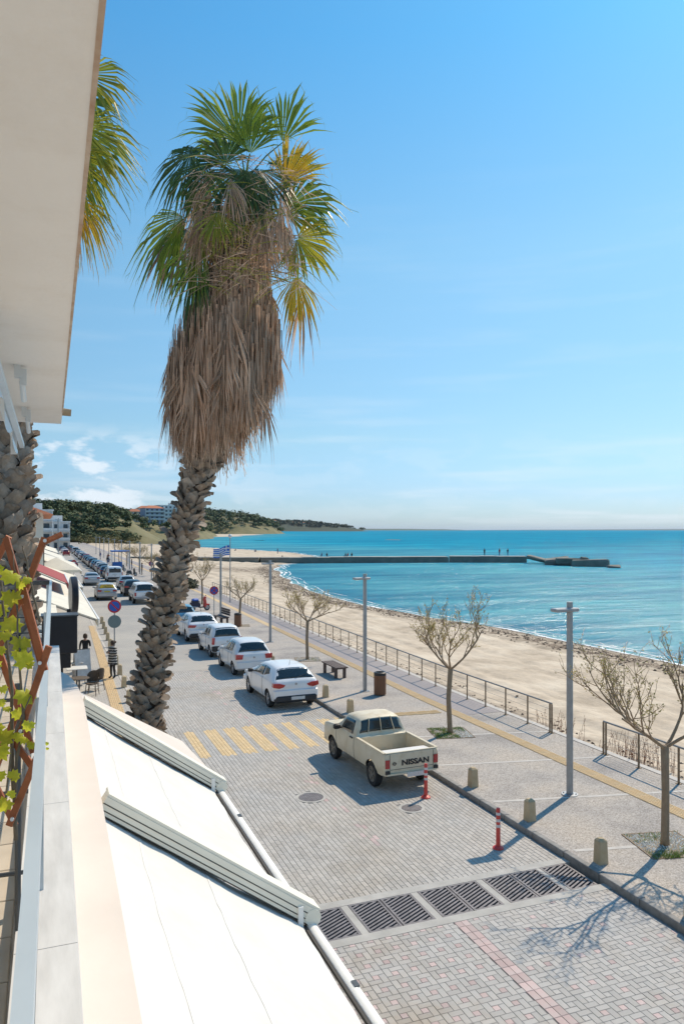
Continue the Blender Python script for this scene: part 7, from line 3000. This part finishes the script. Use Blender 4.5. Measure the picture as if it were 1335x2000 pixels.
cafe_chair('wicker cafe chair with tall back, nearest the tactile strip', (1.95, 31.2, .012), R(-150))
cafe_chair('wicker cafe chair facing the camera, pulled up to the round table', (1.72, 30.3, .012), R(-20))
cafe_table('round wicker-edged cafe table just past the ledge', (1.25, 30.0, .012), m_wick)
cafe_table('white square cafe table behind the round one', (1.25, 32.3, .012), m_tbl, True)
cafe_table('white square cafe table nearest the menu board', (1.15, 33.8, .012), m_tbl, True)
mb_ = thing('menu_board', 'leaning white menu board beside the cafe tables', 'board', (1.5, 33.6, .012), R(15))
for sgn in (-1, 1):
    MB().bar((0, sgn * .30, 0), (0, sgn * .02, 1.25), .65, .03, up=(0, 1, 0)).build('panel', m_board_w, mb_)
MB().tube([(-.34, 0, 1.27), (.34, 0, 1.27)], .018, 6).build('hinge', m_metal_dk, mb_)

# shops: buildings with awnings down the left side
m_awn2 = M('awning_cream', (0.74, 0.70, 0.60), 0.85, var=0.08, vscale=1.5, trans=0.1)
m_awn_red = M('awning_red', (0.36, 0.075, 0.07), 0.85, var=0.12, vscale=2, trans=0.08)
m_blackbox = M('black_panel', (0.02, 0.02, 0.026), 0.4, var=0.2)


def shop(label, y0, y1, h, wall, roof, xo=-4.2):
    t = thing('shop_building', label, 'building', (xo, (y0 + y1) / 2, 0))
    L = y1 - y0
    MB().box((0, 0, h / 2), (6.0, L, h)).build('wall', wall, t)
    if roof == 'tile':
        b = MB()
        b.add([(-3.5, -L / 2 - .5, h), (3.6, -L / 2 - .5, h), (3.6, L / 2 + .5, h), (-3.5, L / 2 + .5, h), (0, -L / 2 + 1.5, h + 1.4), (0, L / 2 - 1.5, h + 1.4)],
              [(0, 1, 4), (1, 2, 5, 4), (2, 3, 5), (3, 0, 4, 5), (3, 2, 1, 0)])
        rf = b.build('roof', m_tile, t)
    else:
        rf = MB().box((.1, 0, h + .12), (6.4, L + .2, .24)).build('roof', m_wall_w, t)
    n = max(1, int(L / 3.2))
    for fl_ in range(max(1, int(h / 3.0))):
        for k in range(n):
            y = -L / 2 + (k + .5) * L / n
            w_ = MB().box((3.0, y, fl_ * 3.0 + 1.5), (.12, L / n * .6, 1.7)).build('window', m_cglass, t)
            MB().box((3.04, y, fl_ * 3.0 + .62), (.16, L / n * .66, .07)).build('sill', m_wall_w, w_)
    return t


shop('white two-storey house beyond the near palm, mostly hidden by the trellis', 15.2, 33, 5.6, m_wall_w, 'flat')
shop('white shop building behind the red awning', 33.4, 52, 3.6, m_wall_w, 'flat')
shop('grey building with orange tiled eaves behind the left palm trunk', 52.5, 74, 7.3, m_wall_c, 'tile', -3.0)
shop('white shop row beyond the tiled building', 75, 112, 3.8, m_wall_w, 'flat')
shop('cream shop row further up the street', 113, 168, 6.2, m_wall_c, 'flat')
shop('white building at the end of the shop row', 169, 222, 4.0, m_wall_w, 'flat')


def street_awning(label, y0, y1, x0, x1, z0, z1, mat, side=False):
    t = thing('street_awning', label, 'awning', (x0, (y0 + y1) / 2, 0))
    L = y1 - y0
    b = MB()
    w = x1 - x0
    n = 6
    for k in range(n):
        ya, yb = -L / 2 + k * L / n, -L / 2 + (k + 1) * L / n
        b.add([(0, ya, z0), (0, yb, z0), (w, yb, z1), (w, ya, z1), (0, ya, z0 - .03), (0, yb, z0 - .03), (w, yb, z1 - .03), (w, ya, z1 - .03)],
              [(0, 1, 2, 3), (7, 6, 5, 4), (0, 3, 7, 4), (1, 5, 6, 2)])
    b.build('canopy', mat, t)
    MB().box((w + .02, 0, z1 - .14), (.03, L, .26)).build('valance', mat, t)
    MB().box((w + .045, 0, z1 - .01), (.05, L + .04, .06)).build('front_bar', m_white_pl2, t)
    for s_ in (-1, 1):
        MB().bar((.05, s_ * (L / 2 - .3), z0 - .12), (w - .03, s_ * (L / 2 - .3), z1 - .08), .04, .05).build('folding_arm', m_galv, t)
    return t


street_awning('long white street awning ending above the left bollards', 29.2, 46, -.3, 1.85, 3.9, 3.02, m_awn2)
street_awning('second white street awning further up the left side', 46.6, 61, -.5, 2.1, 3.8, 2.95, m_awn2)
street_awning('dull red shop awning behind the black sign box', 35.5, 43, -.7, 1.0, 4.75, 3.95, m_awn_red)
street_awning('cream street awning beside the no entry sign', 66, 84, -1.0, 2.9, 4.2, 2.9, m_awn2)
street_awning('cream pointed canopy further up the left side', 88, 104, -1.4, 2.2, 4.4, 3.0, m_awn2)
street_awning('distant pale canopy at the end of the shops', 112, 140, -1.3, 1.9, 4.2, 3.1, m_awn2)

# terrace with black sign box next door
tb = thing('black_sign_box', 'black sign box hanging beyond the end of the balcony kerb', 'sign', (.30, 16.2, 3.9))
MB().bbox((0, 0, .32), (.66, .5, .74), .015).build('box', m_blackbox, tb)
MB().box((0, 0, .70), (.70, .54, .03)).build('lid', m_metal_dk, tb)
MB().box((.06, .0, -.2), (.30, .3, .30)).build('mount', m_blackbox, tb)
MB().box((.02, .05, -2.1), (.10, .10, 3.55)).build('post', m_blackbox, tb)
ts_ = thing('round_shop_sign', 'black shop sign seen edge-on above the black sign box', 'sign', (.62, 17.8, 4.0))
MB().lathe([(.40, -.07), (.42, -.05), (.42, .05), (.40, .07)], 28, c=(0, 0, .85), M4=Matrix.Rotation(R(4), 4, 'Z') @ Matrix.Rotation(R(90), 4, 'Y')).build('disc', m_blackbox, ts_, smooth=40)
MB().box((-.1, .02, .3), (.08, .06, .5)).box((-.35, .02, .08), (.55, .05, .05)).build('bracket', m_blackbox, ts_)
# pergola frame next door
pg = thing('pergola_frame', 'white pergola frame of the neighbouring terrace behind the sign box', 'pergola', (-.4, 20, 0))
for k in range(5):
    MB().box((.55, -2.5 + k * 1.5, 1.9), (.06, .06, 3.8)).build('post', m_white_pl2, pg)
    MB().bar((-1.0, -2.5 + k * 1.5, 4.15), (.75, -2.5 + k * 1.5, 3.75), .05, .09).build('rafter', m_white_pl2, pg)
for x, z in ((.58, 3.78), (.0, 3.93), (-.6, 4.07)):
    MB().bar((x, -2.9, z + .06), (x, 4.0, z + .06), .05, .05).build('purlin', m_white_pl2, pg)
b = MB().add([(-1.0, .6, 4.24), (.78, .6, 3.84), (.78, 6.5, 3.84), (-1.0, 6.5, 4.24), (-1.0, .6, 4.22), (.78, .6, 3.82), (.78, 6.5, 3.82), (-1.0, 6.5, 4.22)], [(0, 1, 2, 3), (7, 6, 5, 4), (0, 4, 5, 1), (1, 5, 6, 2)])
b.build('roof_sheet', m_awn2, pg)
# white umbrella canopy near the tiled house
um = thing('market_umbrella', 'white square parasol in front of the tiled house', 'parasol', (.9, 62, 0))
MB().add([(-1.7, -1.7, 3.3), (1.7, -1.7, 3.3), (1.7, 1.7, 3.3), (-1.7, 1.7, 3.3), (0, 0, 4.2), (-1.7, -1.7, 3.1), (1.7, -1.7, 3.1), (1.7, 1.7, 3.1), (-1.7, 1.7, 3.1)],
         [(0, 1, 4), (1, 2, 4), (2, 3, 4), (3, 0, 4), (0, 5, 6, 1), (1, 6, 7, 2), (2, 7, 8, 3), (3, 8, 5, 0)]).build('canopy', m_awn2, um)
MB().tube([(0, 0, 0), (0, 0, 4.1)], .035, 8).build('pole', m_galv, um)
# utility poles
for k, (x, y, h) in enumerate(((2.6, 150, 8.5), (2.9, 176, 8.5))):
    o = MB().tube([(0, 0, 0), (0, 0, h)], [.11, .07], 8).bar((-.6, 0, h - .3), (.6, 0, h - .3), .06, .06).build('utility_pole', m_galv)
    o.location = (x, y, 0)
    tag(o, ['slim pole rising before the wood, left of the pair', 'slim pole rising before the wood, right of the pair'][k], 'pole')
# ================================================================== THE AIR
m_haze = bpy.data.materials.new('haze_air')
m_haze.use_nodes = True
_nd, _lk = m_haze.node_tree.nodes, m_haze.node_tree.links
_nd.remove(_nd['Principled BSDF'])
_pv = _nd.new('ShaderNodeVolumePrincipled')
_pv.inputs['Color'].default_value = (0.80, 0.90, 1.0, 1)
_pv.inputs['Density'].default_value = 1.8e-5
_pv.inputs['Anisotropy'].default_value = 0.2
_lk.new(_pv.outputs[0], _nd['Material Output'].inputs['Volume'])
hz = MB().box((30000, 40000, 130), (120000, 100000, 274)).build('haze', m_haze)
tag(hz, kind='stuff')
